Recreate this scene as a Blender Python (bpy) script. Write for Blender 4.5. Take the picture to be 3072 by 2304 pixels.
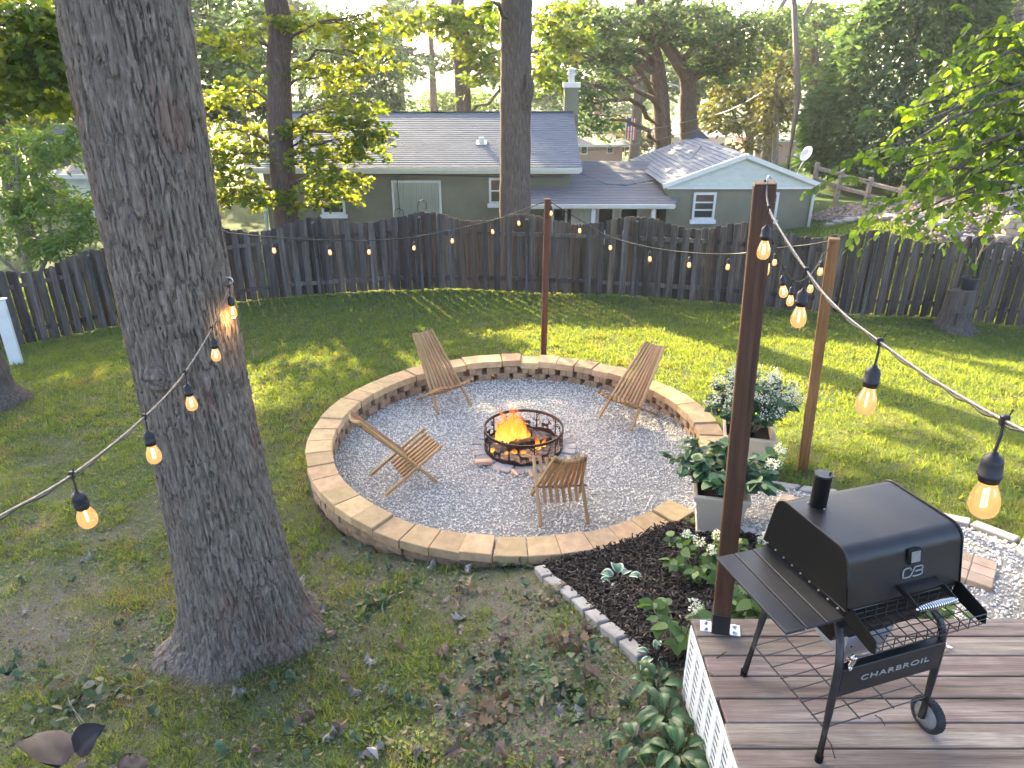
import bpy, math, random
import numpy as np
from mathutils import Vector, Matrix, Euler

for _o in list(bpy.data.objects):
    bpy.data.objects.remove(_o, do_unlink=True)
scene = bpy.context.scene
COL = scene.collection
R = math.radians
random.seed(7)
RNG = np.random.default_rng(7)

# ------------------------------------------------------------------ camera
CZ, PITCH, FPX = 4.2, R(23.7), 2130.0
cam_d = bpy.data.cameras.new('camera')
cam = bpy.data.objects.new('camera', cam_d)
COL.objects.link(cam)
cam.location = (0, 0, CZ)
cam.rotation_euler = (R(90) - PITCH, 0, 0)
cam_d.sensor_width = 36.0
cam_d.lens = FPX / 3072.0 * 36.0
cam_d.clip_start = 0.05
cam_d.clip_end = 4000
scene.camera = cam

# ------------------------------------------------------------------ sky, sun, exposure
SUN_AZ, SUN_EL = R(-24), R(21.5)        # azimuth from +Y, negative = to the left
SUN_DIR = Vector((math.sin(SUN_AZ) * math.cos(SUN_EL), math.cos(SUN_AZ) * math.cos(SUN_EL), math.sin(SUN_EL)))
world = bpy.data.worlds.new('World')
scene.world = world
world.use_nodes = True
wn = world.node_tree.nodes
wl = world.node_tree.links
wn.clear()
sky = wn.new('ShaderNodeTexSky')
sky.sky_type = 'NISHITA'
sky.sun_disc = False
sky.sun_elevation = SUN_EL
sky.sun_rotation = SUN_AZ
sky.air_density = 0.55
sky.dust_density = 3.0
sky.ozone_density = 0.0
bg = wn.new('ShaderNodeBackground')
bg.inputs['Strength'].default_value = 0.15
wo = wn.new('ShaderNodeOutputWorld')
wl.new(sky.outputs['Color'], bg.inputs['Color'])
wl.new(bg.outputs['Background'], wo.inputs['Surface'])

sun_d = bpy.data.lights.new('sun', 'SUN')
sun_d.energy = 5.0
sun_d.angle = R(0.6)
sun_d.color = (1.0, 0.80, 0.46)
sun = bpy.data.objects.new('sun', sun_d)
COL.objects.link(sun)
sun.rotation_euler = SUN_DIR.to_track_quat('Z', 'Y').to_euler()

vs = scene.view_settings
vs.view_transform = 'Standard'
vs.look = 'None'
vs.exposure = 2.95
vs.gamma = 1.0
scene.cycles.max_bounces = 7
scene.cycles.diffuse_bounces = 3
scene.cycles.glossy_bounces = 2
scene.cycles.transmission_bounces = 4
scene.cycles.transparent_max_bounces = 8
scene.cycles.use_denoising = True

# ------------------------------------------------------------------ picture -> place helpers (survey only)
_c, _s = math.cos(PITCH), math.sin(PITCH)
def ray(px, py):
    u = (px - 1536) / FPX
    v = (py - 1152) / FPX
    return np.array([u, _c - v * _s, -(_s + v * _c)])
def atZ(px, py, Z):
    d = ray(px, py)
    return np.array([0, 0, CZ]) + d * ((Z - CZ) / d[2])
def atY(px, py, Y):
    d = ray(px, py)
    return np.array([0, 0, CZ]) + d * (Y / d[1])
def atz(px, py, z):
    return np.array([0, 0, CZ]) + ray(px, py) * z

# ------------------------------------------------------------------ objects
def link(o, parent=None):
    COL.objects.link(o)
    if parent is not None:
        o.parent = parent
    return o
def thing(name, label, cat, loc=(0, 0, 0), rz=0.0, group=None):
    o = bpy.data.objects.new(name, None)
    o.empty_display_size = 0.1
    o.location = loc
    o.rotation_euler = (0, 0, rz)
    return tag(link(o), label, cat, group)
def tag(o, label, cat, group=None, kind=None):
    if label: o['label'] = label
    if cat: o['category'] = cat
    if group: o['group'] = group
    if kind: o['kind'] = kind
    return o
def structure(o):
    o['kind'] = 'structure'
    return o
def raw_mesh(name, v, f):
    me = bpy.data.meshes.new(name)
    me.from_pydata([tuple(map(float, p)) for p in v], [], f)
    me.update()
    return me
def np_mesh(name, V, F, tint=None):
    """V (n,3); F (m,k) constant-size polygons; tint per face"""
    V = np.asarray(V, np.float32); F = np.asarray(F, np.int32)
    m, k = F.shape
    me = bpy.data.meshes.new(name)
    me.vertices.add(len(V)); me.vertices.foreach_set('co', V.ravel())
    me.loops.add(m * k); me.loops.foreach_set('vertex_index', F.ravel())
    me.polygons.add(m)
    me.polygons.foreach_set('loop_start', np.arange(m, dtype=np.int32) * k)
    me.update(calc_edges=True)
    if tint is not None:
        a = me.attributes.new('tint', 'FLOAT', 'FACE')
        a.data.foreach_set('value', np.asarray(tint, np.float32))
    me.validate()
    return me
def add(name, me, mat=None, parent=None, loc=None, rot=None, smooth=False, scale=None):
    o = bpy.data.objects.new(name, me)
    if mat is not None and len(me.materials) == 0:
        me.materials.append(mat)
    if smooth:
        me.polygons.foreach_set('use_smooth', [True] * len(me.polygons))
    if loc is not None: o.location = [float(q) for q in loc]
    if rot is not None: o.rotation_euler = rot
    if scale is not None: o.scale = scale
    return link(o, parent)

def frame_of(d):
    d = Vector(d).normalized()
    up = Vector((0, 0, 1)) if abs(d.z) < 0.95 else Vector((1, 0, 0))
    a = d.cross(up).normalized()
    b = a.cross(d).normalized()
    return a, b
class MB:
    """collects geometry of ONE mesh"""
    def __init__(self): self.v, self.f = [], []
    def raw(self, v, f):
        n = len(self.v)
        self.v += [tuple(map(float, p)) for p in v]
        self.f += [tuple(i + n for i in q) for q in f]
        return self
    def box(self, c, s, rot=None, bev=0.0):
        v, f = chamfer(s, bev) if bev else (None, None)
        if v is None:
            x, y, z = s[0] / 2, s[1] / 2, s[2] / 2
            v = [(-x,-y,-z),(x,-y,-z),(x,y,-z),(-x,y,-z),(-x,-y,z),(x,-y,z),(x,y,z),(-x,y,z)]
            f = [(3,2,1,0),(4,5,6,7),(0,1,5,4),(1,2,6,5),(2,3,7,6),(3,0,4,7)]
        if rot is not None:
            m = rot if isinstance(rot, Matrix) else Euler(rot).to_matrix()
            v = [m @ Vector(p) for p in v]
        return self.raw([(p[0] + c[0], p[1] + c[1], p[2] + c[2]) for p in v], f)
    def beam(self, a, b, w, h, up=None, bev=0.0):
        """box from a to b, w across, h in the up direction"""
        a, b = Vector(a), Vector(b)
        d = (b - a)
        L = d.length
        d.normalize()
        u = Vector(up) if up is not None else Vector((0, 0, 1))
        if abs(d.dot(u.normalized())) > 0.99: u = Vector((0, 1, 0))
        s = d.cross(u).normalized(); u = s.cross(d).normalized()
        m = Matrix((s, d, u)).transposed()
        return self.box((a + b) / 2, (w, L, h), m, bev)
    def tube(self, pts, rad, n=8, cap=True):
        pts = [Vector(p) for p in pts]
        if not hasattr(rad, '__len__'): rad = [rad] * len(pts)
        base = len(self.v)
        pa = None
        for i, p in enumerate(pts):
            d = (pts[min(i + 1, len(pts) - 1)] - pts[max(i - 1, 0)])
            if d.length < 1e-9: d = Vector((0, 0, 1))
            d.normalize()
            if pa is None: a, b = frame_of(d)
            else:
                a = (pa - d * pa.dot(d))
                a = a.normalized() if a.length > 1e-6 else frame_of(d)[0]
                b = d.cross(a)
            pa = a
            for k in range(n):
                t = 2 * math.pi * k / n
                q = p + (a * math.cos(t) + b * math.sin(t)) * rad[i]
                self.v.append(tuple(q))
        for i in range(len(pts) - 1):
            for k in range(n):
                k2 = (k + 1) % n
                self.f.append((base + i*n + k, base + i*n + k2, base + (i+1)*n + k2, base + (i+1)*n + k))
        if cap:
            self.f.append(tuple(base + k for k in range(n))[::-1])
            self.f.append(tuple(base + (len(pts)-1)*n + k for k in range(n)))
        return self
    def lathe(self, prof, n=20, c=(0, 0, 0)):
        base = len(self.v)
        for r, z in prof:
            for k in range(n):
                t = 2 * math.pi * k / n
                self.v.append((c[0] + r*math.cos(t), c[1] + r*math.sin(t), c[2] + z))
        for i in range(len(prof) - 1):
            for k in range(n):
                k2 = (k + 1) % n
                self.f.append((base+i*n+k, base+i*n+k2, base+(i+1)*n+k2, base+(i+1)*n+k))
        return self
    def prism(self, poly, d0, d1, fn):
        """2-D polygon between depths d0 and d1, fn(u,v,d) -> point"""
        n = len(poly)
        v = [fn(u, w, d0) for u, w in poly] + [fn(u, w, d1) for u, w in poly]
        f = [tuple(range(n))[::-1], tuple(range(n, 2*n))] + [(i, (i+1) % n, n + (i+1) % n, n + i) for i in range(n)]
        return self.raw(v, f)
    def mesh(self, name): return raw_mesh(name, self.v, self.f)
    def build(self, name, mat, parent=None, loc=None, rot=None, smooth=False):
        return add(name, self.mesh(name), mat, parent, loc, rot, smooth)
def chamfer(s, b):
    x, y, z = s[0]/2, s[1]/2, s[2]/2
    b = min(b, x*0.9, y*0.9, z*0.9)
    v, idx = [], {}
    for sx in (-1, 1):
        for sy in (-1, 1):
            for sz in (-1, 1):
                for ax in range(3):
                    p = [sx*(x-b), sy*(y-b), sz*(z-b)]
                    p[ax] = (sx*x, sy*y, sz*z)[ax]
                    idx[(sx, sy, sz, ax)] = len(v); v.append(tuple(p))
    f = []
    S = [(-1,-1),(1,-1),(1,1),(-1,1)]
    for sg in (-1, 1):
        f.append(tuple(idx[(sg, a, c, 0)] for a, c in S))
        f.append(tuple(idx[(a, sg, c, 1)] for a, c in S))
        f.append(tuple(idx[(a, c, sg, 2)] for a, c in S))
        for sh in (-1, 1):
            f.append((idx[(-1,sg,sh,1)], idx[(1,sg,sh,1)], idx[(1,sg,sh,2)], idx[(-1,sg,sh,2)]))
            f.append((idx[(sg,-1,sh,0)], idx[(sg,1,sh,0)], idx[(sg,1,sh,2)], idx[(sg,-1,sh,2)]))
            f.append((idx[(sg,sh,-1,0)], idx[(sg,sh,1,0)], idx[(sg,sh,1,1)], idx[(sg,sh,-1,1)]))
            for sk in (-1, 1):
                f.append(tuple(idx[(sg,sh,sk,a)] for a in range(3)))
    return v, f
def copy_tree(o, parent=None):
    c = o.copy(); COL.objects.link(c); c.parent = parent
    for ch in list(o.children): copy_tree(ch, c)
    return c

# ------------------------------------------------------------------ noise
def _hash(ix, iy, iz):
    h = (ix.astype(np.int64)*374761393 + iy.astype(np.int64)*668265263 + iz.astype(np.int64)*2147483647) & 0xffffffff
    h = ((h ^ (h >> 13)) * 1274126177) & 0xffffffff
    h = h ^ (h >> 16)
    return (h & 0xffffff) / float(0xffffff)
def vnoise(P):
    P = np.asarray(P, float)
    i = np.floor(P).astype(np.int64); f = P - i; f = f*f*(3-2*f)
    r = 0
    for dx in (0, 1):
        for dy in (0, 1):
            for dz in (0, 1):
                w = (f[:,0] if dx else 1-f[:,0])*(f[:,1] if dy else 1-f[:,1])*(f[:,2] if dz else 1-f[:,2])
                r = r + w*_hash(i[:,0]+dx, i[:,1]+dy, i[:,2]+dz)
    return r
def fbm(P, o=3):
    P = np.asarray(P, float); r = 0; a = 0.5
    for k in range(o):
        r = r + a*vnoise(P*(2**k) + 17.3*k); a *= 0.5
    return r / (1 - 0.5**o)
def worley(U, per=None):
    """F1,F2 distances of 2-D points; per = integer period along u"""
    i = np.floor(U).astype(np.int64)
    d1 = np.full(len(U), 9.0); d2 = d1.copy()
    for dx in (-1, 0, 1):
        for dy in (-1, 0, 1):
            cx, cy = i[:,0]+dx, i[:,1]+dy
            hx = cx % per if per else cx
            px = cx + _hash(hx, cy, np.zeros_like(cx)); py = cy + _hash(hx, cy, np.ones_like(cx))
            d = np.hypot(U[:,0]-px, U[:,1]-py)
            m = d < d1
            d2 = np.where(m, d1, np.minimum(d2, d)); d1 = np.where(m, d, d1)
    return d1, d2

# ------------------------------------------------------------------ materials
class NT:
    def __init__(self, name):
        self.m = bpy.data.materials.new(name); self.m.use_nodes = True
        self.t = self.m.node_tree; self.t.nodes.clear()
        self.out = self.n('ShaderNodeOutputMaterial')
    def n(self, typ, **kw):
        o = self.t.nodes.new(typ)
        for k, v in kw.items():
            if k in o.inputs: o.inputs[k].default_value = v
            else: setattr(o, k, v)
        return o
    def l(self, a, b): self.t.links.new(a, b)
    def ramp(self, fac, stops):
        r = self.n('ShaderNodeValToRGB'); e = r.color_ramp.elements
        while len(e) < len(stops): e.new(0.5)
        for q, (p, c) in zip(e, stops):
            q.position = p; q.color = (*c, 1) if len(c) == 3 else c
        if fac is not None: self.l(fac, r.inputs['Fac'])
        return r.outputs['Color']
    def coord(self, kind='Object', scale=(1, 1, 1), rnd=False):
        tc = self.n('ShaderNodeTexCoord'); mp = self.n('ShaderNodeMapping')
        mp.inputs['Scale'].default_value = scale
        self.l(tc.outputs[kind], mp.inputs['Vector'])
        if rnd:
            oi = self.n('ShaderNodeObjectInfo'); mu = self.n('ShaderNodeMath', operation='MULTIPLY'); mu.inputs[1].default_value = 57.0
            self.l(oi.outputs['Random'], mu.inputs[0])
            cb = self.n('ShaderNodeCombineXYZ')
            for k in 'XYZ': self.l(mu.outputs[0], cb.inputs[k])
            self.l(cb.outputs[0], mp.inputs['Location'])
        return mp.outputs['Vector']
    def noise(self, vec, scale, detail=4, rough=0.55, dist=0.0):
        o = self.n('ShaderNodeTexNoise', Scale=scale, Detail=detail, Roughness=rough, Distortion=dist)
        self.l(vec, o.inputs['Vector']); return o.outputs['Fac']
    def mix(self, f, a, b, mode='MIX'):
        o = self.n('ShaderNodeMixRGB', blend_type=mode)
        for s, x in (('Fac', f), ('Color1', a), ('Color2', b)):
            if isinstance(x, (int, float)): o.inputs[s].default_value = x
            elif isinstance(x, tuple): o.inputs[s].default_value = (*x, 1)
            else: self.l(x, o.inputs[s])
        return o.outputs['Color']
    def math(self, op, a, b=None):
        o = self.n('ShaderNodeMath', operation=op)
        for k, x in enumerate((a, b)):
            if x is None: continue
            if isinstance(x, (int, float)): o.inputs[k].default_value = x
            else: self.l(x, o.inputs[k])
        return o.outputs[0]
    def val_rand(self, col, amt, hue=0.0):
        """per-object value and hue shift"""
        oi = self.n('ShaderNodeObjectInfo')
        h = self.n('ShaderNodeHueSaturation')
        mr = self.n('ShaderNodeMapRange'); mr.inputs['To Min'].default_value = 1-amt; mr.inputs['To Max'].default_value = 1+amt
        self.l(oi.outputs['Random'], mr.inputs['Value']); self.l(mr.outputs[0], h.inputs['Value'])
        if hue:
            m2 = self.n('ShaderNodeMapRange'); m2.inputs['To Min'].default_value = 0.5-hue; m2.inputs['To Max'].default_value = 0.5+hue
            fr = self.math('FRACT', self.math('MULTIPLY', oi.outputs['Random'], 7.31)); self.l(fr, m2.inputs['Value']); self.l(m2.outputs[0], h.inputs['Hue'])
        self.l(col, h.inputs['Color']); return h.outputs['Color']
    def bsdf(self, col, rough=0.7, spec=0.3, metal=0.0, bump=None, bdist=0.01, bstr=0.6, **kw):
        p = self.n('ShaderNodeBsdfPrincipled')
        for s, x in (('Base Color', col), ('Roughness', rough), ('Metallic', metal)):
            if isinstance(x, (int, float)): p.inputs[s].default_value = x
            elif isinstance(x, tuple): p.inputs[s].default_value = (*x, 1)
            else: self.l(x, p.inputs[s])
        p.inputs['Specular IOR Level'].default_value = spec
        if bump is not None:
            b = self.n('ShaderNodeBump', Strength=bstr, Distance=bdist)
            self.l(bump, b.inputs['Height']); self.l(b.outputs[0], p.inputs['Normal'])
        return p.outputs[0]
    def done(self, sh):
        self.l(sh, self.out.inputs['Surface']); return self.m
def simple(name, c1, c2=None, scale=8, rough=0.7, spec=0.3, metal=0.0, bump=0.0, stretch=(1,1,1), rand=0.0, detail=4, rr=0.0, coord='Object', bs=None):
    t = NT(name); v = t.coord(coord, stretch, rnd=rand > 0)
    n = t.noise(v, scale, detail)
    c = t.ramp(n, [(0.3, c1), (0.7, c2 or c1)])
    if rand: c = t.val_rand(c, rand, rand*0.06)
    ro = rough
    if rr:
        mr = t.n('ShaderNodeMapRange'); mr.inputs['To Min'].default_value = rough-rr; mr.inputs['To Max'].default_value = rough+rr
        t.l(n, mr.inputs['Value']); ro = mr.outputs[0]
    b = t.noise(v, bs or scale*4, 5) if bump else None
    return t.done(t.bsdf(c, ro, spec, metal, b, bump, 0.7))
def wood(name, c1, c2, c3, axis=1, scale=6.0, rough=0.75, rand=0.15, bump=0.003, crack=0.0, knots=True, spec=0.2, blotch=None):
    """grain runs along the axis of the object"""
    t = NT(name); st = [1.0, 1.0, 1.0]; st[axis] = 0.05
    v = t.coord('Object', tuple(st), rnd=True)
    n1 = t.noise(v, scale*3, 6, 0.65, 0.6); n2 = t.noise(v, scale*14, 4, 0.7)
    c = t.ramp(n1, [(0.25, c1), (0.5, c2), (0.78, c3)])
    dark = t.ramp(n2, [(0.35, (0.55, 0.55, 0.55)), (0.62, (1.08, 1.08, 1.08))])
    c = t.mix(0.75, c, dark, 'MULTIPLY')
    if crack:
        st2 = [1.0, 1.0, 1.0]; st2[axis] = 0.02
        v2 = t.coord('Object', tuple(st2), rnd=True)
        n3 = t.noise(v2, scale*9, 3, 0.5)
        k = t.ramp(n3, [(0.30, (1-crack,)*3), (0.36, (1, 1, 1))])
        c = t.mix(1.0, c, k, 'MULTIPLY')
    if blotch:
        v3 = t.coord('Object', (1, 1, 1), rnd=True)
        n4 = t.noise(v3, 3.1, 3, 0.6)
        c = t.mix(t.ramp(n4, [(0.50, (0, 0, 0)), (0.68, (0.8, 0.8, 0.8))]), c, blotch)
    if rand: c = t.val_rand(c, rand, 0.012)
    return t.done(t.bsdf(c, rough, spec, 0.0, n2, bump, 0.8))
def leafmat(name, cols, trans=0.45, rough=0.55, tcol=None, spec=0.25):
    """cols: dark .. light leaf colours, mixed by the leaf's own tint"""
    t = NT(name)
    a = t.n('ShaderNodeAttribute', attribute_name='tint')
    k = len(cols)
    c = t.ramp(a.outputs['Fac'], [(i/(k-1), q) for i, q in enumerate(cols)])
    p = t.bsdf(c, rough, spec)
    tr = t.n('ShaderNodeBsdfTranslucent')
    tc = t.mix(1.0, c, tcol or (1.25, 1.2, 0.55), 'MULTIPLY')
    t.l(tc, tr.inputs['Color'])
    m = t.n('ShaderNodeMixShader', Fac=trans)
    t.l(p, m.inputs[1]); t.l(tr.outputs[0], m.inputs[2])
    return t.done(m.outputs[0])
def emit(name, col, s):
    t = NT(name); e = t.n('ShaderNodeEmission', Strength=s); e.inputs['Color'].default_value = (*col, 1)
    return t.done(e.outputs[0])

M = {}
# bark
def barkmat(name, c1, c2, c3, vscale=1.0, lichen=None):
    t = NT(name)
    v = t.coord('Object', (1, 1, 0.16))
    n = t.noise(v, 22*vscale, 6, 0.7, 0.4)
    vo = t.n('ShaderNodeTexVoronoi', feature='DISTANCE_TO_EDGE', Scale=14*vscale)
    wv = t.n('ShaderNodeVectorMath', operation='ADD'); sc = t.n('ShaderNodeVectorMath', operation='SCALE'); sc.inputs['Scale'].default_value = 0.12
    nv = t.n('ShaderNodeTexNoise', Scale=9.0, Detail=3.0); t.l(v, nv.inputs['Vector'])
    t.l(nv.outputs['Color'], sc.inputs[0]); t.l(v, wv.inputs[0]); t.l(sc.outputs[0], wv.inputs[1]); t.l(wv.outputs[0], vo.inputs['Vector'])
    c = t.ramp(n, [(0.28, c1), (0.5, c2), (0.72, c3)])
    if lichen:
        v2 = t.coord('Object', (1, 1, 0.5)); n2 = t.noise(v2, 3.0, 4, 0.65)
        c = t.mix(t.ramp(n2, [(0.56, (0, 0, 0)), (0.68, (0.55, 0.55, 0.55))]), c, lichen)
    h = t.math('ADD', t.math('MULTIPLY', t.math('MINIMUM', vo.outputs['Distance'], 0.22), 3.0), t.math('MULTIPLY', n, 0.6))
    return t.done(t.bsdf(c, 0.92, 0.12, 0.0, h, 0.028/vscale, 0.9))
M['bark_big'] = barkmat('bark_big', (0.09, 0.070, 0.053), (0.18, 0.146, 0.114), (0.28, 0.237, 0.195), 2.0, (0.19, 0.105, 0.078))
M['bark'] = barkmat('bark', (0.055, 0.044, 0.037), (0.11, 0.09, 0.076), (0.17, 0.145, 0.125), 1.3)
M['bark_red'] = barkmat('bark_red', (0.055, 0.037, 0.03), (0.115, 0.083, 0.068), (0.18, 0.138, 0.118), 1.5)
M['bark_pale'] = barkmat('bark_pale', (0.13, 0.11, 0.09), (0.24, 0.21, 0.18), (0.36, 0.32, 0.28), 1.0)
# leaves
M['leaf_oak'] = leafmat('leaf_oak', [(0.045,0.085,0.025), (0.08,0.14,0.03), (0.15,0.19,0.035), (0.24,0.24,0.04)], 0.55, tcol=(1.7,1.55,0.40))
M['leaf_deep'] = leafmat('leaf_deep', [(0.022,0.050,0.022), (0.045,0.085,0.035), (0.07,0.12,0.04)], 0.4)
M['leaf_blue'] = leafmat('leaf_blue', [(0.045,0.085,0.055), (0.075,0.125,0.07), (0.12,0.18,0.075)], 0.5, tcol=(1.4,1.4,0.7))
M['leaf_light'] = leafmat('leaf_light', [(0.07,0.13,0.035), (0.11,0.185,0.045), (0.17,0.24,0.06)], 0.42, tcol=(1.4,1.4,.5))
M['leaf_mulberry'] = leafmat('leaf_mulberry', [(0.05,0.10,0.025), (0.095,0.165,0.03), (0.18,0.25,0.04)], 0.55, 0.5, (1.8,1.7,0.35), 0.25)
M['leaf_grey'] = leafmat('leaf_grey', [(0.06,0.105,0.05), (0.095,0.15,0.07), (0.14,0.20,0.085)], 0.38, tcol=(1.1,1.15,0.8))
M['leaf_olive'] = leafmat('leaf_olive', [(0.07,0.085,0.03), (0.12,0.125,0.04), (0.17,0.16,0.06)], 0.45)
M['needle'] = leafmat('needle', [(0.04,0.085,0.045), (0.07,0.13,0.065), (0.115,0.19,0.085)], 0.4, 0.6)
M['grass'] = leafmat('grass', [(0.22,0.205,0.125), (0.172,0.192,0.10), (0.128,0.182,0.085), (0.098,0.166,0.072), (0.145,0.205,0.085)], 0.5, 0.75, (2.0,1.66,0.34), 0.1)
M['clover'] = leafmat('clover', [(0.05,0.10,0.04), (0.085,0.15,0.055), (0.15,0.20,0.07)], 0.25, 0.6)
M['litter'] = leafmat('litter', [(0.10,0.06,0.035), (0.20,0.14,0.085), (0.30,0.24,0.17), (0.10,0.13,0.07), (0.06,0.10,0.05)], 0.15, 0.8)
M['hydrangea_leaf'] = leafmat('hydrangea_leaf', [(0.035,0.085,0.045), (0.06,0.125,0.065), (0.10,0.17,0.07)], 0.25, 0.5)
M['hydrangea_leaf2'] = leafmat('hydrangea_leaf2', [(0.05,0.10,0.03), (0.08,0.15,0.04), (0.13,0.20,0.05)], 0.3, 0.5)
M['petal'] = leafmat('petal', [(0.62,0.66,0.42), (0.75,0.74,0.62), (0.80,0.78,0.70)], 0.3, 0.7, (1, 1, 0.9))
M['petal_old'] = leafmat('petal_old', [(0.42,0.47,0.33), (0.58,0.60,0.50), (0.66,0.62,0.56)], 0.3, 0.7, (1, 1, 0.9))
M['petal_lime'] = leafmat('petal_lime', [(0.40,0.52,0.15), (0.55,0.64,0.25), (0.68,0.72,0.42)], 0.3, 0.7, (1, 1, 0.7))
M['lily_leaf'] = leafmat('lily_leaf', [(0.04,0.09,0.03), (0.065,0.135,0.04), (0.10,0.18,0.05)], 0.25, 0.4, spec=0.5)

# ------------------------------------------------------------------ terrain
RC = (0.06, 7.55)                     # centre of the fire-pit circle
R_OUT, R_IN = 2.43, 2.15
DECK_Z = 1.42
CTRL = np.array([
 (0.06,5.0,.19),(-1.2,5.4,.10),(-2.45,7.2,-.10),(-2.1,9.2,-.14),(0,10.2,-.08),(1.7,9.5,.02),(2.6,8.1,.15),(2.5,6.4,.34),(1.3,5.2,.30),
 (1,3.08,.93),(1,2,1.0),(.5,1.0,1.05),(0,3,.66),(3,3.2,.95),(4,4.4,.80),(2.9,5.6,.58),(3.1,6.4,.50),(0.3,4.6,.36),
 (-2.12,4.3,.15),(-2.6,2.4,.32),(-6,3,.0),(-6,-2,.5),(3,-2,1.2),
 (-10.87,15.6,-1.49),(-9.17,15.55,-1.18),(-6.69,16.18,-.83),(-4.6,16.43,-.67),(-2.09,16.23,-.5),(.82,16.17,-.54),(3.02,15.55,-.49),
 (5.8,14.91,-.57),(7.45,14.33,-.62),(10.18,14.89,-.83),(11.53,15.32,-.98),(-14,15.2,-2.0),(-8.2,10.4,-.70),(-5,7,-.32),(-5,12,-.62),(-14,8,-1.2),
 (6,8,.25),(6,11,-.12),(9,9,.05),(5,4.5,.75),(10,5,.6),(16,8,.3),(16,-2,1),
 (-8,22,-1.3),(0,22,-1.1),(5,21,-.6),(9.5,21.5,-.05),(9.5,18.5,.25),(12,19.5,.85),(14,22,.7),(18,20,1.4),(18,26,.3),(10.5,26,-.1),(14,27,-.1),(-15,20,-2.0),(-22,26,-2.2),(0,27,-1.3),
], float)
def _tps(d2): return np.where(d2 > 1e-9, d2*np.log(np.maximum(d2, 1e-9)), 0.0)
_n = len(CTRL)
_A = np.zeros((_n+3, _n+3))
_A[:_n, :_n] = _tps(((CTRL[:, None, :2]-CTRL[None, :, :2])**2).sum(2)) + np.eye(_n)*0.6
_A[:_n, _n] = 1; _A[:_n, _n+1:] = CTRL[:, :2]; _A[_n, :_n] = 1; _A[_n+1:, :_n] = CTRL[:, :2].T
_W = np.linalg.solve(_A, np.concatenate([CTRL[:, 2], np.zeros(3)]))
def smooth01(t):
    t = np.clip(t, 0, 1); return t*t*(3-2*t)
def gbase(x, y):
    x = np.atleast_1d(np.asarray(x, float)); y = np.atleast_1d(np.asarray(y, float))
    xc, yc = np.clip(x, -22, 18), np.clip(y, -3, 27)
    Q = np.stack([xc, yc], 1)
    z = np.empty(len(Q))
    for a in range(0, len(Q), 20000):
        q = Q[a:a+20000]
        z[a:a+20000] = _tps(((q[:, None]-CTRL[None, :, :2])**2).sum(2)) @ _W[:_n] + _W[_n] + q @ _W[_n+1:]
    # beyond the neighbour's house the land falls to a valley and rises again to far hills
    far = smooth01((y-30)/60)
    hill = smooth01((y-260)/900)*9 + smooth01((np.abs(x)-120)/500)*6
    zf = -5.5 - 6*smooth01((y-80)/120) + hill*1.9
    z = z*(1-far) + zf*far
    side = smooth01((np.abs(x)-22)/40)*(1-far)
    return z - side*np.where(x < 0, 1.0, -1.2)
def ground(x, y, dip=True):
    x = np.atleast_1d(np.asarray(x, float)); y = np.atleast_1d(np.asarray(y, float))
    z = gbase(x, y)
    near = (np.abs(x) < 14) & (y > -2) & (y < 18)
    und = (fbm(np.stack([x*1.3, y*1.3, x*0], 1), 3)-0.5)*0.07
    z = z + np.where(near, und, 0)
    if dip:
        r = np.hypot(x-RC[0], y-RC[1])
        z = np.where(r < 2.36, np.minimum(z, -0.10), z)
    return z
def gz(x, y): return float(ground([x], [y])[0])

def grid_axis(spans):
    a = []
    for lo, hi, st in spans: a += list(np.arange(lo, hi-1e-6, st))
    return np.array(a + [spans[-1][1]])
gx = grid_axis([(-900,-200,100),(-200,-40,20),(-40,-13,1.5),(-13,13,0.16),(13,40,1.5),(40,200,20),(200,900,100)])
gy = grid_axis([(-30,0,3),(0,18,0.16),(18,34,0.8),(34,120,5),(120,300,20),(300,1500,100)])
X, Y = np.meshgrid(gx, gy)
Zg = ground(X.ravel(), Y.ravel())
nx, ny = len(gx), len(gy)
ii = np.arange(nx*ny).reshape(ny, nx)
F = np.stack([ii[:-1,:-1], ii[:-1,1:], ii[1:,1:], ii[1:,:-1]], 2).reshape(-1, 4)
t = NT('lawn_soil')
v = t.coord('Object')
n1 = t.noise(v, 0.9, 5, 0.6); n2 = t.noise(v, 7.0, 6, 0.7); n3 = t.noise(v, 55.0, 4, 0.7)
soil = t.ramp(n3, [(0.3, (0.075,0.066,0.058)), (0.55, (0.15,0.135,0.12)), (0.75, (0.24,0.22,0.20))])
thatch = t.ramp(n3, [(0.3, (0.06,0.065,0.032)), (0.6, (0.12,0.12,0.06)), (0.8, (0.20,0.19,0.11))])
green = t.ramp(n3, [(0.3, (0.045,0.065,0.028)), (0.6, (0.085,0.115,0.05)), (0.8, (0.14,0.17,0.075))])
c = t.mix(t.ramp(n1, [(0.42, (0,0,0)), (0.6, (1,1,1))]), thatch, green)
# worn shady ground near the terrace
sx = t.n('ShaderNodeSeparateXYZ'); t.l(v, sx.inputs[0])
nearm = t.n('ShaderNodeMapRange'); nearm.inputs['From Min'].default_value = 9.5; nearm.inputs['From Max'].default_value = 4.0
t.l(sx.outputs['Y'], nearm.inputs['Value'])
xm = t.n('ShaderNodeMapRange'); xm.inputs['From Min'].default_value = 2.5; xm.inputs['From Max'].default_value = 1.2
t.l(sx.outputs['X'], xm.inputs['Value'])
bare = t.math('MULTIPLY', nearm.outputs[0], xm.outputs[0])
bm = t.math('MULTIPLY', bare, t.ramp(t.math('ADD', t.math('MULTIPLY', n1, 0.6), t.math('MULTIPLY', n2, 0.4)), [(0.44, (1,1,1)), (0.56, (0.12,0.12,0.12))]))
c = t.mix(bm, c, soil)
fm_ = t.n('ShaderNodeMapRange'); fm_.inputs['From Min'].default_value = 16.5; fm_.inputs['From Max'].default_value = 18.5
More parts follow.
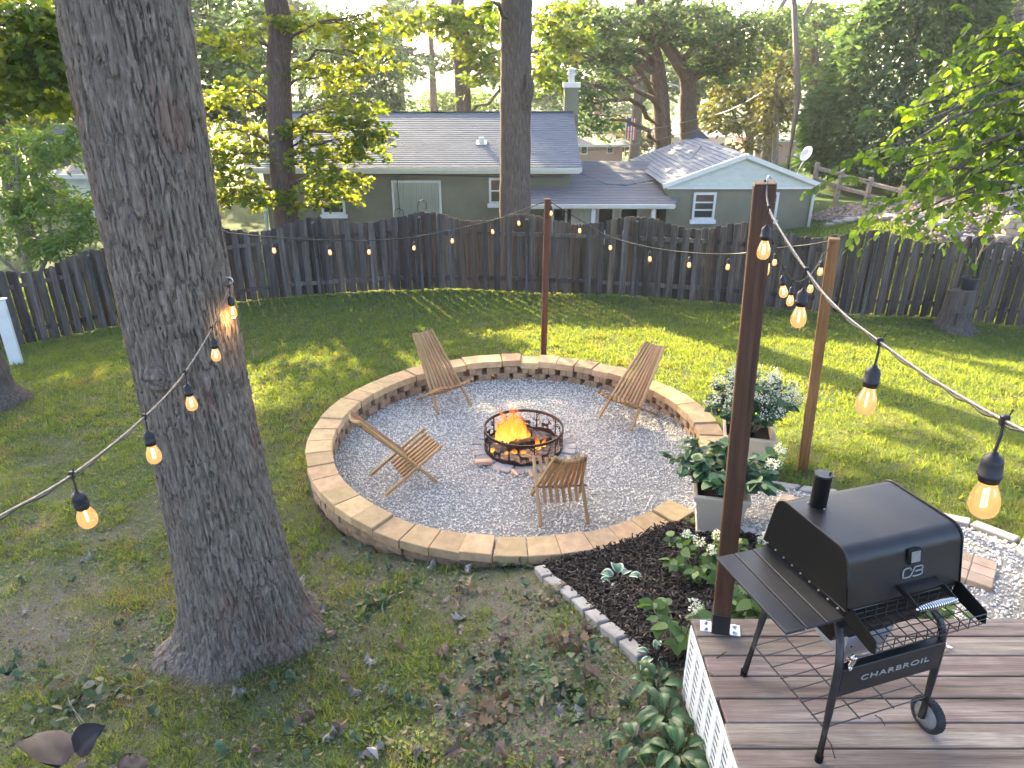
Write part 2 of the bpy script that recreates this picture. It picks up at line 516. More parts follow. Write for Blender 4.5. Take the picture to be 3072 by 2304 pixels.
t.l(sx.outputs['Y'], fm_.inputs['Value'])
c = t.mix(fm_.outputs[0], c, t.ramp(n2, [(0.3, (0.035,0.065,0.018)), (0.7, (0.06,0.095,0.028))]))
M['lawn'] = t.done(t.bsdf(c, 0.95, 0.1, 0.0, n3, 0.02, 0.8))
gme = np_mesh('ground', np.stack([X.ravel(), Y.ravel(), Zg], 1), F)
structure(add('ground', gme, M['lawn'], smooth=True))

# ------------------------------------------------------------------ gravel, mulch sheets
M['gravel_bed'] = simple('gravel_bed', (0.20,0.19,0.175), (0.48,0.46,0.43), 130, 0.95, 0.1, bump=0.02, detail=6)
t = NT('gravel_stone')
a = t.n('ShaderNodeAttribute', attribute_name='tint')
c = t.ramp(a.outputs['Fac'], [(0.0, (0.18,0.16,0.14)), (0.22, (0.46,0.425,0.375)), (0.5, (0.70,0.655,0.585)), (1.0, (0.87,0.825,0.745))])
M['gravel_stone'] = t.done(t.bsdf(c, 0.9, 0.15))
M['mulch_bed'] = simple('mulch_bed', (0.012,0.010,0.009), (0.035,0.028,0.024), 40, 0.95, 0.1, bump=0.02)
t = NT('mulch_chip')
a = t.n('ShaderNodeAttribute', attribute_name='tint')
c = t.ramp(a.outputs['Fac'], [(0.0, (0.012,0.010,0.009)), (0.5, (0.036,0.029,0.025)), (0.85, (0.085,0.068,0.057)), (1.0, (0.22,0.16,0.125))])
M['mulch_chip'] = t.done(t.bsdf(c, 0.85, 0.25))

def inside(poly, x, y):
    r = np.zeros(len(x), bool); n = len(poly)
    for i in range(n):
        x0, y0 = poly[i]; x1, y1 = poly[(i+1) % n]
        m = ((y0 > y) != (y1 > y)) & (x < (x1-x0)*(y-y0)/((y1-y0) or 1e-9)+x0)
        r ^= m
    return r
MULCH = [(0.24,5.05),(0.33,4.72),(0.50,4.36),(0.66,3.88),(0.84,3.40),(1.0,3.2),(1.05,3.05),(2.95,3.05),(2.75,3.85),(2.35,4.75),(2.02,5.14),(1.78,5.50),(1.45,5.62),(1.0,5.35),(0.6,5.17)]
PATH = [(1.55,5.95),(1.80,5.55),(2.06,5.16),(2.38,4.78),(2.78,3.88),(2.98,3.07),(5.2,3.07),(5.2,3.7),(4.1,4.42),(3.78,4.86),(3.3,5.22),(2.9,5.62),(2.50,6.05),(2.40,6.6),(2.1,6.7)]
def path_z(x, y):
    """gravel surface: pit level 0 inside the circle, following the land outside"""
    r = np.hypot(x-RC[0], y-RC[1])
    w = smooth01((r-1.9)/0.9)
    return 0.0*(1-w) + (gbase(x, y)+0.045)*w
def sheet(name, mask, zfn, mat, ext, st=0.07):
    xs = np.arange(ext[0], ext[1], st); ys = np.arange(ext[2], ext[3], st)
    X, Y = np.meshgrid(xs, ys); k = mask(X.ravel(), Y.ravel()).reshape(X.shape)
    Z = zfn(X.ravel(), Y.ravel())
    ii = np.arange(X.size).reshape(X.shape)
    q = k[:-1,:-1] & k[:-1,1:] & k[1:,1:] & k[1:,:-1]
    F = np.stack([ii[:-1,:-1][q], ii[:-1,1:][q], ii[1:,1:][q], ii[1:,:-1][q]], 1)
    used = np.unique(F); rm = -np.ones(X.size, int); rm[used] = np.arange(len(used))
    V = np.stack([X.ravel(), Y.ravel(), Z], 1)[used]
    return structure(add(name, np_mesh(name, V, rm[F]), mat, smooth=True))
pit_mask = lambda x, y: (np.hypot(x-RC[0], y-RC[1]) < 2.30)
path_mask = lambda x, y: inside(PATH, x, y) | pit_mask(x, y)
sheet('gravel_path', path_mask, path_z, M['gravel_bed'], (-2.5, 5.4, 2.9, 10.2))
sheet('mulch_bed', lambda x, y: inside(MULCH, x, y), lambda x, y: gbase(x, y)+0.05, M['mulch_bed'], (0, 3.2, 2.9, 5.8), 0.05)

ICO_V = None
def ico():
    p = (1+5**0.5)/2
    v = np.array([(-1,p,0),(1,p,0),(-1,-p,0),(1,-p,0),(0,-1,p),(0,1,p),(0,-1,-p),(0,1,-p),(p,0,-1),(p,0,1),(-p,0,-1),(-p,0,1)], float)
    v /= np.linalg.norm(v[0])
    f = np.array([(0,11,5),(0,5,1),(0,1,7),(0,7,10),(0,10,11),(1,5,9),(5,11,4),(11,10,2),(10,7,6),(7,1,8),(3,9,4),(3,4,2),(3,2,6),(3,6,8),(3,8,9),(4,9,5),(2,4,11),(6,2,10),(8,6,7),(9,8,1)])
    return v, f
OCT_V = np.array([(1,0,0),(-1,0,0),(0,1,0),(0,-1,0),(0,0,1),(0,0,-1)], float)
OCT_F = np.array([(0,2,4),(2,1,4),(1,3,4),(3,0,4),(2,0,5),(1,2,5),(3,1,5),(0,3,5)])
def rand_rot(n, tilt=1.0):
    q = RNG.normal(size=(n, 4)); q[:, 1:3] *= tilt
    q /= np.linalg.norm(q, axis=1)[:, None]
    w, x, y, z = q.T
    return np.stack([np.stack([1-2*(y*y+z*z), 2*(x*y-z*w), 2*(x*z+y*w)], 1),
                     np.stack([2*(x*y+z*w), 1-2*(x*x+z*z), 2*(y*z-x*w)], 1),
                     np.stack([2*(x*z-y*w), 2*(y*z+x*w), 1-2*(x*x+y*y)], 1)], 1)
def stones(name, P, size, mat, tint, bv, bf):
    n = len(P)
    S = size[:, None]*np.stack([RNG.uniform(.8,1.4,n), RNG.uniform(.7,1.1,n), RNG.uniform(.5,.9,n)], 1)
    V = bv[None]*S[:, None, :]*RNG.uniform(.82,1.18,(n, len(bv), 1))
    V = np.einsum('nij,nkj->nki', rand_rot(n, .6), V)+P[:, None, :]
    F = (bf[None]+(np.arange(n)*len(bv))[:, None, None]).reshape(-1, 3)
    return add(name, np_mesh(name, V.reshape(-1, 3), F, np.repeat(tint, len(bf))), mat)
def scatter(n, ext, mask):
    x = RNG.uniform(ext[0], ext[1], n); y = RNG.uniform(ext[2], ext[3], n)
    k = mask(x, y); return x[k], y[k]
x, y = scatter(88000, (-2.3, 5.3, 2.95, 9.95), path_mask)
z = path_z(x, y)+RNG.uniform(-.002, .010, len(x))
sz = RNG.uniform(.008, .0155, len(x))
o = stones('gravel', np.stack([x, y, z], 1), sz, M['gravel_stone'], np.clip(RNG.beta(2.8,1.5,len(x)), 0, 1), OCT_V, OCT_F)
tag(o, 'loose white and grey gravel filling the fire pit and path', 'gravel', kind='stuff')
# mulch chips
x, y = scatter(13000, (0, 3.1, 3.0, 5.8), lambda x, y: inside(MULCH, x, y))
n = len(x); P = np.stack([x, y, gbase(x, y)+0.055+RNG.uniform(0, .02, n)], 1)
bv = np.array([(-1,-1,-1),(1,-1,-1),(1,1,-1),(-1,1,-1),(-1,-1,1),(1,-1,1),(1,1,1),(-1,1,1)], float)
bf = np.array([(3,2,1),(3,1,0),(4,5,6),(4,6,7),(0,1,5),(0,5,4),(1,2,6),(1,6,5),(2,3,7),(2,7,6),(3,0,4),(3,4,7)])
S = np.stack([RNG.uniform(.010,.034,n), RNG.uniform(.003,.008,n), RNG.uniform(.002,.004,n)], 1)
V = np.einsum('nij,nkj->nki', rand_rot(n, .22), bv[None]*S[:, None])+P[:, None]
o = add('mulch_chips', np_mesh('mulch_chips', V.reshape(-1, 3), (bf[None]+(np.arange(n)*8)[:, None, None]).reshape(-1, 3), np.repeat(RNG.beta(1.6,2.2,n), 12)), M['mulch_chip'])
tag(o, 'dark shredded bark mulch in the bed beside the deck', 'mulch', kind='stuff')

# ------------------------------------------------------------------ block wall round the fire pit
M['block'] = simple('block_tan', (0.42,0.28,0.15), (0.56,0.39,0.222), 11, 0.93, 0.1, bump=0.005, rand=0.16, bs=90)
M['block_rough'] = simple('block_rough', (0.24,0.16,0.10), (0.42,0.29,0.18), 14, 0.95, 0.08, bump=0.012, rand=0.14, bs=40)
wallring = thing('block_wall', 'low round tan concrete block wall ringing the gravel fire pit', 'wall', (RC[0], RC[1], 0))
A_OPEN0, A_OPEN1 = R(-44), R(-24)        # opening to the path, between the two planters
NB = 51
def block_mesh(name, r0, r1, w_in, w_out, h, rough=False, groove=False, seed=0):
    """wedge block, origin at wall-centre radius 0, pointing along +x"""
    rg = random.Random(seed)
    yi, yo = w_in/2, w_out/2
    if groove:
        pts = [(r0, -yi), (r0+.0, -.006), (r0+.012, 0), (r0, .006), (r0, yi)]
    else:
        pts = [(r0, -yi), (r0, yi)]
    outer = []
    k = 5 if rough else 2
    for i in range(k):
        s = i/(k-1)
        outer.append((r1+(rg.uniform(-.014,.012) if rough else 0), yo-(2*yo)*s))
    poly = pts[::1]+outer
    n = len(poly); b = 0.006
    cx = sum(p[0] for p in poly)/n; cy = 0
    def ring(z, ins): return [(p[0]+(cx-p[0])*ins, p[1]+(cy-p[1])*ins, z+(rg.uniform(-.002,.002) if rough else 0)) for p in poly]
    i1 = b/0.14
    V = ring(0, i1)+ring(b, 0)+ring(h-b, 0)+ring(h, i1)
    F = [tuple(range(n))[::-1], tuple(range(3*n, 4*n))]
    for q in range(3):
        for i in range(n):
            F.append((q*n+i, q*n+(i+1) % n, (q+1)*n+(i+1) % n, (q+1)*n+i))
    return raw_mesh(name, V, F)
pitch_a = 2*math.pi/NB
caps = [block_mesh('cap_block', R_IN, R_OUT+.01, 2*R_IN*math.tan(pitch_a/2)-.006, 2*(R_OUT+.01)*math.tan(pitch_a/2)-.006, .095, False, seed=i) for i in range(3)]
blks = [block_mesh('wall_block', R_IN+.03, R_OUT-.015, (2*R_IN*math.tan(pitch_a/2))*.70, 2*R_OUT*math.tan(pitch_a/2)-.01, .101, True, True, seed=10+i) for i in range(4)]
rg = random.Random(3)
def open_at(a):
    a = (a+math.pi) % (2*math.pi)-math.pi
    return A_OPEN0 < a < A_OPEN1
for i in range(NB):
    a = i*pitch_a
    if not open_at(a):
        o = add('cap_block', caps[rg.randrange(3)], M['block'], wallring, (rg.uniform(-.006,.006), rg.uniform(-.006,.006), .205+rg.uniform(-.003,.004)), (rg.uniform(-.01,.01), rg.uniform(-.008,.008), a+rg.uniform(-.006,.006)))
    for c in range(4):
        ac = a+(0.5*pitch_a if c % 2 else 0)
        zc = .103-.1035*c
        if open_at(ac): continue
        # lower courses only where the ground outside lets them show
        if c >= 2:
            xo, yo = RC[0]+2.5*math.cos(ac), RC[1]+2.5*math.sin(ac)
            if gz(xo, yo) > zc+.09: continue
        add('wall_block', blks[rg.randrange(4)], M['block_rough'], wallring, (rg.uniform(-.005,.005), rg.uniform(-.005,.005), zc), (0, 0, ac+rg.uniform(-.008,.008)))

# ------------------------------------------------------------------ fire ring, logs, flames
FC = (0.14, 7.62)
FRR, FRH = 0.475, 0.285
M['rust_steel'] = simple('rust_steel', (0.022,0.016,0.013), (0.065,0.038,0.026), 14, 0.7, 0.35, 0.35, 0.002, rand=0.05)
fr = thing('fire_ring', 'rusty steel fire ring with deer and tree cutouts', 'fire ring', (FC[0], FC[1], 0.012))
def cyl(u, v, d): return ((FRR+d)*math.cos(u), (FRR+d)*math.sin(u), v)
def band(z0, z1, th, name, wave=0.0):
    n = 96; V = []; F = []
    for k in range(n):
        a = 2*math.pi*k/n
        top = z1+(wave*(math.sin(a*9)+.6*math.sin(a*17+1)) if wave else 0)
        for r, z in ((FRR-th/2, z0), (FRR+th/2, z0), (FRR+th/2, top), (FRR-th/2, top)):
            V.append((r*math.cos(a), r*math.sin(a), z))
    for k in range(n):
        k2 = (k+1) % n
        for q in range(4): F.append((k*4+q, k*4+(q+1) % 4, k2*4+(q+1) % 4, k2*4+q))
    return add(name, raw_mesh(name, V, F), M['rust_steel'], fr)
band(FRH-.032, FRH, .016, 'rim_band'); band(0, .062, .006, 'base_band', .014)
DEER = [[(.02,.30),(.10,.26),(.60,.26),(.66,.34),(.70,.55),(.62,.58),(.50,.50),(.15,.52),(.03,.46)],
        [(.02,.40),(.10,.40),(.12,.0),(.07,.0)],[(.16,.34),(.24,.34),(.22,.0),(.17,.0)],[(.50,.32),(.57,.32),(.56,.0),(.51,.0)],[(.60,.36),(.66,.36),(.68,.0),(.63,.0)],
        [(.58,.50),(.70,.46),(.80,.74),(.72,.80)],[(.70,.70),(.84,.66),(.95,.66),(.93,.74),(.80,.82),(.70,.80)],
        [(.74,.78),(.77,.78),(.70,.98),(.67,.97)],[(.78,.78),(.81,.78),(.86,.99),(.83,1.0)],[(.70,.90),(.72,.88),(.62,.96),(.61,.98)],[(.83,.90),(.85,.88),(.93,.97),(.91,.99)]]
def tree_polys(rg):
    P = [[(-.05,0),(.05,0),(.03,.55),(.028,1.0),(-.028,1.0),(-.03,.55)]]
    for k in range(7):
        h = rg.uniform(.3,.85); s = rg.choice((-1, 1)); L = rg.uniform(.12,.3); e = min(1.0, h+rg.uniform(.12,.3))
        P.append([(0, h), (0, h+.05), (s*L, e), (s*L*.96, e-.03)])
        P.append([(s*L*.5, (h+e)/2), (s*L*.5, (h+e)/2+.03), (s*L*.75, e+.05 if e < .9 else e-.02), (s*L*.7, e-.02)])
    return P
rg = random.Random(5)
nd = 10
for k in range(nd):
    a0 = 2*math.pi*k/nd+.1
    mb = MB(); w = .16/FRR; flip = k % 2
    for p in DEER:
        q = [((u if not flip else 1-u), v) for u, v in p]
        mb.prism([(a0+u*w, .055+v*.15) for u, v in q], -.003, .003, cyl)
    mb.build('deer_cutout', M['rust_steel'], fr)
    mb = MB(); a1 = a0+w+.13
    for p in tree_polys(rg):
        mb.prism([(a1+u*.24/FRR, .05+v*(FRH-.07)) for u, v in p], -.003, .003, cyl)
    mb.build('tree_cutout', M['rust_steel'], fr)
# flat stones that the ring stands on
M['hearth_stone'] = simple('hearth_stone', (0.24,0.225,0.215), (0.38,0.36,0.345), 9, 0.9, 0.12, bump=0.004, rand=0.18)
hs = thing('stone_hearth', 'ring of flat grey pavers laid under the fire ring', 'paving', (FC[0], FC[1], 0.004))
for k in range(26):
    a = 2*math.pi*k/26
    r = .54
    mb = MB(); mb.box((r, 0, 0), (.20, .118, .035), None, .006)
    mb.build('paver', M['hearth_stone'], hs, (0, 0, .006), (rg.uniform(-.03,.03), rg.uniform(-.03,.03), a+rg.uniform(-.03,.03)))
M['pine_scrap'] = wood('pine_scrap', (0.42,0.28,0.17), (0.56,0.40,0.26), (0.64,0.50,0.35), axis=0, rand=.1)
ws = MB().box((0,0,0), (.20,.085,.04), None, .005).build('wood_offcut', M['pine_scrap'], None, (FC[0]-.475, FC[1]-.42, .05), (0, .1, .25))
tag(ws, 'pale wood offcut lying against the fire ring', 'wood scrap')
for i, (dx, dy, rz) in enumerate(((-.11,-.66,-1.1),(.07,-.68,-1.3))):
    b = MB().box((0,0,0), (.14,.038,.03), None, .005).build('kindling_stick', M['pine_scrap'], None, (FC[0]+dx, FC[1]+dy, .045), (0, .05, rz))
    tag(b, ('short orange kindling stick lying left in front of the fire ring', 'short pale kindling stick lying right in front of the fire ring')[i], 'stick')
# ash bed
ash = MB(); n = 26; ash.v = [(0, 0, .05)]+[(q*.46*math.cos(2*math.pi*k/n), q*.46*math.sin(2*math.pi*k/n), .05*(1-q)+.02+rg.uniform(-.012,.012)) for q in (.35,.7,1.0) for k in range(n)]
ash.f = [(0, 1+k, 1+(k+1) % n) for k in range(n)]+[(1+r*n+k, 1+(r+1)*n+k, 1+(r+1)*n+(k+1) % n, 1+r*n+(k+1) % n) for r in range(2) for k in range(n)]
M['ash'] = simple('ash', (0.03,0.028,0.027), (0.20,0.19,0.185), 22, 0.98, 0.05, bump=0.01)
tag(ash.build('ash_bed', M['ash'], None, (FC[0], FC[1], 0.016), smooth=True), 'bed of grey ash and char inside the fire ring', 'ash')
M['char'] = simple('charred_wood', (0.010,0.009,0.008), (0.05,0.042,0.038), 18, 0.85, 0.2, bump=0.01, stretch=(1,1,1))
def log(p, q, r, label):
    p, q = Vector(p), Vector(q); n = 8
    pts = [p.lerp(q, i/n)+Vector((rg.uniform(-.006,.006), rg.uniform(-.006,.006), rg.uniform(-.006,.006))) for i in range(n+1)]
    mb = MB().tube(pts, [r*rg.uniform(.88,1.08) for _ in pts], 10)
    o = mb.build('charred_log', M['char'], None, (FC[0], FC[1], .016))
    tag(o, label, 'log', 'logs burning in the fire ring')
log((-.20,-.13,.085), (.16,-.05,.12), .055, 'thick charred log lying at the front of the fire')
log((-.24,.02,.08), (.10,.20,.10), .048, 'charred log lying at the back under the tall flames')
log((-.10,-.22,.07), (-.02,.20,.17), .042, 'charred log leaning across the other logs in the fire')
log((.05,-.12,.06), (.33,.10,.06), .035, 'thin burnt log end reaching right towards the bare ash')
# flames
t = NT('flame')
tc = t.n('ShaderNodeTexCoord'); sp = t.n('ShaderNodeSeparateXYZ'); t.l(tc.outputs['Generated'], sp.inputs[0])
mp = t.coord('Object', (1, 1, .45), rnd=True); nz = t.noise(mp, 34, 4, 0.75, 2.2)
h = t.math('ADD', sp.outputs['Z'], t.math('MULTIPLY', t.math('SUBTRACT', nz, 0.5), 0.9))
col = t.ramp(h, [(0.05, (1.0,0.50,0.10)), (0.4, (1.0,0.30,0.03)), (0.75, (0.95,0.16,0.015)), (1.0, (0.5,0.05,0.01))])
e = t.n('ShaderNodeEmission', Strength=0.34); t.l(col, e.inputs['Color'])
tr = t.n('ShaderNodeBsdfTransparent'); mx = t.n('ShaderNodeMixShader')
al = t.ramp(t.math('ADD', t.math('MULTIPLY', sp.outputs['Z'], 0.55), t.math('MULTIPLY', nz, 0.75)), [(0.40, (0.9,0.9,0.9)), (0.62, (0.40,0.40,0.40)), (0.82, (0.0,0.0,0.0))])
t.l(al, mx.inputs[0]); t.l(tr.outputs[0], mx.inputs[1]); t.l(e.outputs[0], mx.inputs[2])
M['flame'] = t.done(mx.outputs[0])
fire = thing('campfire_flames', 'bright orange flames rising from logs in the fire ring', 'fire', (FC[0]-.13, FC[1]-.0, .10))
fire.scale = (1.25, 1.25, 1.12)
def tongue(bx, by, bz, h, w, seed):
    g = random.Random(seed); n = 7; m = 12; V = []; F = []
    ph = [g.uniform(0, 6.28) for _ in range(4)]
    for i in range(m):
        s = i/(m-1)
        r = w*(math.sin(math.pi*min(1, (s*.93+.07))**.62))*(1-.55*s)
        ox = .045*h*4*s*s*math.sin(ph[0]+s*5)*.6; oy = .04*h*4*s*s*math.sin(ph[1]+s*4)*.6
        for k in range(n):
            a = 2*math.pi*k/n
            rr = r*(1+.35*math.sin(3*a+ph[2]+s*6))
            V.append((bx+ox+rr*math.cos(a), by+oy+rr*.6*math.sin(a), bz+h*s))
    for i in range(m-1):
        for k in range(n): F.append((i*n+k, i*n+(k+1) % n, (i+1)*n+(k+1) % n, (i+1)*n+k))
    add('flame_tongue', raw_mesh('flame_tongue', V, F), M['flame'], fire, smooth=True)
for i, q in enumerate([(-.03,.0,.02,.50,.05),(-.09,.03,.02,.43,.045),(.05,.04,.02,.44,.045),(.10,.0,.0,.38,.04),(-.13,.02,.0,.34,.04),(.0,.06,.0,.47,.04),(-.05,-.06,.0,.38,.04),(.07,-.05,.0,.32,.04),(-.05,0,0,.34,.060),(.0,.03,0,.40,.055),(.05,-.01,0,.33,.055),(-.10,.02,0,.26,.05),(.10,.05,0,.28,.05),(-.02,-.05,-.02,.22,.05),(.14,.02,-.02,.20,.04),(-.14,-.02,-.02,.18,.04),
                       (.04,.06,0,.30,.05),(-.06,.07,0,.28,.05),(.24,-.10,-.05,.19,.035),(.30,-.05,-.05,.13,.025),(.02,-.17,-.06,.11,.035),(.10,-.18,-.06,.08,.03),(-.06,-.18,-.06,.07,.025),(-.20,-.14,-.05,.09,.025)]):
    tongue(*q, seed=i)
fl = bpy.data.lights.new('fire_light', 'POINT'); fl.energy = 6; fl.color = (1.0, 0.45, 0.12); fl.shadow_soft_size = 0.12
flo = bpy.data.objects.new('fire_light', fl); flo.location = (FC[0]-.06, FC[1]-.02, .32); COL.objects.link(flo)

# ------------------------------------------------------------------ stick chairs
M['chair_wood'] = wood('chair_wood', (0.30,0.165,0.072), (0.43,0.255,0.12), (0.55,0.355,0.19), axis=1, scale=9, rand=0.16, bump=0.0015, rough=0.6)
M['chair_dark'] = wood('chair_dark', (0.15,0.085,0.045), (0.22,0.13,0.07), (0.28,0.17,0.1), axis=0, scale=9, rand=0.1)
def stick_mesh(name, L, w, h, side_curve=0.0):
    return MB().box((0, 0, 0), (w, L, h), None, .004).mesh(name)
def make_chair(label, loc, face, fold=0.0):
    ch = thing('stick_chair', label, 'chair', (loc[0], loc[1], loc[2]), math.atan2(face[1], face[0])-math.pi/2, 'wooden stick chairs round the fire')
    th, wd = .030, .034
    zt, yt = .88, -.55           # top of the back
    A0 = Vector((0, .27, .0)); A1 = Vector((0, yt, zt))
    B0 = Vector((0, -.33, .0)); B1 = Vector((0, .36, .40))
    nA = 9
    def on(p, q, s): return p.lerp(q, s)
    def stick(name, a, b, w=wd, h=th):
        a, b = Vector(a), Vector(b); d = b-a
        m = MB().box((0, 0, 0), (w, d.length, h), None, .004)
        yax = d.normalized(); xax = yax.cross(Vector((0, 0, 1))).normalized(); zax = xax.cross(yax)
        o = m.build(name, M['chair_wood'], ch)
        o.matrix_local = Matrix.Translation((a+b)/2) @ Matrix((xax, yax, zax)).transposed().to_4x4()
        return o
    # bow of the panel across its width
    for k in range(nA):
        s = (k/(nA-1))*2-1
        outer = k in (0, nA-1)
        lo = 0.0 if outer else .235
        bow = .045*(s*s)
        xb, xt = s*.262, s*.142
        p = on(A0, A1, lo); q = on(A0, A1, 1.0)
        a = Vector((xb*(1-lo)+xt*lo, p.y, p.z)); b = Vector((xt, q.y, q.z))
        nrm = Vector((0, .72, .69))
        a += nrm*bow*(.0 if outer else .6); b += nrm*bow
        if outer: a = Vector((xb, A0.y, .012)); 
        stick('back_slat' if not outer else 'back_leg_slat', a, b)
    nB = 8
    for k in range(nB):
        s = (k/(nB-1))*2-1
        outer = k in (0, nB-1)
        xs = s*.232; lo = 0.0 if outer else .34
        bow = .035*(s*s)
        p = on(B0, B1, lo); q = on(B0, B1, 1.0)
        a = Vector((xs*(1.04 if outer else 1), p.y, p.z+(.012 if outer else bow*.4))); b = Vector((xs*1.03, q.y, q.z+bow))
        stick('seat_slat' if not outer else 'seat_leg_slat', a, b)
    # cross rods
    def rod(y0, z0, w, name, bow=0.0, r=.011):
        pts = [(w*(i/6*2-1), y0, z0+bow*((i/6*2-1)**2)) for i in range(7)]
        MB().tube(pts, r, 8).build(name, M['chair_dark'], ch, smooth=True)
    pa = on(A0, A1, .262); rod(pa.y, pa.z, .285, 'pivot_rod')
    pf = on(B0, B1, .96); rod(pf.y, pf.z-.018, .25, 'front_rod', .035)
    pt = on(A0, A1, .93); rod(pt.y, pt.z, .155, 'top_rod', .03)
    return ch
make_chair('slatted wooden chair at the left back of the fire near the wall', (-0.93,8.86,0.014), (FC[0]+.85-.15, FC[1]-8.70-.05))
make_chair('slatted wooden chair standing left of the fire, seen from its side', (-1.20,6.89,0.014), (.86,.50))
make_chair('slatted wooden chair at the right back of the fire near the block wall', (1.52,8.42,0.014), (-.62,-.62))
make_chair('slatted wooden chair nearest the camera, its back turned to us', (0.50,6.30,0.014), (-.09,1.0))

# ------------------------------------------------------------------ deck with skirt
M['deck_wood'] = wood('deck_wood', (0.11,0.080,0.062), (0.25,0.195,0.155), (0.40,0.335,0.28), axis=0, scale=4.0, rand=0.16, bump=0.006, crack=0.7, rough=0.85, blotch=(0.175,0.125,0.105))
M['joist'] = wood('joist_wood', (0.05,0.04,0.035), (0.09,0.075,0.065), (0.13,0.11,0.1), axis=1, rand=.1)
M['white_plastic'] = simple('white_plastic', (0.60,0.615,0.60), (0.72,0.73,0.71), 5, 0.5, 0.4, bump=0.001, rand=0.04)
DX0, DY0 = 1.0, 3.09
deck = thing('wooden_deck', 'weathered grey plank deck under the black grill', 'deck', (DX0, DY0, 0))
pw, gap = .1315, .007
plank_me = [MB().box((0, 0, 0), (4.4, pw, .028), None, .004).mesh('deck_plank') for _ in range(1)]
rg = random.Random(11)
for k in range(18):
    y = -(pw/2+k*(pw+gap))
    add('deck_plank', plank_me[0], M['deck_wood'], deck, (2.2+rg.uniform(-.012,.006), y, DECK_Z-.014+rg.uniform(-.0015,.0015)), (rg.uniform(-.006,.006), 0, rg.uniform(-.0012,.0012)))
MB().box((.05, -1.25, DECK_Z-.11), (.04, 2.42, .15)).build('rim_joist', M['joist'], deck)
MB().box((2.2, -.02-.02, DECK_Z-.12), (4.2, .04, .17)).build('end_joist', M['joist'], deck)
for k in range(6):
    MB().box((.6+.62*k, -1.3, DECK_Z-.11), (.04, 2.4, .15)).build('floor_joist', M['joist'], deck)
# slotted skirt: bands and bars, each panel one part
pz0, pz1 = .62, DECK_Z-.035
for pnl in range(3):
    mb = MB(); y1 = -.035-pnl*.80; n = 6; bw = .064; per = .80/n
    for k in range(n+1):
        yy = y1-k*per
        mb.box((0.0, yy if 0 < k < n else (yy-(bw*.25) if k == 0 else yy+bw*.25), (pz0+pz1)/2), (.006, bw if 0 < k < n else bw*.5, pz1-pz0))
    nb = 17
    for q in range(nb+1):
        zz = pz0+(pz1-pz0)*q/nb
        mb.box((0.0007, y1-.40, zz), (.004, .80-.002, .020 if 0 < q < nb else .04))
    mb.build('skirt_panel', M['white_plastic'], deck, (-.012, 0, 0))
    MB().box((.03, y1-.40, (pz0+pz1)/2), (.004, .80, pz1-pz0)).build('skirt_backing', M['joist'], deck)

# ------------------------------------------------------------------ wooden posts that carry the light strings
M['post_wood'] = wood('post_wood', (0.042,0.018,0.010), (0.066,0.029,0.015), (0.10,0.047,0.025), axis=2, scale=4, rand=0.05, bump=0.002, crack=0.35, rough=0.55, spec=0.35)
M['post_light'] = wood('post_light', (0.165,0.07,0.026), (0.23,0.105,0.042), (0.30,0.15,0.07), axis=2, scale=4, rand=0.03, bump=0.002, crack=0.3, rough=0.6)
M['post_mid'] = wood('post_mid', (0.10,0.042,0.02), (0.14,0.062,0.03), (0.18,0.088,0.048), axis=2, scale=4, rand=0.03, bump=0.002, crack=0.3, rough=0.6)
M['black_metal'] = simple('black_metal', (0.010,0.010,0.011), (0.022,0.022,0.024), 12, 0.42, 0.5, rr=.08)
M['galv'] = simple('galvanised', (0.42,0.44,0.46), (0.62,0.64,0.66), 18, 0.4, 0.5, 0.8, rr=.1)
def post(name, label, base, top, w, mat, rz=0.0):
    base, top = Vector(base), Vector(top); d = top-base; L = d.length
    th = thing(name, label, 'post', tuple(base), 0)
    z = d.normalized(); x = Vector((math.cos(rz), math.sin(rz), 0)); y = z.cross(x).normalized(); x = y.cross(z)
    m = Matrix((x, y, z)).transposed().to_4x4()
    o = MB().box((0, 0, L/2), (w, w, L), None, .005).build('timber', mat, th)
    o.matrix_local = m
    MB().box((0, 0, .004), (w*1.0, w*1.0, .004), None, .001).build('end_grain', M['chair_dark'], th).matrix_local = m @ Matrix.Translation((0, 0, L-.0025))
    return th, m
NP_BASE = Vector((1.135, 3.01, DECK_Z)); NP_TOP = Vector((1.045, 3.02, DECK_Z+2.36))
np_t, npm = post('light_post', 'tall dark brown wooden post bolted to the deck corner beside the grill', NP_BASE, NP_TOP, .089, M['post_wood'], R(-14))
MB().box((0, 0, .065), (.094, .094, .13), None, .003).build('post_base', M['black_metal'], np_t).matrix_local = npm
for sx in (-1, 1):
    pl = MB().box((sx*.075, 0, .004), (.06, .085, .006), None, .002).build('bracket_plate', M['galv'], np_t); pl.matrix_local = npm
    for sy in (-1, 1):
        b = MB().lathe([(0, .018), (.008, .018), (.009, .012), (.013, .011), (.013, .007)], 8, (sx*.078, sy*.024, 0)).build('bolt', M['galv'], pl, smooth=True)
BP_BASE = Vector((0.50, 10.55, -.12)); BP_TOP = Vector(atY(1643, 597, 10.55))
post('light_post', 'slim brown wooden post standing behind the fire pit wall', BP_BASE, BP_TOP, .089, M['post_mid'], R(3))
TP_BASE = Vector((2.98, 6.32, gz(2.98, 6.32)-.02)); TP_TOP = Vector(atY(2503, 716, 6.36))
post('light_post', 'light brown wooden post standing on the sunny lawn behind the grill', TP_BASE, TP_TOP, .095, M['post_light'], R(-20))

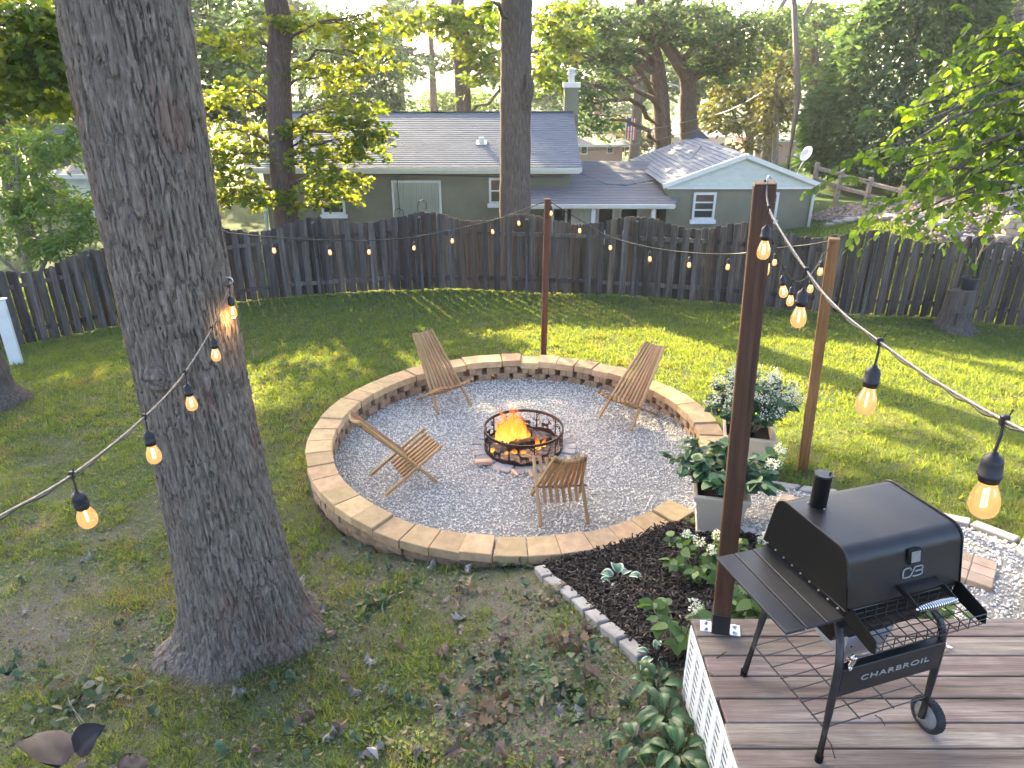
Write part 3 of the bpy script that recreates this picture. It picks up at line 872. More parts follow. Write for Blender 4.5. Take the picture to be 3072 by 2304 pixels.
# ------------------------------------------------------------------ charcoal grill
M['grill_black'] = simple('grill_black', (0.006,0.006,0.0065), (0.013,0.0128,0.013), 6, 0.42, 0.5, rr=.16, detail=8, bump=.0006)
M['grill_side'] = simple('grill_side', (0.004,0.004,0.004), (0.006,0.006,0.006), 9, 0.6, 0.2)
M['shelf_black'] = simple('shelf_black', (0.014,0.015,0.018), (0.024,0.025,0.029), 5, 0.45, 0.5, rr=.12)
M['chrome'] = simple('chrome', (0.65,0.66,0.68), (0.75,0.76,0.78), 10, 0.15, 0.5, 1.0)
M['letter_grey'] = simple('letter_grey', (0.26,0.26,0.25), (0.33,0.33,0.32), 10, 0.5, 0.4, 0.2)
M['tyre'] = simple('tyre_rubber', (0.018,0.018,0.02), (0.035,0.035,0.04), 30, 0.8, 0.3, bump=.002)
M['hub_grey'] = simple('hub_grey', (0.16,0.16,0.155), (0.22,0.22,0.215), 8, 0.55, 0.35)
M['ash_pan'] = simple('ash_pan', (0.34,0.34,0.36), (0.46,0.46,0.48), 6, 0.55, 0.4, 0.3)
GA = R(17.5)
G = thing('charcoal_grill', 'black charcoal grill with chimney and side shelf standing on the deck', 'grill', (1.352, 2.20, DECK_Z), GA)
# hood: extruded rounded profile in y,z
def arc(cy, cz, r, a0, a1, n=7):
    return [(cy+r*math.cos(R(a0+(a1-a0)*i/n)), cz+r*math.sin(R(a0+(a1-a0)*i/n))) for i in range(n+1)]
PROF = [(.052, .795)]+arc(.162, .965, .072, 172, 92, 9)+arc(.475, .962, .072, 86, 5, 9)+[(.585, .772)]
X0, X1 = .012, .592
mb = MB(); n = len(PROF)
V = [(X0, y, z) for y, z in PROF]+[(X1, y, z) for y, z in PROF]
F = [(i, i+1, n+i+1, n+i) for i in range(n-1)]
mb.raw(V, F); hood = mb.build('hood', M['grill_black'], G, smooth=True)
for xx, nm in ((X0-.002, 'hood_end'), (X1+.002, 'hood_end')):
    e = MB()
    cyv = .31; cz_ = .88
    inner = [(cyv+(y-cyv)*1.008, cz_+(z-cz_)*1.02) for y, z in PROF]
    e.prism([(y, z) for y, z in inner], xx-.003, xx+.003, lambda u, w, d: (d, u, w))
    e.build(nm, M['grill_side'], G)
    rim = MB(); rim.tube([(xx, y, z) for y, z in inner], .0045, 6); rim.build('hood_rim', M['grill_black'], hood, smooth=True)
# chimney
cx, cy = .135, .435
mb = MB().lathe([(.0, 0), (.036, 0), (.036, .155), (.0375, .156), (.0375, .159), (0, .160)], 24, (0, 0, 0))
ch = mb.build('chimney', M['grill_black'], G, (cx, cy, 1.026)); 
for p in ch.data.polygons: p.use_smooth = abs(p.normal.z) < .5
MB().lathe([(0, 0), (.0385, 0), (.0385, .003), (0, .0032)], 24).build('damper_cap', M['shelf_black'], ch, (.002, .002, .161))
MB().lathe([(0, 0), (.004, 0), (.006, .006), (.006, .012), (0, .014)], 8).build('damper_knob', M['grill_black'], ch, (.022, -.012, .164), smooth=True)
fl_ = MB().lathe([(.036, .004), (.044, .003), (.044, 0), (.036, 0)], 24).build('flange', M['grill_black'], ch)
for k in range(3):
    a = k*2.1+.5
    MB().lathe([(0, .01), (.004, .009), (.005, 0)], 6).build('flange_screw', M['galv'], ch, (.041*math.cos(a), .041*math.sin(a), .003))
# front face items: point on front face at x, height z
def front(x, z, off=0.0):
    s = (z-.795)/(.975-.795)
    y = .052+(.0907-.052)*s
    return Vector((x, y-off, z+off*.21))
FR = Matrix.Rotation(-math.atan2(.0387, .18), 4, 'X')
def on_front(o, x, z, off): o.matrix_local = Matrix.Translation(front(x, z, off)) @ FR @ Matrix.Rotation(R(90), 4, 'X')
g = MB().box((0, 0, 0), (.068, .070, .016), None, .008).build('temperature_gauge', M['grill_side'], G); on_front(g, .335, .966, .007)
gf = MB().box((0, 0, .009), (.046, .048, .003), None, .001).build('gauge_face', M['hub_grey'], g)
nd_ = MB().box((.004, .004, .0115), (.003, .03, .0015), (0, 0, -.6)).build('gauge_needle', M['letter_grey'], g)
def strokes(name, polys, w, parent, mat, th=.003):
    mb = MB()
    for pl in polys:
        for a, b in zip(pl[:-1], pl[1:]):
            d = Vector((b[0]-a[0], b[1]-a[1], 0)); e = d.normalized()*w*.45
            mb.beam(Vector((a[0], a[1], 0))-e, Vector((b[0], b[1], 0))+e, w, th, up=(0, 0, 1))
    return mb.build(name, mat, parent)
cb = [[(.041,.030),(.040,.036),(.034,.040),(.014,.040),(.006,.036),(.002,.028),(0,.008),(.003,.002),(.010,0),(.032,0),(.040,.004),(.062,.040),(.094,.040),(.101,.036),(.102,.029),(.098,.023),(.091,.021),(.066,.021)],
      [(.091,.021),(.099,.018),(.101,.010),(.097,.003),(.089,0),(.055,0)]]
lg = strokes('hood_emblem', cb, .0055, G, M['letter_grey']); on_front(lg, .285, .876, .0035)
# handle
for xx in (.262, .452):
    hp = MB()
    hp.prism([(.06, .862), (.0, .858), (-.052, .842), (-.058, .830), (-.05, .822), (.0, .832), (.06, .842)], -.002, .002, lambda u, w, d: (d, u, w))
    hp.build('handle_arm', M['grill_black'], G, (xx, 0, -.008))
MB().prism([(.262, .012), (.452, .012), (.452, .065), (.262, .065)], -.0015, .0015, lambda u, w, d: (u, w, .850+d)).build('handle_guard', M['grill_black'], G)
hpts = [(.262+(.19)*i/40, 0, 0) for i in range(41)]
hr = [.007+.0085*math.sin(math.pi*i/40)**.8 for i in range(41)]
hg = MB().tube([(x, -.052, .822) for x, _, _ in hpts], [q*.86 for q in hr], 10).build('handle_core', M['grill_black'], G, smooth=True)
coil = []
for i in range(0, 17*12+1):
    s = i/(17*12); a = 2*math.pi*i/12
    r = .008+.0085*math.sin(math.pi*s)**.8
    coil.append((.264+.186*s, -.052+r*math.cos(a), .822+r*math.sin(a)))
MB().tube(coil, .0033, 5).build('handle_coil', M['chrome'], hg, smooth=True)
for xx in (.258, .456):
    MB().lathe([(0, -.007), (.006, -.004), (.008, 0), (.006, .004), (0, .007)], 10).build('handle_nut', M['chrome'], hg, (xx, -.052, .822), smooth=True)
# firebox below the hood
fb = MB()
T = [(X0+.008, .065), (X1-.008, .065), (X1-.008, .575), (X0+.008, .575)]
B = [(X0+.055, .145), (X1-.055, .145), (X1-.055, .49), (X0+.055, .49)]
fb.raw([(x, y, .79) for x, y in T]+[(x, y, .69) for x, y in T]+[(x, y, .535) for x, y in B], [(0,1,5,4),(1,2,6,5),(2,3,7,6),(3,0,4,7),(4,5,9,8),(5,6,10,9),(6,7,11,10),(7,4,8,11),(8,9,10,11)])
fbo = fb.build('firebox', M['grill_side'], G)
MB().tube([(X0+.004, .055, .786), (X1-.004, .055, .786)], .006, 6).build('firebox_lip', M['grill_black'], fbo)
MB().tube([(X0+.004, .055, .784), (X0+.004, .58, .776)], .006, 6).build('firebox_lip', M['grill_black'], fbo)
for k in range(9):
    MB().lathe([(0, .006), (.004, .005), (.005, 0)], 6).build('firebox_bolt', M['galv'], fbo, (X0-.004, .09+.058*k, .775), (0, R(-90), 0))
# grey ash catcher
ac = MB(); 
ac.raw([(x, y, z) for z, i in ((.52, 0), (.40, .015), (.335, .05)) for x, y in ((.17+i, .15+i), (.42-i, .15+i), (.42-i, .40-i), (.17+i, .40-i))], [(0,1,5,4),(1,2,6,5),(2,3,7,6),(3,0,4,7),(4,5,9,8),(5,6,10,9),(6,7,11,10),(7,4,8,11),(8,9,10,11)])
aco = ac.build('ash_catcher', M['ash_pan'], G)
for dx, dz in ((.20,.46),(.20,.40),(.32,.44),(.32,.425),(.39,.47),(.26,.36)):
    MB().lathe([(0, .004), (.004, .003), (.005, 0)], 6).build('rivet', M['grill_side'], aco, (dx, .150, dz), (R(90), 0, 0))
# shelf
sh = []
for k in range(3):
    x = -.262+.0985*k
    MB().box((x+.047, .31, .742), (.093, .505, .014), None, .003).build('shelf_slat', M['shelf_black'], G)
for yy in (.10, .52):
    MB().box((-.10, yy, .726), (.27, .022, .016)).build('shelf_bracket', M['grill_side'], G)
# legs: bent tubes
def leg(pts, r=.0165): return MB().tube(pts, r, 14).build('leg', M['black_metal'], G, smooth=True)
def bend(p):   # smooth a polyline corner
    out = []
    for i in range(len(p)-1):
        for k in range(4): out.append(Vector(p[i]).lerp(Vector(p[i+1]), k/4))
    out.append(Vector(p[-1])); return out
leg([(0, 0, 0), (-.008, 0, .30), (-.014, .0, .54), (-.010, .012, .60), (.004, .04, .645), (.03, .09, .68), (.06, .14, .70)])
leg([(.548, .0, .08), (.540, 0, .30), (.532, 0, .50), (.528, .008, .575), (.520, .03, .625), (.505, .07, .665), (.48, .13, .70)])
leg([(-.03, .52, 0), (.01, .505, .35), (.045, .49, .70)])
leg([(.57, .52, .08), (.545, .505, .35), (.52, .49, .70)])
for q in ((0, 0, 0.0), (-.03, .52, 0.0)):
    MB().lathe([(0, 0), (.0175, 0), (.0175, .03), (.0165, .032)], 14, q).build('leg_cap', M['grill_side'], G, smooth=True)
# front panel with lettering
pn = MB().box((.262, -.012, .468), (.532, .008, .148), None, .003).build('front_panel', M['grill_black'], G)
MB().box((.262, .004, .541), (.532, .03, .004)).build('panel_flange', M['grill_black'], pn)
cu = bpy.data.curves.new('lettering', 'FONT'); cu.body = 'CHARBROIL'; cu.size = .060; cu.extrude = .0012; cu.align_x = 'CENTER'; cu.align_y = 'CENTER'; cu.space_character = 1.12
tmp = bpy.data.objects.new('lettering_tmp', cu); COL.objects.link(tmp)
bpy.context.view_layer.update()
lm = bpy.data.meshes.new_from_object(tmp.evaluated_get(bpy.context.evaluated_depsgraph_get()))
bpy.data.objects.remove(tmp, do_unlink=True)
lt = add('lettering', lm, M['letter_grey'], pn, (.278, -.0175, .470), (R(90), 0, 0), scale=(1.02, .66, 1))
# bottle opener clip on the left leg
MB().box((.028, -.020, .585), (.036, .010, .040), (0, .3, .2), .003).build('bottle_opener', M['chrome'], G)
for dz in (.612, .558):
    MB().lathe([(.004, -.004), (.014, -.004), (.014, .004), (.004, .004), (.004, -.004)], 14).build('opener_ring', M['chrome'], G, (.022, -.022, dz), (R(80), 0, .3), smooth=True)
# lower wire shelf
def wire(a, b, name='rack_wire', r=.0032, parent=None): return MB().tube([a, b], r, 6).build(name, M['black_metal'], parent or G)
zr = .205
for k in range(8):
    s = k/7
    wire((-.02+.0*s, .0+.50*s, zr), (.545, .0+.50*s, zr))
for k in range(4):
    x = -.012+.55*k/3
    wire((x, -.004, zr-.004), (x, .505, zr-.004), 'rack_rail', .004)
# front wire basket
bz0, bz1 = .715, .765
for xx in (.020, .575):
    MB().prism([(.055, .80), (.03, .812), (-.105, .770), (-.115, .715), (-.09, .708), (.055, .735)], -.003, .003, lambda u, w, d: (d, u, w)).build('basket_side', M['grill_side'], G, (xx, 0, 0))
for q, (yy, zz) in enumerate([(-.108, .762), (-.111, .74), (-.112, .718), (-.07, .714), (-.03, .716), (.01, .722), (.05, .732), (.052, .76)]):
    wire((.02, yy, zz), (.575, yy, zz), 'basket_wire', .0028)
for k in range(10):
    x = .055+.054*k
    MB().tube([(x, -.109, .764), (x, -.113, .714), (x, .045, .729), (x, .049, .782)], .0028, 6).build('basket_hoop', M['black_metal'], G)
# wheels
def wheel(loc):
    w = MB().lathe([(.062, -.018), (.078, -.020), (.0835, -.012), (.0835, .012), (.078, .020), (.062, .018)], 36).build('tyre', M['tyre'], G, loc, (0, R(90), 0), smooth=True)
    tr = MB()
    for k in range(36):
        a = 2*math.pi*k/36
        tr.box((.0835*math.cos(a), .0835*math.sin(a), 0), (.004, .007, .026), (0, 0, a))
    tr.build('tread', M['tyre'], w)
    MB().lathe([(0, .012), (.020, .012), (.024, .008), (.05, .008), (.055, .016), (.064, .016), (.064, -.016), (0, -.016)], 30).build('hub', M['hub_grey'], w, smooth=True)
    for k in range(4):
        a = k*math.pi/2+.5
        MB().box((.045*math.cos(a), .045*math.sin(a), .0105), (.012, .034, .005), (0, 0, a), .002).build('hub_slot', M['grill_side'], w)
wheel((.582, -.002, .0845)); wheel((.600, .52, .0845))
MB().tube([(.52, -.002, .0845), (.60, -.002, .0845)], .006, 8).build('axle', M['chrome'], G)

# ------------------------------------------------------------------ light strings
M['cable_black'] = simple('cable_black', (0.012,0.012,0.013), (0.03,0.03,0.03), 20, 0.55, 0.4)
M['cable_steel'] = simple('cable_steel', (0.12,0.115,0.105), (0.22,0.21,0.19), 60, 0.5, 0.4, 0.5)
M['socket'] = simple('socket_rubber', (0.008,0.007,0.010), (0.018,0.016,0.02), 20, 0.5, 0.4)
t = NT('amber_glass')
lw = t.n('ShaderNodeLayerWeight', Blend=0.35)
tr = t.n('ShaderNodeBsdfTransparent'); tr.inputs['Color'].default_value = (1.0, 0.86, 0.62, 1)
gl = t.n('ShaderNodeBsdfGlossy', Roughness=0.06); gl.inputs['Color'].default_value = (1.0, 0.9, 0.75, 1)
em = t.n('ShaderNodeEmission', Strength=0.20); em.inputs['Color'].default_value = (1.0, 0.55, 0.20, 1)
m1 = t.n('ShaderNodeMixShader'); t.l(t.math('MULTIPLY', lw.outputs['Fresnel'], 0.7), m1.inputs[0]); t.l(tr.outputs[0], m1.inputs[1]); t.l(gl.outputs[0], m1.inputs[2])
m2 = t.n('ShaderNodeAddShader')
fm = t.n('ShaderNodeMixShader'); fm.inputs[0].default_value = 0.62; t.l(m1.outputs[0], fm.inputs[1]); t.l(em.outputs[0], fm.inputs[2])
M['amber_glass'] = t.done(fm.outputs[0])
M['filament'] = emit('filament', (1.0, 0.70, 0.32), 5.0)
SOCK = [(0, 0), (.006, 0), (.008, -.006), (.016, -.012), (.019, -.022), (.0195, -.044), (.0215, -.046), (.0215, -.050), (.0195, -.052), (.018, -.062), (0, -.062)]
BULB = [(.0135, -.058), (.0145, -.066), (.019, -.078), (.0245, -.094), (.0268, -.108), (.0258, -.122), (.021, -.133), (.012, -.140), (0, -.142)]
sock_me = MB().lathe(SOCK, 16).mesh('socket'); sock_me.materials.append(M['socket'])
bulb_me = MB().lathe(BULB, 18).mesh('bulb'); bulb_me.materials.append(M['amber_glass'])
fil_me = MB().tube([(-.003, 0, -.078), (-.004, 0, -.118), (.004, 0, -.120), (.003, 0, -.080)], .0020, 6).mesh('filament'); fil_me.materials.append(M['filament'])
for me in (sock_me, bulb_me): me.polygons.foreach_set('use_smooth', [True]*len(me.polygons))
def spline(P, n=12):
    P = [Vector(p) for p in P]; out = []
    for i in range(len(P)-1):
        p0, p1, p2, p3 = P[max(i-1, 0)], P[i], P[i+1], P[min(i+2, len(P)-1)]
        for k in range(n):
            s = k/n
            out.append(0.5*((2*p1)+(p2-p0)*s+(2*p0-5*p1+4*p2-p3)*s*s+(3*p1-p0-3*p2+p3)*s**3))
    out.append(P[-1]); return out
def string(label, pts, bulbs, drop=.05, cable='cable_black', cr=.0045, tilt=None, glow=()):
    """pts: cable points; bulbs: points on the cable where sockets hang"""
    o0 = Vector(pts[0])
    st = thing('light_string', label, 'string lights', tuple(o0))
    sp = spline(pts)
    MB().tube([p-o0 for p in sp], cr, 7).build('cable', M[cable], st, smooth=True)
    if cable == 'cable_steel':
        MB().tube([p-o0+Vector((0, .004, -.006))+Vector((0, 0, .003*math.sin(i*.9))) for i, p in enumerate(sp)], cr*.8, 6).build('electric_cable', M['cable_black'], st, smooth=True)
    for i, b in enumerate(bulbs):
        b = Vector(b); q = min(sp, key=lambda p: (p-b).length)-o0
        tl = tilt[i] if tilt else (random.uniform(-.16,.16), random.uniform(-.16,.16))
        dr = drop*(1.0 if not hasattr(drop, '__len__') else 1.0)
        lead = MB().tube([q+Vector((0, 0, .004)), q+Vector((.002, 0, -dr*.5)), q+Vector((0, 0, -dr))], .0032, 6).build('lead', M['cable_black'], st)
        MB().box((0, 0, 0), (.016, .012, .022), None, .003).build('clip', M['socket'], lead, q)
        MB().tube([q+Vector((.004,0,0)), q+Vector((.010,0,.022))], .002, 5).build('cable_tie', M['socket'], lead)
        s = add('socket', sock_me, None, st, q+Vector((0, 0, -dr)), (tl[0], tl[1], random.uniform(0, 6)))
        add('bulb', bulb_me, None, s); add('filament', fil_me, None, s)
        if i in glow:
            l = bpy.data.lights.new('bulb_light', 'POINT'); l.energy = .55; l.color = (1, .55, .2); l.shadow_soft_size = .02
            lo = bpy.data.objects.new('bulb_light', l); lo.location = (0, 0, -.155); link(lo, s)
    return st
# depth (along the view axis) of the near strings was read from the size of their bulbs
HOOK = Vector(atz(690, 842, 4.42))
near_l = [atz(-130, 1620, 1.45), atz(0, 1548, 1.62), atz(215, 1425, 1.95), atz(420, 1262, 2.55), atz(545, 1130, 3.25), atz(635, 985, 3.95), atz(680, 880, 4.30), HOOK]
tree_bulb = [atz(222, 1423, 1.96), atz(430, 1255, 2.6), atz(557, 1118, 3.3), atz(636, 985, 3.95), atz(687, 862, 4.36)]
string('string of amber bulbs running from the lower left corner up to the big tree', near_l, tree_bulb, .055, 'cable_steel', .0034, [(.0,-.28),(.0,-.02),(0,.03),(.0,.03),(0,0)], glow=(4,))
back_l = [HOOK, atz(640, 690, 6.2), atz(700, 700, 7.4), atz(820, 712, 8.6), atz(1000, 721, 9.6), atz(1180, 718, 10.2), atz(1330, 695, 10.5), atz(1500, 655, 10.7), BP_TOP+Vector((0, 0, -.02))]
back_b = [atz(815, 711, 8.6), atz(980, 721, 9.5), atz(1113, 722, 10.0), atz(1247, 712, 10.3), atz(1361, 688, 10.5), atz(1474, 662, 10.7), atz(1568, 628, 10.8)]
string('string of small bulbs hanging before the fence between the big tree and the slim post', back_l, back_b, .06, 'cable_black', .007)
mid = [BP_TOP+Vector((0, 0, -.02)), atz(1740, 660, 10.2), atz(1830, 710, 9.8), atz(1950, 742, 9.2), atz(2070, 758, 8.7), atz(2200, 762, 8.2), atz(2330, 745, 7.6), atz(2420, 735, 7.2), TP_TOP+Vector((-.03, 0, -.02))]
mid_b = [atz(1662, 618, 10.6), atz(1737, 660, 10.2), atz(1827, 708, 9.8), atz(1941, 740, 9.2), atz(2063, 758, 8.7), atz(2182, 762, 8.25), atz(2328, 748, 7.6)]
string('string of small bulbs sagging before the fence from the slim post to the lawn post', mid, mid_b, .05, 'cable_black', .007)
side = [TP_TOP+Vector((.0, -.03, 0)), atz(2466, 770, 6.3), atz(2440, 815, 5.9), atz(2405, 842, 5.4), atz(2378, 838, 4.9), atz(2348, 800, 4.3), atz(2316, 720, 3.7), atz(2288, 600, 3.2), NP_TOP+Vector((.0, .0, .012))]
side_b = [atz(2472, 765, 6.3), atz(2440, 818, 5.9), atz(2380, 838, 4.95), atz(2346, 803, 4.35), atz(2305, 745, 3.75)]
string('short sagging string of bulbs hanging between the lawn post and the deck post', side, side_b, .045, 'cable_black', .0045, [(0,0),(0,.1),(.05,.1),(.0,-.2),(.1,.22)])
near_r = [NP_TOP+Vector((.0, -.02, .012)), atz(2312, 635, 2.80), atz(2430, 825, 2.40), atz(2520, 930, 2.15), atz(2640, 1025, 1.85), atz(2780, 1125, 1.60), atz(2920, 1210, 1.40), atz(3060, 1285, 1.24), atz(3200, 1350, 1.10)]
near_b = [atz(2310, 628, 2.82), atz(2425, 820, 2.42), atz(2638, 1022, 1.86), atz(3018, 1262, 1.29)]
string('thick wire with large amber bulbs crossing from the deck post to the right edge', near_r, near_b, .065, 'cable_steel', .0034, [(0,.02),(0,0),(0,.06),(0,.08)])
# screw hook in the bark
hk = MB().tube([(-.10, .02, .02), (-.03, .0, .02), (0, 0, .02), (.015, 0, .012), (.018, 0, -.004), (.008, 0, -.016), (-.006, 0, -.014)], .0045, 7).build('screw_hook', M['galv'], None, tuple(HOOK), smooth=True)
tag(hk, 'small steel screw hook holding the light string on the big tree', 'hook')
hk2 = MB().tube([(0, 0, -.02), (0, 0, .012), (.006, 0, .022), (.014, 0, .018), (.014, 0, .008)], .0035, 7).build('screw_hook', M['galv'], None, tuple(NP_TOP+Vector((0, -.02, .012))), smooth=True)
tag(hk2, 'small steel screw hook on top of the deck post', 'hook')

# ------------------------------------------------------------------ board fence
M['fence_wood'] = wood('fence_wood', (0.042,0.036,0.032), (0.092,0.079,0.069), (0.17,0.15,0.133), axis=2, scale=5, rand=0.38, bump=0.005, crack=0.5, rough=0.9, spec=0.1)
M['fence_brown'] = wood('fence_brown', (0.056,0.041,0.031), (0.115,0.086,0.065), (0.18,0.14,0.11), axis=2, scale=5, rand=0.38, bump=0.005, crack=0.5, rough=0.9, spec=0.1)
M['pipe_grey'] = simple('pipe_grey', (0.10,0.105,0.105), (0.17,0.175,0.175), 14, 0.6, 0.4, 0.3)
FH = 1.72
def picket_mesh(h, w=.138):
    c = .03
    mb = MB(); mb.prism([(-w/2, 0), (w/2, 0), (w/2, h-c), (w/2-c, h), (-w/2+c, h), (-w/2, h-c)], -.009, .009, lambda u, v, d: (u, d, v))
    return mb.mesh('picket')
PK = {}
def get_picket(h):
    k = round(h/.03)
    if k not in PK: PK[k] = picket_mesh(k*.03)
    return PK[k]
def fence(label, line, phase, posts, brown=lambda s: False):
    """line: base points (x,y); boards alternate between the two sides of the rails; tops rise to each post"""
    L = [0.0]
    for a, b in zip(line[:-1], line[1:]): L.append(L[-1]+math.dist(a, b))
    def at(s):
        s = max(0, min(L[-1]-1e-6, s))
        i = max(k for k in range(len(L)-1) if L[k] <= s); q = (s-L[i])/(L[i+1]-L[i])
        a, b = line[i], line[i+1]
        return a[0]+(b[0]-a[0])*q, a[1]+(b[1]-a[1])*q, math.atan2(b[1]-a[1], b[0]-a[0])
    x0, y0, _ = at(0)
    f = thing('board_fence', label, 'fence', (x0, y0, 0))
    def top(s):
        return FH+.105*math.cos(2*math.pi*(s-phase)/2.44)
    st = .131; n = int(L[-1]/st); rg = random.Random(int(x0*10))
    for k in range(n):
        s = (k+.5)*st; x, y, a = at(s)
        near = k % 2 == 0
        off = -.036 if near else .036
        px, py = x-math.sin(a)*off, y+math.cos(a)*off
        g = gz(px, py)
        o = add('picket', get_picket(top(s)+rg.uniform(-.012,.012)-.03), M['fence_wood'], f, (px-x0, py-y0, g+.03+rg.uniform(-.01,.01)), (rg.uniform(-.006,.006), rg.uniform(-.013,.013), a+rg.uniform(-.02,.02)))
        if (brown(s) and not near) or rg.random() < .07:
            o.material_slots[0].link = 'OBJECT'; o.material_slots[0].material = M['fence_brown']
    m = int(L[-1]/2.44)+1
    for h in (.32, FH-.36):
        for k in range(m):
            s0, s1 = k*2.44+.002, min((k+1)*2.44, L[-1])-.002
            if s1-s0 < .2: continue
            a = at(s0); b = at(s1)
            MB().beam((a[0]-x0, a[1]-y0, gz(a[0], a[1])+h), (b[0]-x0, b[1]-y0, gz(b[0], b[1])+h), .038, .088).build('rail', M['fence_wood'], f)
    for s in posts:
        x, y, a = at(s); px, py = x+math.sin(a)*.085, y-math.cos(a)*.085
        p = MB().lathe([(.031, -.2), (.031, top(s)-.13), (.036, top(s)-.13), (.036, top(s)-.10), (.02, top(s)-.085), (0, top(s)-.08)], 12).build('steel_post', M['pipe_grey'], f, (px-x0, py-y0, gz(px, py)), smooth=True)
    return f
bl = [(-7.7,15.95),(-6.69,16.18),(-4.6,16.33),(-2.09,16.25),(.82,16.05),(3.02,15.6),(5.8,14.93),(7.45,14.66),(10.18,14.9),(13.6,15.4)]
pb = [math.dist(bl[0], bl[1])+math.dist(bl[1], bl[2])+math.dist(bl[2], bl[3])+k*2.44 for k in range(-2, 7)]
fence('long weathered dark board fence with wavy top across the back of the yard', bl, pb[2], [s for s in pb if s > 0], brown=lambda s: 4.0 < s < 9.5 and random.random() < .55)
sl = [(-19.5,13.6),(-13.2,15.0),(-10.87,15.35),(-9.17,15.55),(-7.85,15.9)]
fence('short brownish board fence stretch at the far left behind the big tree', sl, .6, [.6, 3.04, 5.48, 7.92, 10.36], brown=lambda s: True)
# old stump with a potted sapling
SX, SY = 9.25, 14.15
sg = gz(SX, SY)
M['stump_wood'] = wood('stump_wood', (0.055,0.045,0.04), (0.10,0.085,0.075), (0.16,0.14,0.125), axis=2, scale=4, rand=0, bump=.01, crack=.6)
V = []; F = []; n = 22; rgs = random.Random(2)
lob = [rgs.uniform(.85,1.2) for _ in range(n)]
for i, (z, r) in enumerate([(-.1,.50),(.05,.40),(.16,.33),(.4,.29),(.7,.275),(.86,.27)]):
    for k in range(n):
        a = 2*math.pi*k/n; rr = r*(1+(lob[k]-1)*(1.2 if i < 3 else .5)*(.9 if i else 1.2))*(.93 if math.cos(a) < -.2 else 1.05)
        V.append((rr*math.cos(a), rr*math.sin(a), z+(.05*math.cos(a+1) if i == 5 else 0)))
for i in range(5):
    for k in range(n): F.append((i*n+k, i*n+(k+1) % n, (i+1)*n+(k+1) % n, (i+1)*n+k))
F.append(tuple(5*n+k for k in range(n)))
stp = thing('tree_stump', 'grey tree stump standing against the fence on the right', 'stump', (SX, SY, sg))
add('stump_wood', raw_mesh('stump', V, F), M['stump_wood'], stp)
for k in range(3):
    MB().box((-.12+.1*k, -.30, .30+.14*(k % 2)), (.11, .03, .34), (0, 0, 0), .008).build('split_slab', M['stump_wood'], stp)
M['pot_green'] = simple('pot_green', (0.010,0.022,0.024), (0.016,0.032,0.034), 10, 0.5, 0.4)
M['potting_soil'] = simple('potting_soil', (0.02,0.014,0.010), (0.055,0.04,0.03), 40, 0.95, 0.1, bump=.01)
pot = thing('potted_sapling', 'thin bare sapling in a dark green pot on the stump', 'potted plant', (SX+.12, SY, sg+.87))
MB().lathe([(0, 0), (.13, 0), (.155, .21), (.17, .21), (.17, .25), (.15, .25), (.145, .22), (0, .22)], 20).build('pot', M['pot_green'], pot, smooth=False)
MB().lathe([(0, .228), (.145, .222)], 20).build('soil', M['potting_soil'], pot)
tw = MB(); tw.tube([(0, 0, .2), (.03, 0, .6), (.1, 0, 1.0), (.25, 0, 1.5), (.42, 0, 1.95)], [.012, .010, .008, .006, .003], 6)
tw.tube([(.05, 0, .75), (.2, 0, .95), (.32, 0, 1.1)], [.006, .004, .002], 5); tw.tube([(.02, 0, .6), (-.05, 0, .85)], [.005, .002], 5)
M['twig'] = simple('twig', (0.16,0.14,0.09), (0.26,0.23,0.16), 20, 0.8, 0.2)
tw.build('stem', M['twig'], pot, smooth=True)
# white corner board at the left edge
WP = atZ(60, 1066, -.95)
wp = MB().box((-.10, 0, .66), (.24, .07, 1.34), None, .01); wp.box((-.10, 0, 1.345), (.30, .13, .03), None, .008)
tag(wp.build('white_panel', M['white_plastic'], None, (WP[0], WP[1], gz(WP[0], WP[1])), (0, 0, .15)), 'plain white upright panel at the left edge before the fence', 'panel')

# ------------------------------------------------------------------ neighbour's house beyond the fence
M['stucco'] = simple('stucco_olive', (0.155,0.155,0.108), (0.20,0.198,0.142), 1.6, 0.95, 0.1, bump=0.004, bs=60)
M['trim'] = simple('trim_cream', (0.62,0.62,0.55), (0.70,0.70,0.63), 5, 0.6, 0.3)
M['white_paint'] = simple('white_paint', (0.54,0.545,0.50), (0.62,0.625,0.58), 5, 0.5, 0.35)
M['siding'] = simple('siding_white', (0.50,0.53,0.45), (0.57,0.60,0.52), 4, 0.6, 0.3, rand=.03)
M['siding_cream'] = simple('siding_cream', (0.52,0.51,0.42), (0.60,0.59,0.50), 4, 0.6, 0.3, rand=.04)
def shingle_mat(name, c1, c2, moss):
    t = NT(name); v = t.coord('Object', (1, 1, 1)); v2 = t.coord('Object', (.35, 6, 6))
    a = t.noise(v2, 6, 3, .7); b = t.noise(v, 1.3, 4, .6); d = t.noise(v, 60, 3)
    c = t.ramp(a, [(.3, c1), (.7, c2)])
    c = t.mix(t.ramp(b, [(.5, (0,0,0)), (.75, (.5,.5,.5))]), c, moss)
    return t.done(t.bsdf(c, .9, .2, 0, d, .006, .6))
M['shingle'] = shingle_mat('shingle', (0.12,0.14,0.175), (0.205,0.23,0.275), (0.27,0.29,0.32))
M['shingle_old'] = shingle_mat('shingle_old', (0.13,0.135,0.15), (0.22,0.225,0.245), (0.20,0.155,0.14))
M['dark_glass'] = simple('window_glass', (0.03,0.035,0.035), (0.06,0.065,0.06), 3, 0.06, 0.6)
M['curtain'] = simple('curtain_cloth', (0.36,0.38,0.30), (0.50,0.52,0.42), 26, 0.9, 0.1, stretch=(1,1,.02))
M['sill'] = simple('sill_white', (0.62,0.65,0.66), (0.70,0.73,0.74), 6, 0.6, 0.3)
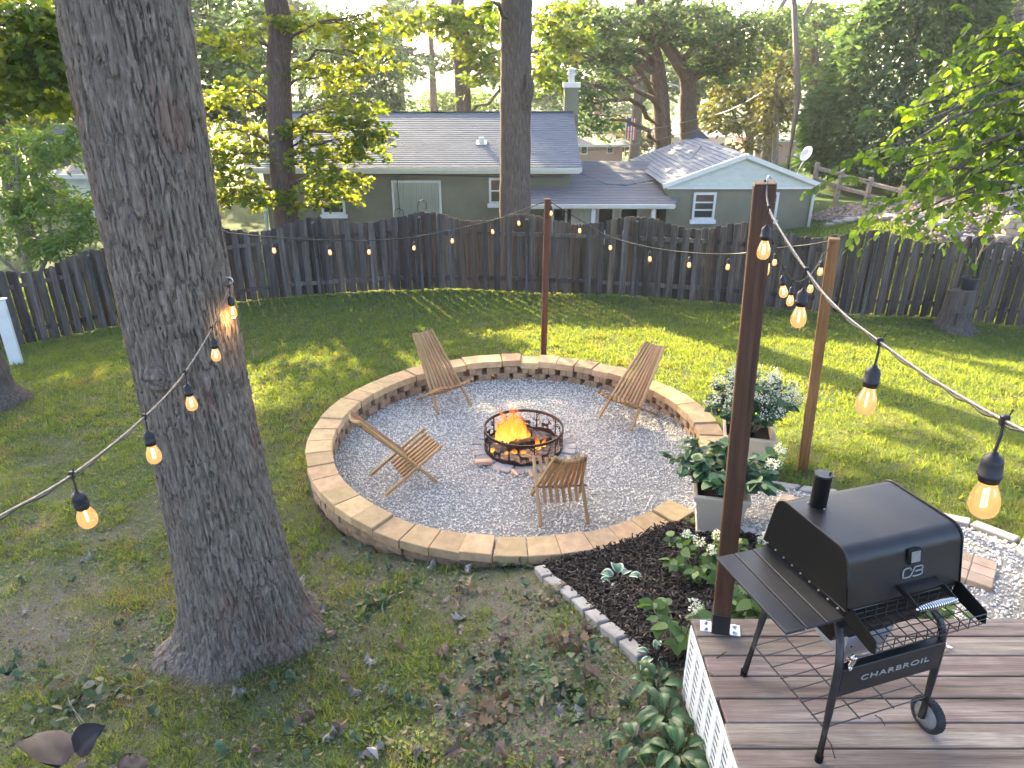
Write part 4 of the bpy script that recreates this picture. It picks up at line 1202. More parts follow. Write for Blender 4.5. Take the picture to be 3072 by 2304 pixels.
M['ridge_dark'] = simple('ridge_cap', (0.07,0.075,0.09), (0.11,0.115,0.13), 20, 0.9, 0.2)
house = thing('neighbour_house', 'long olive stucco house with grey shingle roofs behind the fence', 'house', (0, 22.0, 0))
HO = Vector((0, 22.0, 0))
def H(mb, name, mat, parent=house, smooth=False):
    mb.v = [tuple(Vector(p)-HO) for p in mb.v]
    return mb.build(name, mat, parent, smooth=smooth)
def box2(x0, x1, y0, y1, z0, z1): return MB().box(((x0+x1)/2, (y0+y1)/2, (z0+z1)/2), (x1-x0, y1-y0, z1-z0))
def shingle_plane(name, a, b, c, d, n, mat, th=.022, parent=house):
    """a->b eave, d->c ridge; n courses as overlapping wedges"""
    a, b, c, d = map(Vector, (a, b, c, d)); nr = (b-a).cross(d-a).normalized()
    if nr.z < 0: nr = -nr
    mb = MB()
    for k in range(n):
        s0, s1 = k/n, min(1, (k+1.0)/n)
        p, q = a.lerp(d, s0), b.lerp(c, s0); r, s = b.lerp(c, s1), a.lerp(d, s1)
        mb.raw([p+nr*th, q+nr*th, r+nr*.002, s+nr*.002, p-nr*.002, q-nr*.002], [(0,1,2,3),(4,5,1,0)])
    o = H(mb, name, mat, parent)
    o['kind'] = 'stuff'
    return o
# main block
EX0, EX1, EY, EZ, RY, RZ = -8.15, 2.13, 22.45, 1.56, 26.5, 2.90
H(box2(EX0+.35, EX1-.3, 23.0, 29.5, -2.2, EZ+.05), 'wall', M['stucco'])
roof = shingle_plane('roof', (EX0, EY, EZ), (EX1, EY, EZ), (EX1, RY, RZ), (EX0, RY, RZ), 28, M['shingle'])
shingle_plane('roof_back', (EX0, 2*RY-EY, EZ), (EX1, 2*RY-EY, EZ), (EX1, RY, RZ), (EX0, RY, RZ), 8, M['shingle'])
H(MB().prism([(EY+.05, EZ-.02), (2*RY-EY-.05, EZ-.02), (RY, RZ-.06)], EX0+.30, EX1-.25, lambda u, w, d: (d, u, w)), 'gable_wall', M['stucco'])
H(MB().tube([(EX0, RY, RZ+.02), (EX1, RY, RZ+.02)], .06, 6), 'ridge_cap', M['ridge_dark'])
H(box2(EX0, EX1, EY-.02, EY+.02, EZ-.16, EZ-.02), 'fascia', M['trim'])
H(box2(EX0+.05, EX1-.05, EY+.022, 23.0, EZ-.20, EZ-.163), 'soffit', M['trim'])
gut = H(MB().prism([(EY-.02, EZ-.10), (EY-.11, EZ-.10), (EY-.13, EZ-.005), (EY-.115, EZ-.005), (EY-.10, EZ-.085), (EY-.02, EZ-.085)], EX0, EX1, lambda u, w, d: (d, u, w)), 'gutter', M['white_paint'])
H(MB().tube([(EX0+.12, EY-.06, EZ-.1), (EX0+.18, 22.9, EZ-.3), (EX0+.28, 22.93, EZ-.6), (EX0+.28, 22.93, -1.5)], .045, 8), 'downspout', M['white_paint'], smooth=True)
def window(x0, x1, z0, z1, y, mulls=0, bars=0, fill='dark_glass', sill=True, parent=house, fw=.07):
    o = MB()
    for xa, xb, za, zb in ((x0-fw, x0, z0-fw, z1+fw), (x1, x1+fw, z0-fw, z1+fw), (x0, x1, z1, z1+fw), (x0, x1, z0-fw, z0)):
        o.box(((xa+xb)/2, y-.03, (za+zb)/2), (xb-xa, .07, zb-za))
    w = H(o, 'window', M['white_paint'], parent)
    def sub(mb, nm, mt): return H(mb, nm, mt, w)
    sub(box2(x0, x1, y-.012, y-.004, z0, z1), 'pane', M[fill])
    for k in range(bars):
        zz = z0+(z1-z0)*(k+1)/(bars+1)
        sub(box2(x0, x1, y-.045, y-.013, zz-.022, zz+.022), 'sash_bar', M['white_paint'])
    for k in range(mulls):
        xx = x0+(x1-x0)*(k+1)/(mulls+1)
        sub(box2(xx-.02, xx+.02, y-.046, y-.014, z0, z1), 'mullion', M['white_paint'])
    if sill: sub(box2(x0-fw-.05, x1+fw+.05, y-.12, y-.002, z0-fw-.11, z0-fw-.002), 'sill', M['sill'])
    return w
def pxw(px0, px1, py0, py1, Y):
    a = atY(px0, py1, Y); b = atY(px1, py0, Y); return a[0], b[0], a[2], b[2]
x0, x1, z0, z1 = pxw(1190, 1316, 548, 690, 22.99)
w = window(x0, x1, z0, z1, 23.0, fill='curtain', sill=False)
for k in range(22):      # hanging curtain folds
    xx = x0+(x1-x0)*(k+.5)/22
    c_ = MB().tube([(xx, 22.972, z0), (xx, 22.972, z1)], (x1-x0)/52, 6); H(c_, 'curtain_fold', M['curtain'], w)
x0, x1, z0, z1 = pxw(973, 1025, 575, 636, 22.99); window(x0, x1, z0, z1, 23.0, bars=1)
x0, x1, z0, z1 = pxw(1474, 1540, 540, 604, 22.99); window(x0, x1, z0, z1, 23.0, bars=1)
H(box2(-.95, -.83, 22.9, 22.998, -.62, -.45), 'meter_box', M['white_paint'])
# cable along the eave
H(MB().tube([(-3.55, 22.93, -1.0), (-3.6, 22.93, 1.1), (-3.5, 22.93, 1.28), (-1, 22.93, 1.22), (1.6, 22.93, 1.2)], .014, 5), 'wall_cable', M['ridge_dark'])
# vent and chimney
vz = EZ+(RZ-EZ)*.40; vy = EY+(RY-EY)*.40; vx = atY(1445, 462, vy)[0]
rv = H(MB().box((vx, vy, vz+.03), (.34, .34, .03), (math.atan2(RZ-EZ, RY-EY), 0, 0)).box((vx, vy, vz+.12), (.16, .16, .16)), 'roof_vent', M['white_paint'])
cx0, cx1 = atY(1692, 300, 26.9)[0], atY(1733, 300, 26.9)[0]
cz1 = atY(1710, 262, 26.9)[2]
chm = H(box2(cx0, cx1, 26.55, 27.15, 1.5, cz1), 'chimney', M['stucco'])
H(box2(cx0-.05, cx1+.05, 26.5, 27.2, cz1, cz1+.16), 'chimney_cap', M['trim'], chm)
H(MB().lathe([(.11, 0), (.11, .22), (.17, .24), (.17, .30), (.12, .33), (.12, .38), (.19, .40), (.19, .43), (0, .47)], 14, ((cx0+cx1)/2, 26.85, cz1+.16)), 'flue_pipe', M['galv'], chm)
# porch roof, porch wall
PY, PZ, PRY, PRZ = 21.2, .66, 26.4, 1.30
PX0, PX1 = .35, 4.78
shingle_plane('porch_roof', (PX0, PY, PZ), (PX1, PY, PZ), (PX1+2.2, PRY, PRZ), (PX0, PRY, PRZ), 30, M['shingle_old'], .018)
H(MB().raw([(PX0, PY+.05, PZ-.02), (PX1-.05, PY+.05, PZ-.02), (PX1+2.1, PRY, PRZ-.03), (PX0, PRY, PRZ-.03), (PX0, PRY, -1), (PX1+2.1, PRY, -1)], [(0,1,2,3), (3,2,5,4)]), 'porch_ceiling', M['trim'])
H(box2(PX0, PX1, PY-.02, PY+.02, PZ-.14, PZ-.01), 'porch_fascia', M['trim'])
H(MB().prism([(PY-.02, PZ-.10), (PY-.10, PZ-.10), (PY-.12, PZ-.005), (PY-.02, PZ-.005)], PX0, PX1, lambda u, w, d: (d, u, w)), 'porch_gutter', M['white_paint'])
H(box2(EX1-.25, 4.62, 22.9, 23.0, -2, PZ+.2), 'porch_wall', M['siding_cream'])
for k in range(14):
    xx = EX1-.2+k*.19
    H(box2(xx, xx+.165, 22.87, 22.897, -2, PZ+.15), 'board', M['siding_cream'])
x0, x1, z0, z1 = pxw(1794, 1838, 622, 690, 22.86); window(x0, x1, z0, z1, 22.87)
x0, x1, z0, z1 = pxw(1860, 1912, 622, 690, 22.86); window(x0, x1, z0, z1, 22.87)
x0, x1, z0, z1 = pxw(1660, 1695, 622, 690, 22.86); window(x0, x1, z0, z1, 22.87)
for px in (1960, 1780):
    xx = atY(px, 640, PY+.15)[0]
    H(box2(xx-.06, xx+.06, PY+.1, PY+.22, -1.5, PZ-.15), 'porch_column', M['trim'])
# gable wing
GY, GX0, GX1, GEZ, GRZ, GBY = 21.8, 4.50, 9.27, 1.12, 1.99, 28.4
GXm = (GX0+GX1)/2
H(box2(GX0+.2, GX1-.22, GY+.12, 28.2, -2, GEZ+.02), 'wing_wall', M['stucco'])
shingle_plane('wing_roof_left', (GX0, GBY, GEZ), (GX0, GY-.12, GEZ), (GXm, GY-.12, GRZ), (GXm, GBY, GRZ), 15, M['shingle'])
shingle_plane('wing_roof_right', (GX1, GY-.12, GEZ), (GX1, GBY, GEZ), (GXm, GBY, GRZ), (GXm, GY-.12, GRZ), 15, M['shingle'])
# gable siding boards
nb = 9; hgt = GRZ-.09-GEZ
for k in range(nb):
    za, zb = GEZ-.02+hgt*k/nb, GEZ-.02+hgt*(k+1)/nb-.004
    wa = (GX1-GX0-.36)/2*(1-(za-GEZ+.02)/hgt); wb = (GX1-GX0-.36)/2*(1-(zb-GEZ+.02)/hgt)
    mb = MB().raw([(GXm-wa, GY, za), (GXm+wa, GY, za), (GXm+wb, GY+.042, zb), (GXm-wb, GY+.042, zb), (GXm-wa, GY+.05, za), (GXm+wa, GY+.05, za), (GXm+wb, GY+.05, zb), (GXm-wb, GY+.05, zb)], [(0,1,2,3),(4,5,1,0),(0,3,7,4),(1,5,6,2),(7,6,5,4)])
    H(mb, 'siding_board', M['siding'])
H(MB().prism([(GX0+.12, GEZ-.03), (GX1-.12, GEZ-.03), (GXm, GRZ-.06)], GY+.052, GY+.12, lambda u, w, d: (u, d, w)), 'gable_sheathing', M['siding'])
for sgn in (-1, 1):
    a = Vector((GXm, GY-.07, GRZ-.03)); b = Vector((GX0 if sgn < 0 else GX1, GY-.07, GEZ-.03))
    H(MB().beam(a, b, .10, .13), 'bargeboard', M['white_paint'])
H(box2(GX0+.15, GX1-.15, GY-.02, GY+.11, GEZ-.12, GEZ-.03), 'frieze_board', M['white_paint'])
H(MB().tube([(GX1-.05, GY-.05, GEZ-.05), (GX1-.10, GY+.02, GEZ-.2), (GX1-.19, GY+.06, GEZ-.35), (GX1-.19, GY+.06, -1.2)], .045, 8), 'downspout', M['white_paint'], smooth=True)
x0, x1, z0, z1 = pxw(2081, 2142, 584, 652, GY+.1); window(x0, x1, z0, z1, GY+.118, bars=2)
x0, x1, z0, z1 = pxw(2262, 2330, 584, 652, GY+.1); window(x0, x1, z0, z1, GY+.118, bars=2)
H(MB().raw([(GXm-.45, GBY-.6, GRZ-.05), (GXm+.45, GBY-.6, GRZ-.05), (GXm, GBY-.65, GRZ+.30), (GXm, GBY+.3, GRZ)], [(0,1,2),(1,3,2),(0,2,3)]), 'roof_peak', M['ridge_dark'])
H(MB().tube([(2.2, 24.0, 1.20), (3.0, 23.2, .95), (3.6, 23.1, .93), (4.6, 23.4, 1.05), (5.6, 23.8, 1.45), (6.3, 24.8, 1.95)], .014, 5), 'roof_cable', M['ridge_dark'], smooth=True)
# satellite dish at the far eave
ds = thing('satellite_dish', 'grey satellite dish on the right end of the house roof', 'satellite dish', (9.35, 24.2, 1.2))
M['dish'] = simple('dish_grey', (0.42,0.44,0.46), (0.52,0.54,0.56), 6, 0.5, 0.4)
dm = MB().lathe([(0, 0), (.09, .009), (.18, .034), (.25, .064), (.254, .06), (.18, .026), (.09, .0), (0, -.009)], 22)
dm.build('dish', M['dish'], ds, (.28, 0, .55), (R(15), R(-65), 0), smooth=True)
MB().tube([(0, 0, -.15), (.12, 0, .2), (.28, 0, .5)], .02, 6).build('mast', M['galv'], ds); MB().tube([(.25, 0, .4), (-.12, -.05, .52)], .012, 6).build('feed_arm', M['galv'], ds)
MB().box((-.14, -.05, .54), (.09, .06, .06), None, .01).build('receiver', M['white_plastic'], ds)
# bird-feeder hooks before the big window
for i, (px, h) in enumerate(((1255, 1.30), (1212, 1.05))):
    b = atY(px, 660, 20.5); g = gz(b[0], 20.5); top = atY(px, 600 if i == 0 else 625, 20.5)[2]
    L = top-g
    hk = MB().tube([(0, 0, 0), (0, 0, L-.18), (.03, 0, L-.05), (.14, 0, L), (.24, 0, L-.05), (.26, 0, L-.2), (.22, 0, L-.26)], .012, 6).build('shepherd_hook', M['black_metal'], None, (b[0], 20.5, g), (0, 0, 0 if i == 0 else math.pi), smooth=True)
    tag(hk, ('taller thin black garden hook before the large window', 'shorter thin black garden hook before the large window')[i], 'garden hook')

# ------------------------------------------------------------------ far houses
M['brick_far'] = simple('brick_far', (0.36,0.22,0.17), (0.44,0.28,0.22), 9, 0.9, 0.1)
M['roof_far'] = simple('roof_far', (0.24,0.23,0.23), (0.32,0.31,0.31), 6, 0.9, 0.1, stretch=(.3,1,6))
def far_house(label, px0, px1, eave, ridge, base, Y, wall, roofm, wins, depth=8):
    a = atY(px0, eave, Y); b = atY(px1, eave, Y); zr = atY(px0, ridge, Y+depth/2)[2]; zb = atY(px0, base, Y)[2]
    w = b[0]-a[0]; h = a[2]-zb
    f = thing('far_house', label, 'house', (a[0], Y, zb))
    MB().box((w/2, depth/2, h/2-1), (w-.8, depth-.8, h+2)).build('wall', wall, f)
    rr = zr-zb; ov = .35
    MB().raw([(-ov, -ov, h), (w+ov, -ov, h), (w+ov, depth+ov, h), (-ov, depth+ov, h), (depth*.35, depth/2, rr), (w-depth*.35, depth/2, rr)], [(0,1,5,4),(1,2,5),(2,3,4,5),(3,0,4),(0,3,2,1)]).build('roof', roofm, f)
    MB().box((w/2, -ov, h-.1), (w+2*ov, .1, .2)).build('fascia', M['white_paint'], f)
    for wx0, wx1, wz0, wz1 in wins:
        p = atY(wx0, wz1, Y); q = atY(wx1, wz0, Y)
        ww = MB().box(((p[0]+q[0])/2-a[0], .37, (p[2]+q[2])/2-zb), (q[0]-p[0], .08, q[2]-p[2])).build('window', M['white_paint'], f)
        MB().box(((p[0]+q[0])/2-a[0], .32, (p[2]+q[2])/2-zb), ((q[0]-p[0])*.7, .04, (q[2]-p[2])*.76)).build('pane', M['dark_glass'], ww)
    return f, a, zb
fh, a, zb = far_house('far pink brick house with grey hip roof beyond the chimney', 1700, 1885, 432, 385, 475, 62, M['brick_far'], M['roof_far'], [(1742,1765,434,465),(1821,1843,434,462)], 9)
MB().box((3.0, 4.5, 4.2), (.8, .8, 2.0)).build('chimney', M['brick_far'], fh)
far_house('far red brick house with white door at the street, right of the pines', 2262, 2420, 418, 398, 468, 70, M['brick_far'], M['roof_far'], [(2270,2290,425,455)], 8)
far_house('far low house with pale grey roof behind the twin oak trunks', 1975, 2190, 408, 372, 440, 85, M['white_paint'], M['roof_far'], [], 10)
far_house('pale low house at the far left behind the bright green bush', 150, 420, 520, 430, 680, 34, M['siding'], M['roof_far'], [], 8)
far_house('dark brown house at the far left partly hidden by the big trunk', 60, 345, 420, 330, 520, 44, simple('dark_siding', (0.10,0.085,0.075), (0.14,0.12,0.105), 6, .9), M['roof_far'], [], 9)
# flag on a pole
fp = atY(1872, 470, 56); ftop = atY(1876, 345, 56)
fg = thing('flag_pole', 'striped red and white flag hanging on a pole by the far brick house', 'flag', tuple(fp))
MB().tube([(0, 0, -1), (0, 0, ftop[2]-fp[2])], .05, 8).build('pole', M['white_paint'], fg)
Lf = ftop[2]-fp[2]
M['flag_red'] = simple('flag_red', (0.5,0.05,0.05), (0.56,0.07,0.07), 5, .8); M['flag_blue'] = simple('flag_blue', (0.03,0.05,0.2), (0.04,0.06,0.25), 5, .8)
for k in range(7):
    x = .06+.10*k
    MB().box((x+.05, .02*math.sin(k*1.7), Lf-.9-.02*k), (.098, .02, 1.5)).build('flag_stripe', M['flag_red'] if k % 2 == 0 else M['white_paint'], fg)
MB().box((.22, -.03, Lf-.50), (.32, .02, .6)).build('flag_canton', M['flag_blue'], fg)
# poles and wires
M['pole_wood'] = wood('pole_wood', (0.12,0.095,0.075), (0.18,0.145,0.12), (0.25,0.21,0.175), axis=2, rand=0)
up = atY(2362, 508, 30); ut = atY(2368, 60, 30)
MBp = MB().tube([(0, 0, -2), (0, 0, (ut-up)[2]*.5), (ut[0]-up[0], 0, ut[2]-up[2]+1)], [.14, .12, .10], 10).build('utility_pole', M['pole_wood'], None, tuple(up), smooth=True)
tag(MBp, 'tall bare wooden utility pole right of the gable roof', 'pole')
lp = atY(2040, 420, 50); lt_ = atY(2040, 275, 50)
hl = lt_[2]-lp[2]
lamp = thing('street_lamp', 'pale street lamp pole with curved arm between the oak trunks', 'street lamp', tuple(lp))
MB().tube([(0, 0, -3), (0, 0, hl)], .14, 8).build('pole', M['galv'], lamp, smooth=True)
MB().tube([(0, 0, hl-.1), (-.5, 0, hl+.35), (-1.2, 0, hl+.5), (-1.7, 0, hl+.4)], .06, 6).build('arm', M['galv'], lamp, smooth=True)
MB().box((-2.0, 0, hl+.36), (.7, .25, .12), None, .04).build('lamp_head', M['galv'], lamp)
for i, (p, q, sag, lab) in enumerate((((1250, 470, 28), (2610, 200, 34), 1.2, 'lowest thin overhead wire crossing behind the house roofs'),
                                      ((1730, 400, 30), (2560, 130, 33), 1.0, 'middle thin overhead wire rising to the right of the oak trunks'),
                                      ((2060, 345, 48), (2420, 170, 30), .8, 'pale slack overhead wire leaving the street lamp'))):
    a_, b_ = Vector(atY(*p)), Vector(atY(*q)); pts = []
    for k in range(17):
        s = k/16; pts.append(a_.lerp(b_, s)+Vector((0, 0, -4*sag*s*(1-s)))-a_)
    tag(MB().tube(pts, .014, 5).build('overhead_wire', M['cable_steel'], None, tuple(a_)), lab, 'wire')

# ------------------------------------------------------------------ right bank: split rail fence, rocks, block wall, corrugated screen
M['rail_wood'] = wood('rail_wood', (0.16,0.13,0.105), (0.25,0.21,0.175), (0.36,0.31,0.265), axis=0, rand=.12)
rf = thing('rail_fence', 'low split rail fence climbing the stony bank on the right', 'fence', (9.6, 24.5, 0))
rp = [atY(2440, 560, 25.0), atY(2512, 585, 24.0), atY(2597, 610, 22.8), atY(2690, 640, 21.6), atY(2790, 672, 20.4)]
for i, p in enumerate(rp):
    top = .75
    MB().box((p[0]-9.6, p[1]-24.5, p[2]+.2), (.13, .13, 1.2), (.02, .03, .3), .015).build('rail_post', M['rail_wood'], rf)
    if i:
        a_ = rp[i-1]
        for hh in (.25, .62):
            MB().beam((a_[0]-9.6, a_[1]-24.5, a_[2]+hh), (p[0]-9.6, p[1]-24.5, p[2]+hh+.03), .07, .13, bev=.02).build('rail', M['rail_wood'], rf)
M['rock'] = NT('rock_stone'); 
t = M['rock']; a_ = t.n('ShaderNodeAttribute', attribute_name='tint'); c = t.ramp(a_.outputs['Fac'], [(0, (0.10,0.078,0.065)), (.5, (0.20,0.165,0.14)), (1, (0.32,0.285,0.255))]); M['rock'] = t.done(t.bsdf(c, .92, .12))
def bank(x, y): return inside([(9.4,23.5),(10.2,20.2),(10.6,18.2),(12.5,16.6),(16,16.5),(17,22),(13.5,22.5),(12.0,24.5)], x, y)
x, y = scatter(11000, (9, 17, 16.4, 25), bank)
iv, if_ = ico()
o = stones('bank_rocks', np.stack([x, y, gbase(x, y)+.02], 1), RNG.uniform(.03,.085,len(x)), M['rock'], RNG.beta(2,2,len(x)), iv, if_)
tag(o, 'scattered tan and grey rocks covering the bank beyond the fence', 'rocks', kind='stuff')
# stone edging of the bank, flat slabs
eg = thing('slab_border', 'crooked line of flat grey stone slabs edging the neighbour lawn', 'border', (10.0, 20.0, 0))
rg = random.Random(4)
for k in range(34):
    s = k/33; xx = 9.55+2.3*s+rg.uniform(-.12,.12); yy = 21.4-3.9*s+rg.uniform(-.15,.15)
    MB().box((0, 0, 0), (rg.uniform(.2,.42), rg.uniform(.15,.28), .09), None, .02).build('slab', M['hearth_stone'], eg, (xx-10, yy-20, gz(xx, yy)+.05+rg.uniform(0,.06)), (rg.uniform(-.15,.15), rg.uniform(-.15,.15), rg.uniform(0, 3)))
M['tan_block'] = simple('tan_block', (0.36,0.29,0.20), (0.50,0.41,0.30), 8, .93, .1, bump=.01, rand=.12)
tw_ = thing('retaining_wall', 'tan split block retaining wall at the right beyond the fence', 'wall', (12.6, 17.9, 0))
bm_ = MB().box((0, 0, 0), (.39, .22, .145), None, .018).mesh('wall_block')
for r_ in range(6):
    for k in range(15):
        xx = 12.4+.40*k+(.2 if r_ % 2 else 0); yy = 17.9-.04*(k)+rg.uniform(-.012,.012)+.015*r_
        add('wall_block', bm_, M['tan_block'], tw_, (xx-12.6, yy-17.9, gz(13.0, 17.5)-.15+.15*r_), (0, 0, rg.uniform(-.02,.02)))
M['corrugated'] = simple('corrugated_grey', (0.30,0.29,0.275), (0.40,0.39,0.37), 4, .6, .3, .2, stretch=(6,1,.3))
mb = MB(); n = 120; V = []; F = []
for k in range(n+1):
    xx = .06*k; yy = .022*math.sin(k*math.pi*.66)
    V += [(xx, yy, 0), (xx, yy, 2.1), (xx, yy+.008, 0), (xx, yy+.008, 2.1)]
for k in range(n):
    F += [(4*k, 4*k+4, 4*k+5, 4*k+1), (4*k+2, 4*k+3, 4*k+7, 4*k+6), (4*k+1, 4*k+5, 4*k+7, 4*k+3)]
sc = thing('corrugated_screen', 'grey ribbed panel screen behind the retaining wall at the right', 'screen', (13.1, 19.2, gz(13.0, 17.5)+.55))
add('ribbed_sheet', raw_mesh('ribbed_sheet', V, F), M['corrugated'], sc)

# ------------------------------------------------------------------ trees
DIAMOND = np.array([(0,0),(.42,.30),(1,0),(.42,-.30)])
NARROW = np.array([(0,0),(.4,.17),(1,0),(.4,-.17)])
OVATE = np.array([(0,0),(.18,.27),(.5,.34),(.8,.2),(1,0),(.8,-.2),(.5,-.34),(.18,-.27)])
OAK = np.array([(0,0),(.12,.10),(.26,.34),(.36,.14),(.52,.46),(.62,.16),(.80,.34),(1,0),(.80,-.34),(.62,-.16),(.52,-.46),(.36,-.14),(.26,-.34),(.12,-.10)])
def leaf_verts(P, D, N, size, shape, fold=.25):
    """P base points, D length directions, N normals"""
    S = np.cross(N, D); S /= np.linalg.norm(S, axis=1)[:, None]+1e-9
    N2 = np.cross(D, S)
    x = shape[:, 0][None, :, None]; y = shape[:, 1][None, :, None]
    s = size[:, None, None]
    return P[:, None]+s*(x*D[:, None]+y*S[:, None]+(fold*np.abs(y)-.18*x*x)*N2[:, None])
def leaf_mesh(name, P, size, shape, tint, up=.8, droop=.15, fold=.25, D=None):
    n = len(P)
    if D is None:
        D = RNG.normal(size=(n, 3)); D[:, 2] = D[:, 2]*.5-droop
    D = D/np.linalg.norm(D, axis=1)[:, None]
    N = RNG.normal(size=(n, 3))*(1-up*.5); N[:, 2] += up
    N -= (N*D).sum(1)[:, None]*D; N /= np.linalg.norm(N, axis=1)[:, None]+1e-9
    V = leaf_verts(P, D, N, size, shape, fold); k = len(shape)
    return np_mesh(name, V.reshape(-1, 3), np.arange(n*k).reshape(n, k), tint)
def blob_clumps(c, r, m):
    d = RNG.normal(size=(m, 3)); d /= np.linalg.norm(d, axis=1)[:, None]
    return np.array(c)+d*(RNG.uniform(.25, 1.0, (m, 1))**.55)*np.array(r)
def sprays(cl, per, clump, droop, nt=6):
    """leaves set along short twigs that fan out flat from each clump centre"""
    m = len(cl); q = max(2, per//nt)
    az = RNG.uniform(0, 2*math.pi, (m, nt)); el = RNG.normal(0, .28, (m, nt))-droop*.35
    d = np.stack([np.cos(az)*np.cos(el), np.sin(az)*np.cos(el), np.sin(el)], 2)
    L = clump*RNG.uniform(.7, 2.3, (m, nt))
    u = RNG.uniform(.12, 1, (m, nt, q))
    P = cl[:, None, None]+d[:, :, None]*(L[:, :, None]*u)[..., None]
    P[..., 2] -= droop*.5*(L[:, :, None]*u*u)
    P += RNG.normal(0, .085*clump, P.shape)
    sd = np.stack([-np.sin(az), np.cos(az), az*0], 2)
    D = d[:, :, None]*.7+sd[:, :, None]*RNG.choice((-1., 1.), (m, nt, q))[..., None]*RNG.uniform(.2, 1.1, (m, nt, q, 1))
    D[..., 2] += RNG.normal(-droop*.5, .3, (m, nt, q))
    return P.reshape(-1, 3), D.reshape(-1, 3)
def B(px, py, Y, rx, ry, n, dp=1.2):
    """blob seen round picture point px,py at distance Y; radii in picture pixels"""
    c = atY(px, py, Y); z = Y/ray(px, py)[1]; k = z/FPX
    return (c, (rx*k, dp*max(rx, ry)*k*.8, ry*k), n)
def limb_pts(a, b, g, n=6, sag=.12, wob=.05):
    a, b = Vector(a), Vector(b); L = (b-a).length; out = []
    w = [Vector((g.uniform(-1,1), g.uniform(-1,1), g.uniform(-1,1)))*wob*L for _ in range(n+1)]
    for i in range(n+1):
        s = i/n
        out.append(a.lerp(b, s)+Vector((0, 0, sag*L*math.sin(math.pi*s)))+(w[i] if 0 < i < n else Vector()))
    return out
def tree(name, label, cat, trunk, tr, blobs, leafmat_, bark, shape=DIAMOND, lsize=.2, clump=.45, per=38, limbs=14, limb_r=.05, extra=(), up=.7, droop=.2, group=None, tint=(.0, 1.0), seed=0, nside=14, from_h=.45):
    g = random.Random(seed)
    base = Vector(trunk[0])
    T = thing(name, label, cat, tuple(base), 0, group)
    mb = MB()
    sp = spline(trunk, 8) if len(trunk) > 2 else [Vector(p) for p in trunk]
    ns = len(sp)
    rs = []
    for i, p in enumerate(sp):
        s = i/(ns-1)*(len(tr)-1); k = min(int(s), len(tr)-2); q = s-k
        rs.append((tr[k]*(1-q)+tr[k+1]*q)*g.uniform(.965, 1.035))
    mb.tube([p-base for p in sp], rs, nside)
    for e in extra:
        pts, r0, r1 = e
        es = spline([Vector(p) for p in pts], 6)
        mb.tube([p-base for p in es], [r0+(r1-r0)*i/(len(es)-1) for i in range(len(es))], 9)
    Pc, Dc, Sz, Ti = [], [], [], []
    for bi, (c, r, n) in enumerate(blobs):
        m = max(2, int(n/per)); cl = blob_clumps(c, r, m)
        P_, D_ = sprays(cl, per, clump, droop)
        k = len(P_); Pc.append(P_); Dc.append(D_); Sz.append(lsize*RNG.uniform(.6, 1.2, k))
        t0 = np.repeat(RNG.uniform(tint[0], tint[1], m), k//m); Ti.append(np.clip(t0*.6+RNG.uniform(0, .4, k), 0, 1))
    # limbs to blob centres and some clumps
    tips = [np.array(b[0]) for b in blobs][:limbs]
    for c in tips:
        c = Vector(c)
        cand = [i for i in range(ns) if i > ns*from_h*.4 and sp[i].z < c.z-.15*abs((c-sp[i]).length)] or [ns-1]
        i = min(cand, key=lambda k: (sp[k]-c).length)
        r0 = min(limb_r*1.4, rs[i]*.6)
        L = limb_pts(sp[i]-base, c-base, g)
        mb.tube(L, [r0*(1-.78*k/(len(L)-1)) for k in range(len(L))], 7, cap=False)
        for _ in range(3):
            k = g.randrange(2, len(L)); e = c-base+Vector((g.uniform(-1,1), g.uniform(-1,1), g.uniform(-.5,.7)))*float(np.mean(blobs[0][1]))*.8
            L2 = limb_pts(L[k], e, g, 4, .08)
            mb.tube(L2, [r0*.4*(1-.8*q/4) for q in range(5)], 5, cap=False)
    mb.build('trunk', bark, T, smooth=True)
    P = np.concatenate(Pc)-np.array(base); S = np.concatenate(Sz); t_ = np.concatenate(Ti)
    add('crown', leaf_mesh('crown', P, S, shape, t_, up, droop, .25, np.concatenate(Dc)), leafmat_, T)
    return T

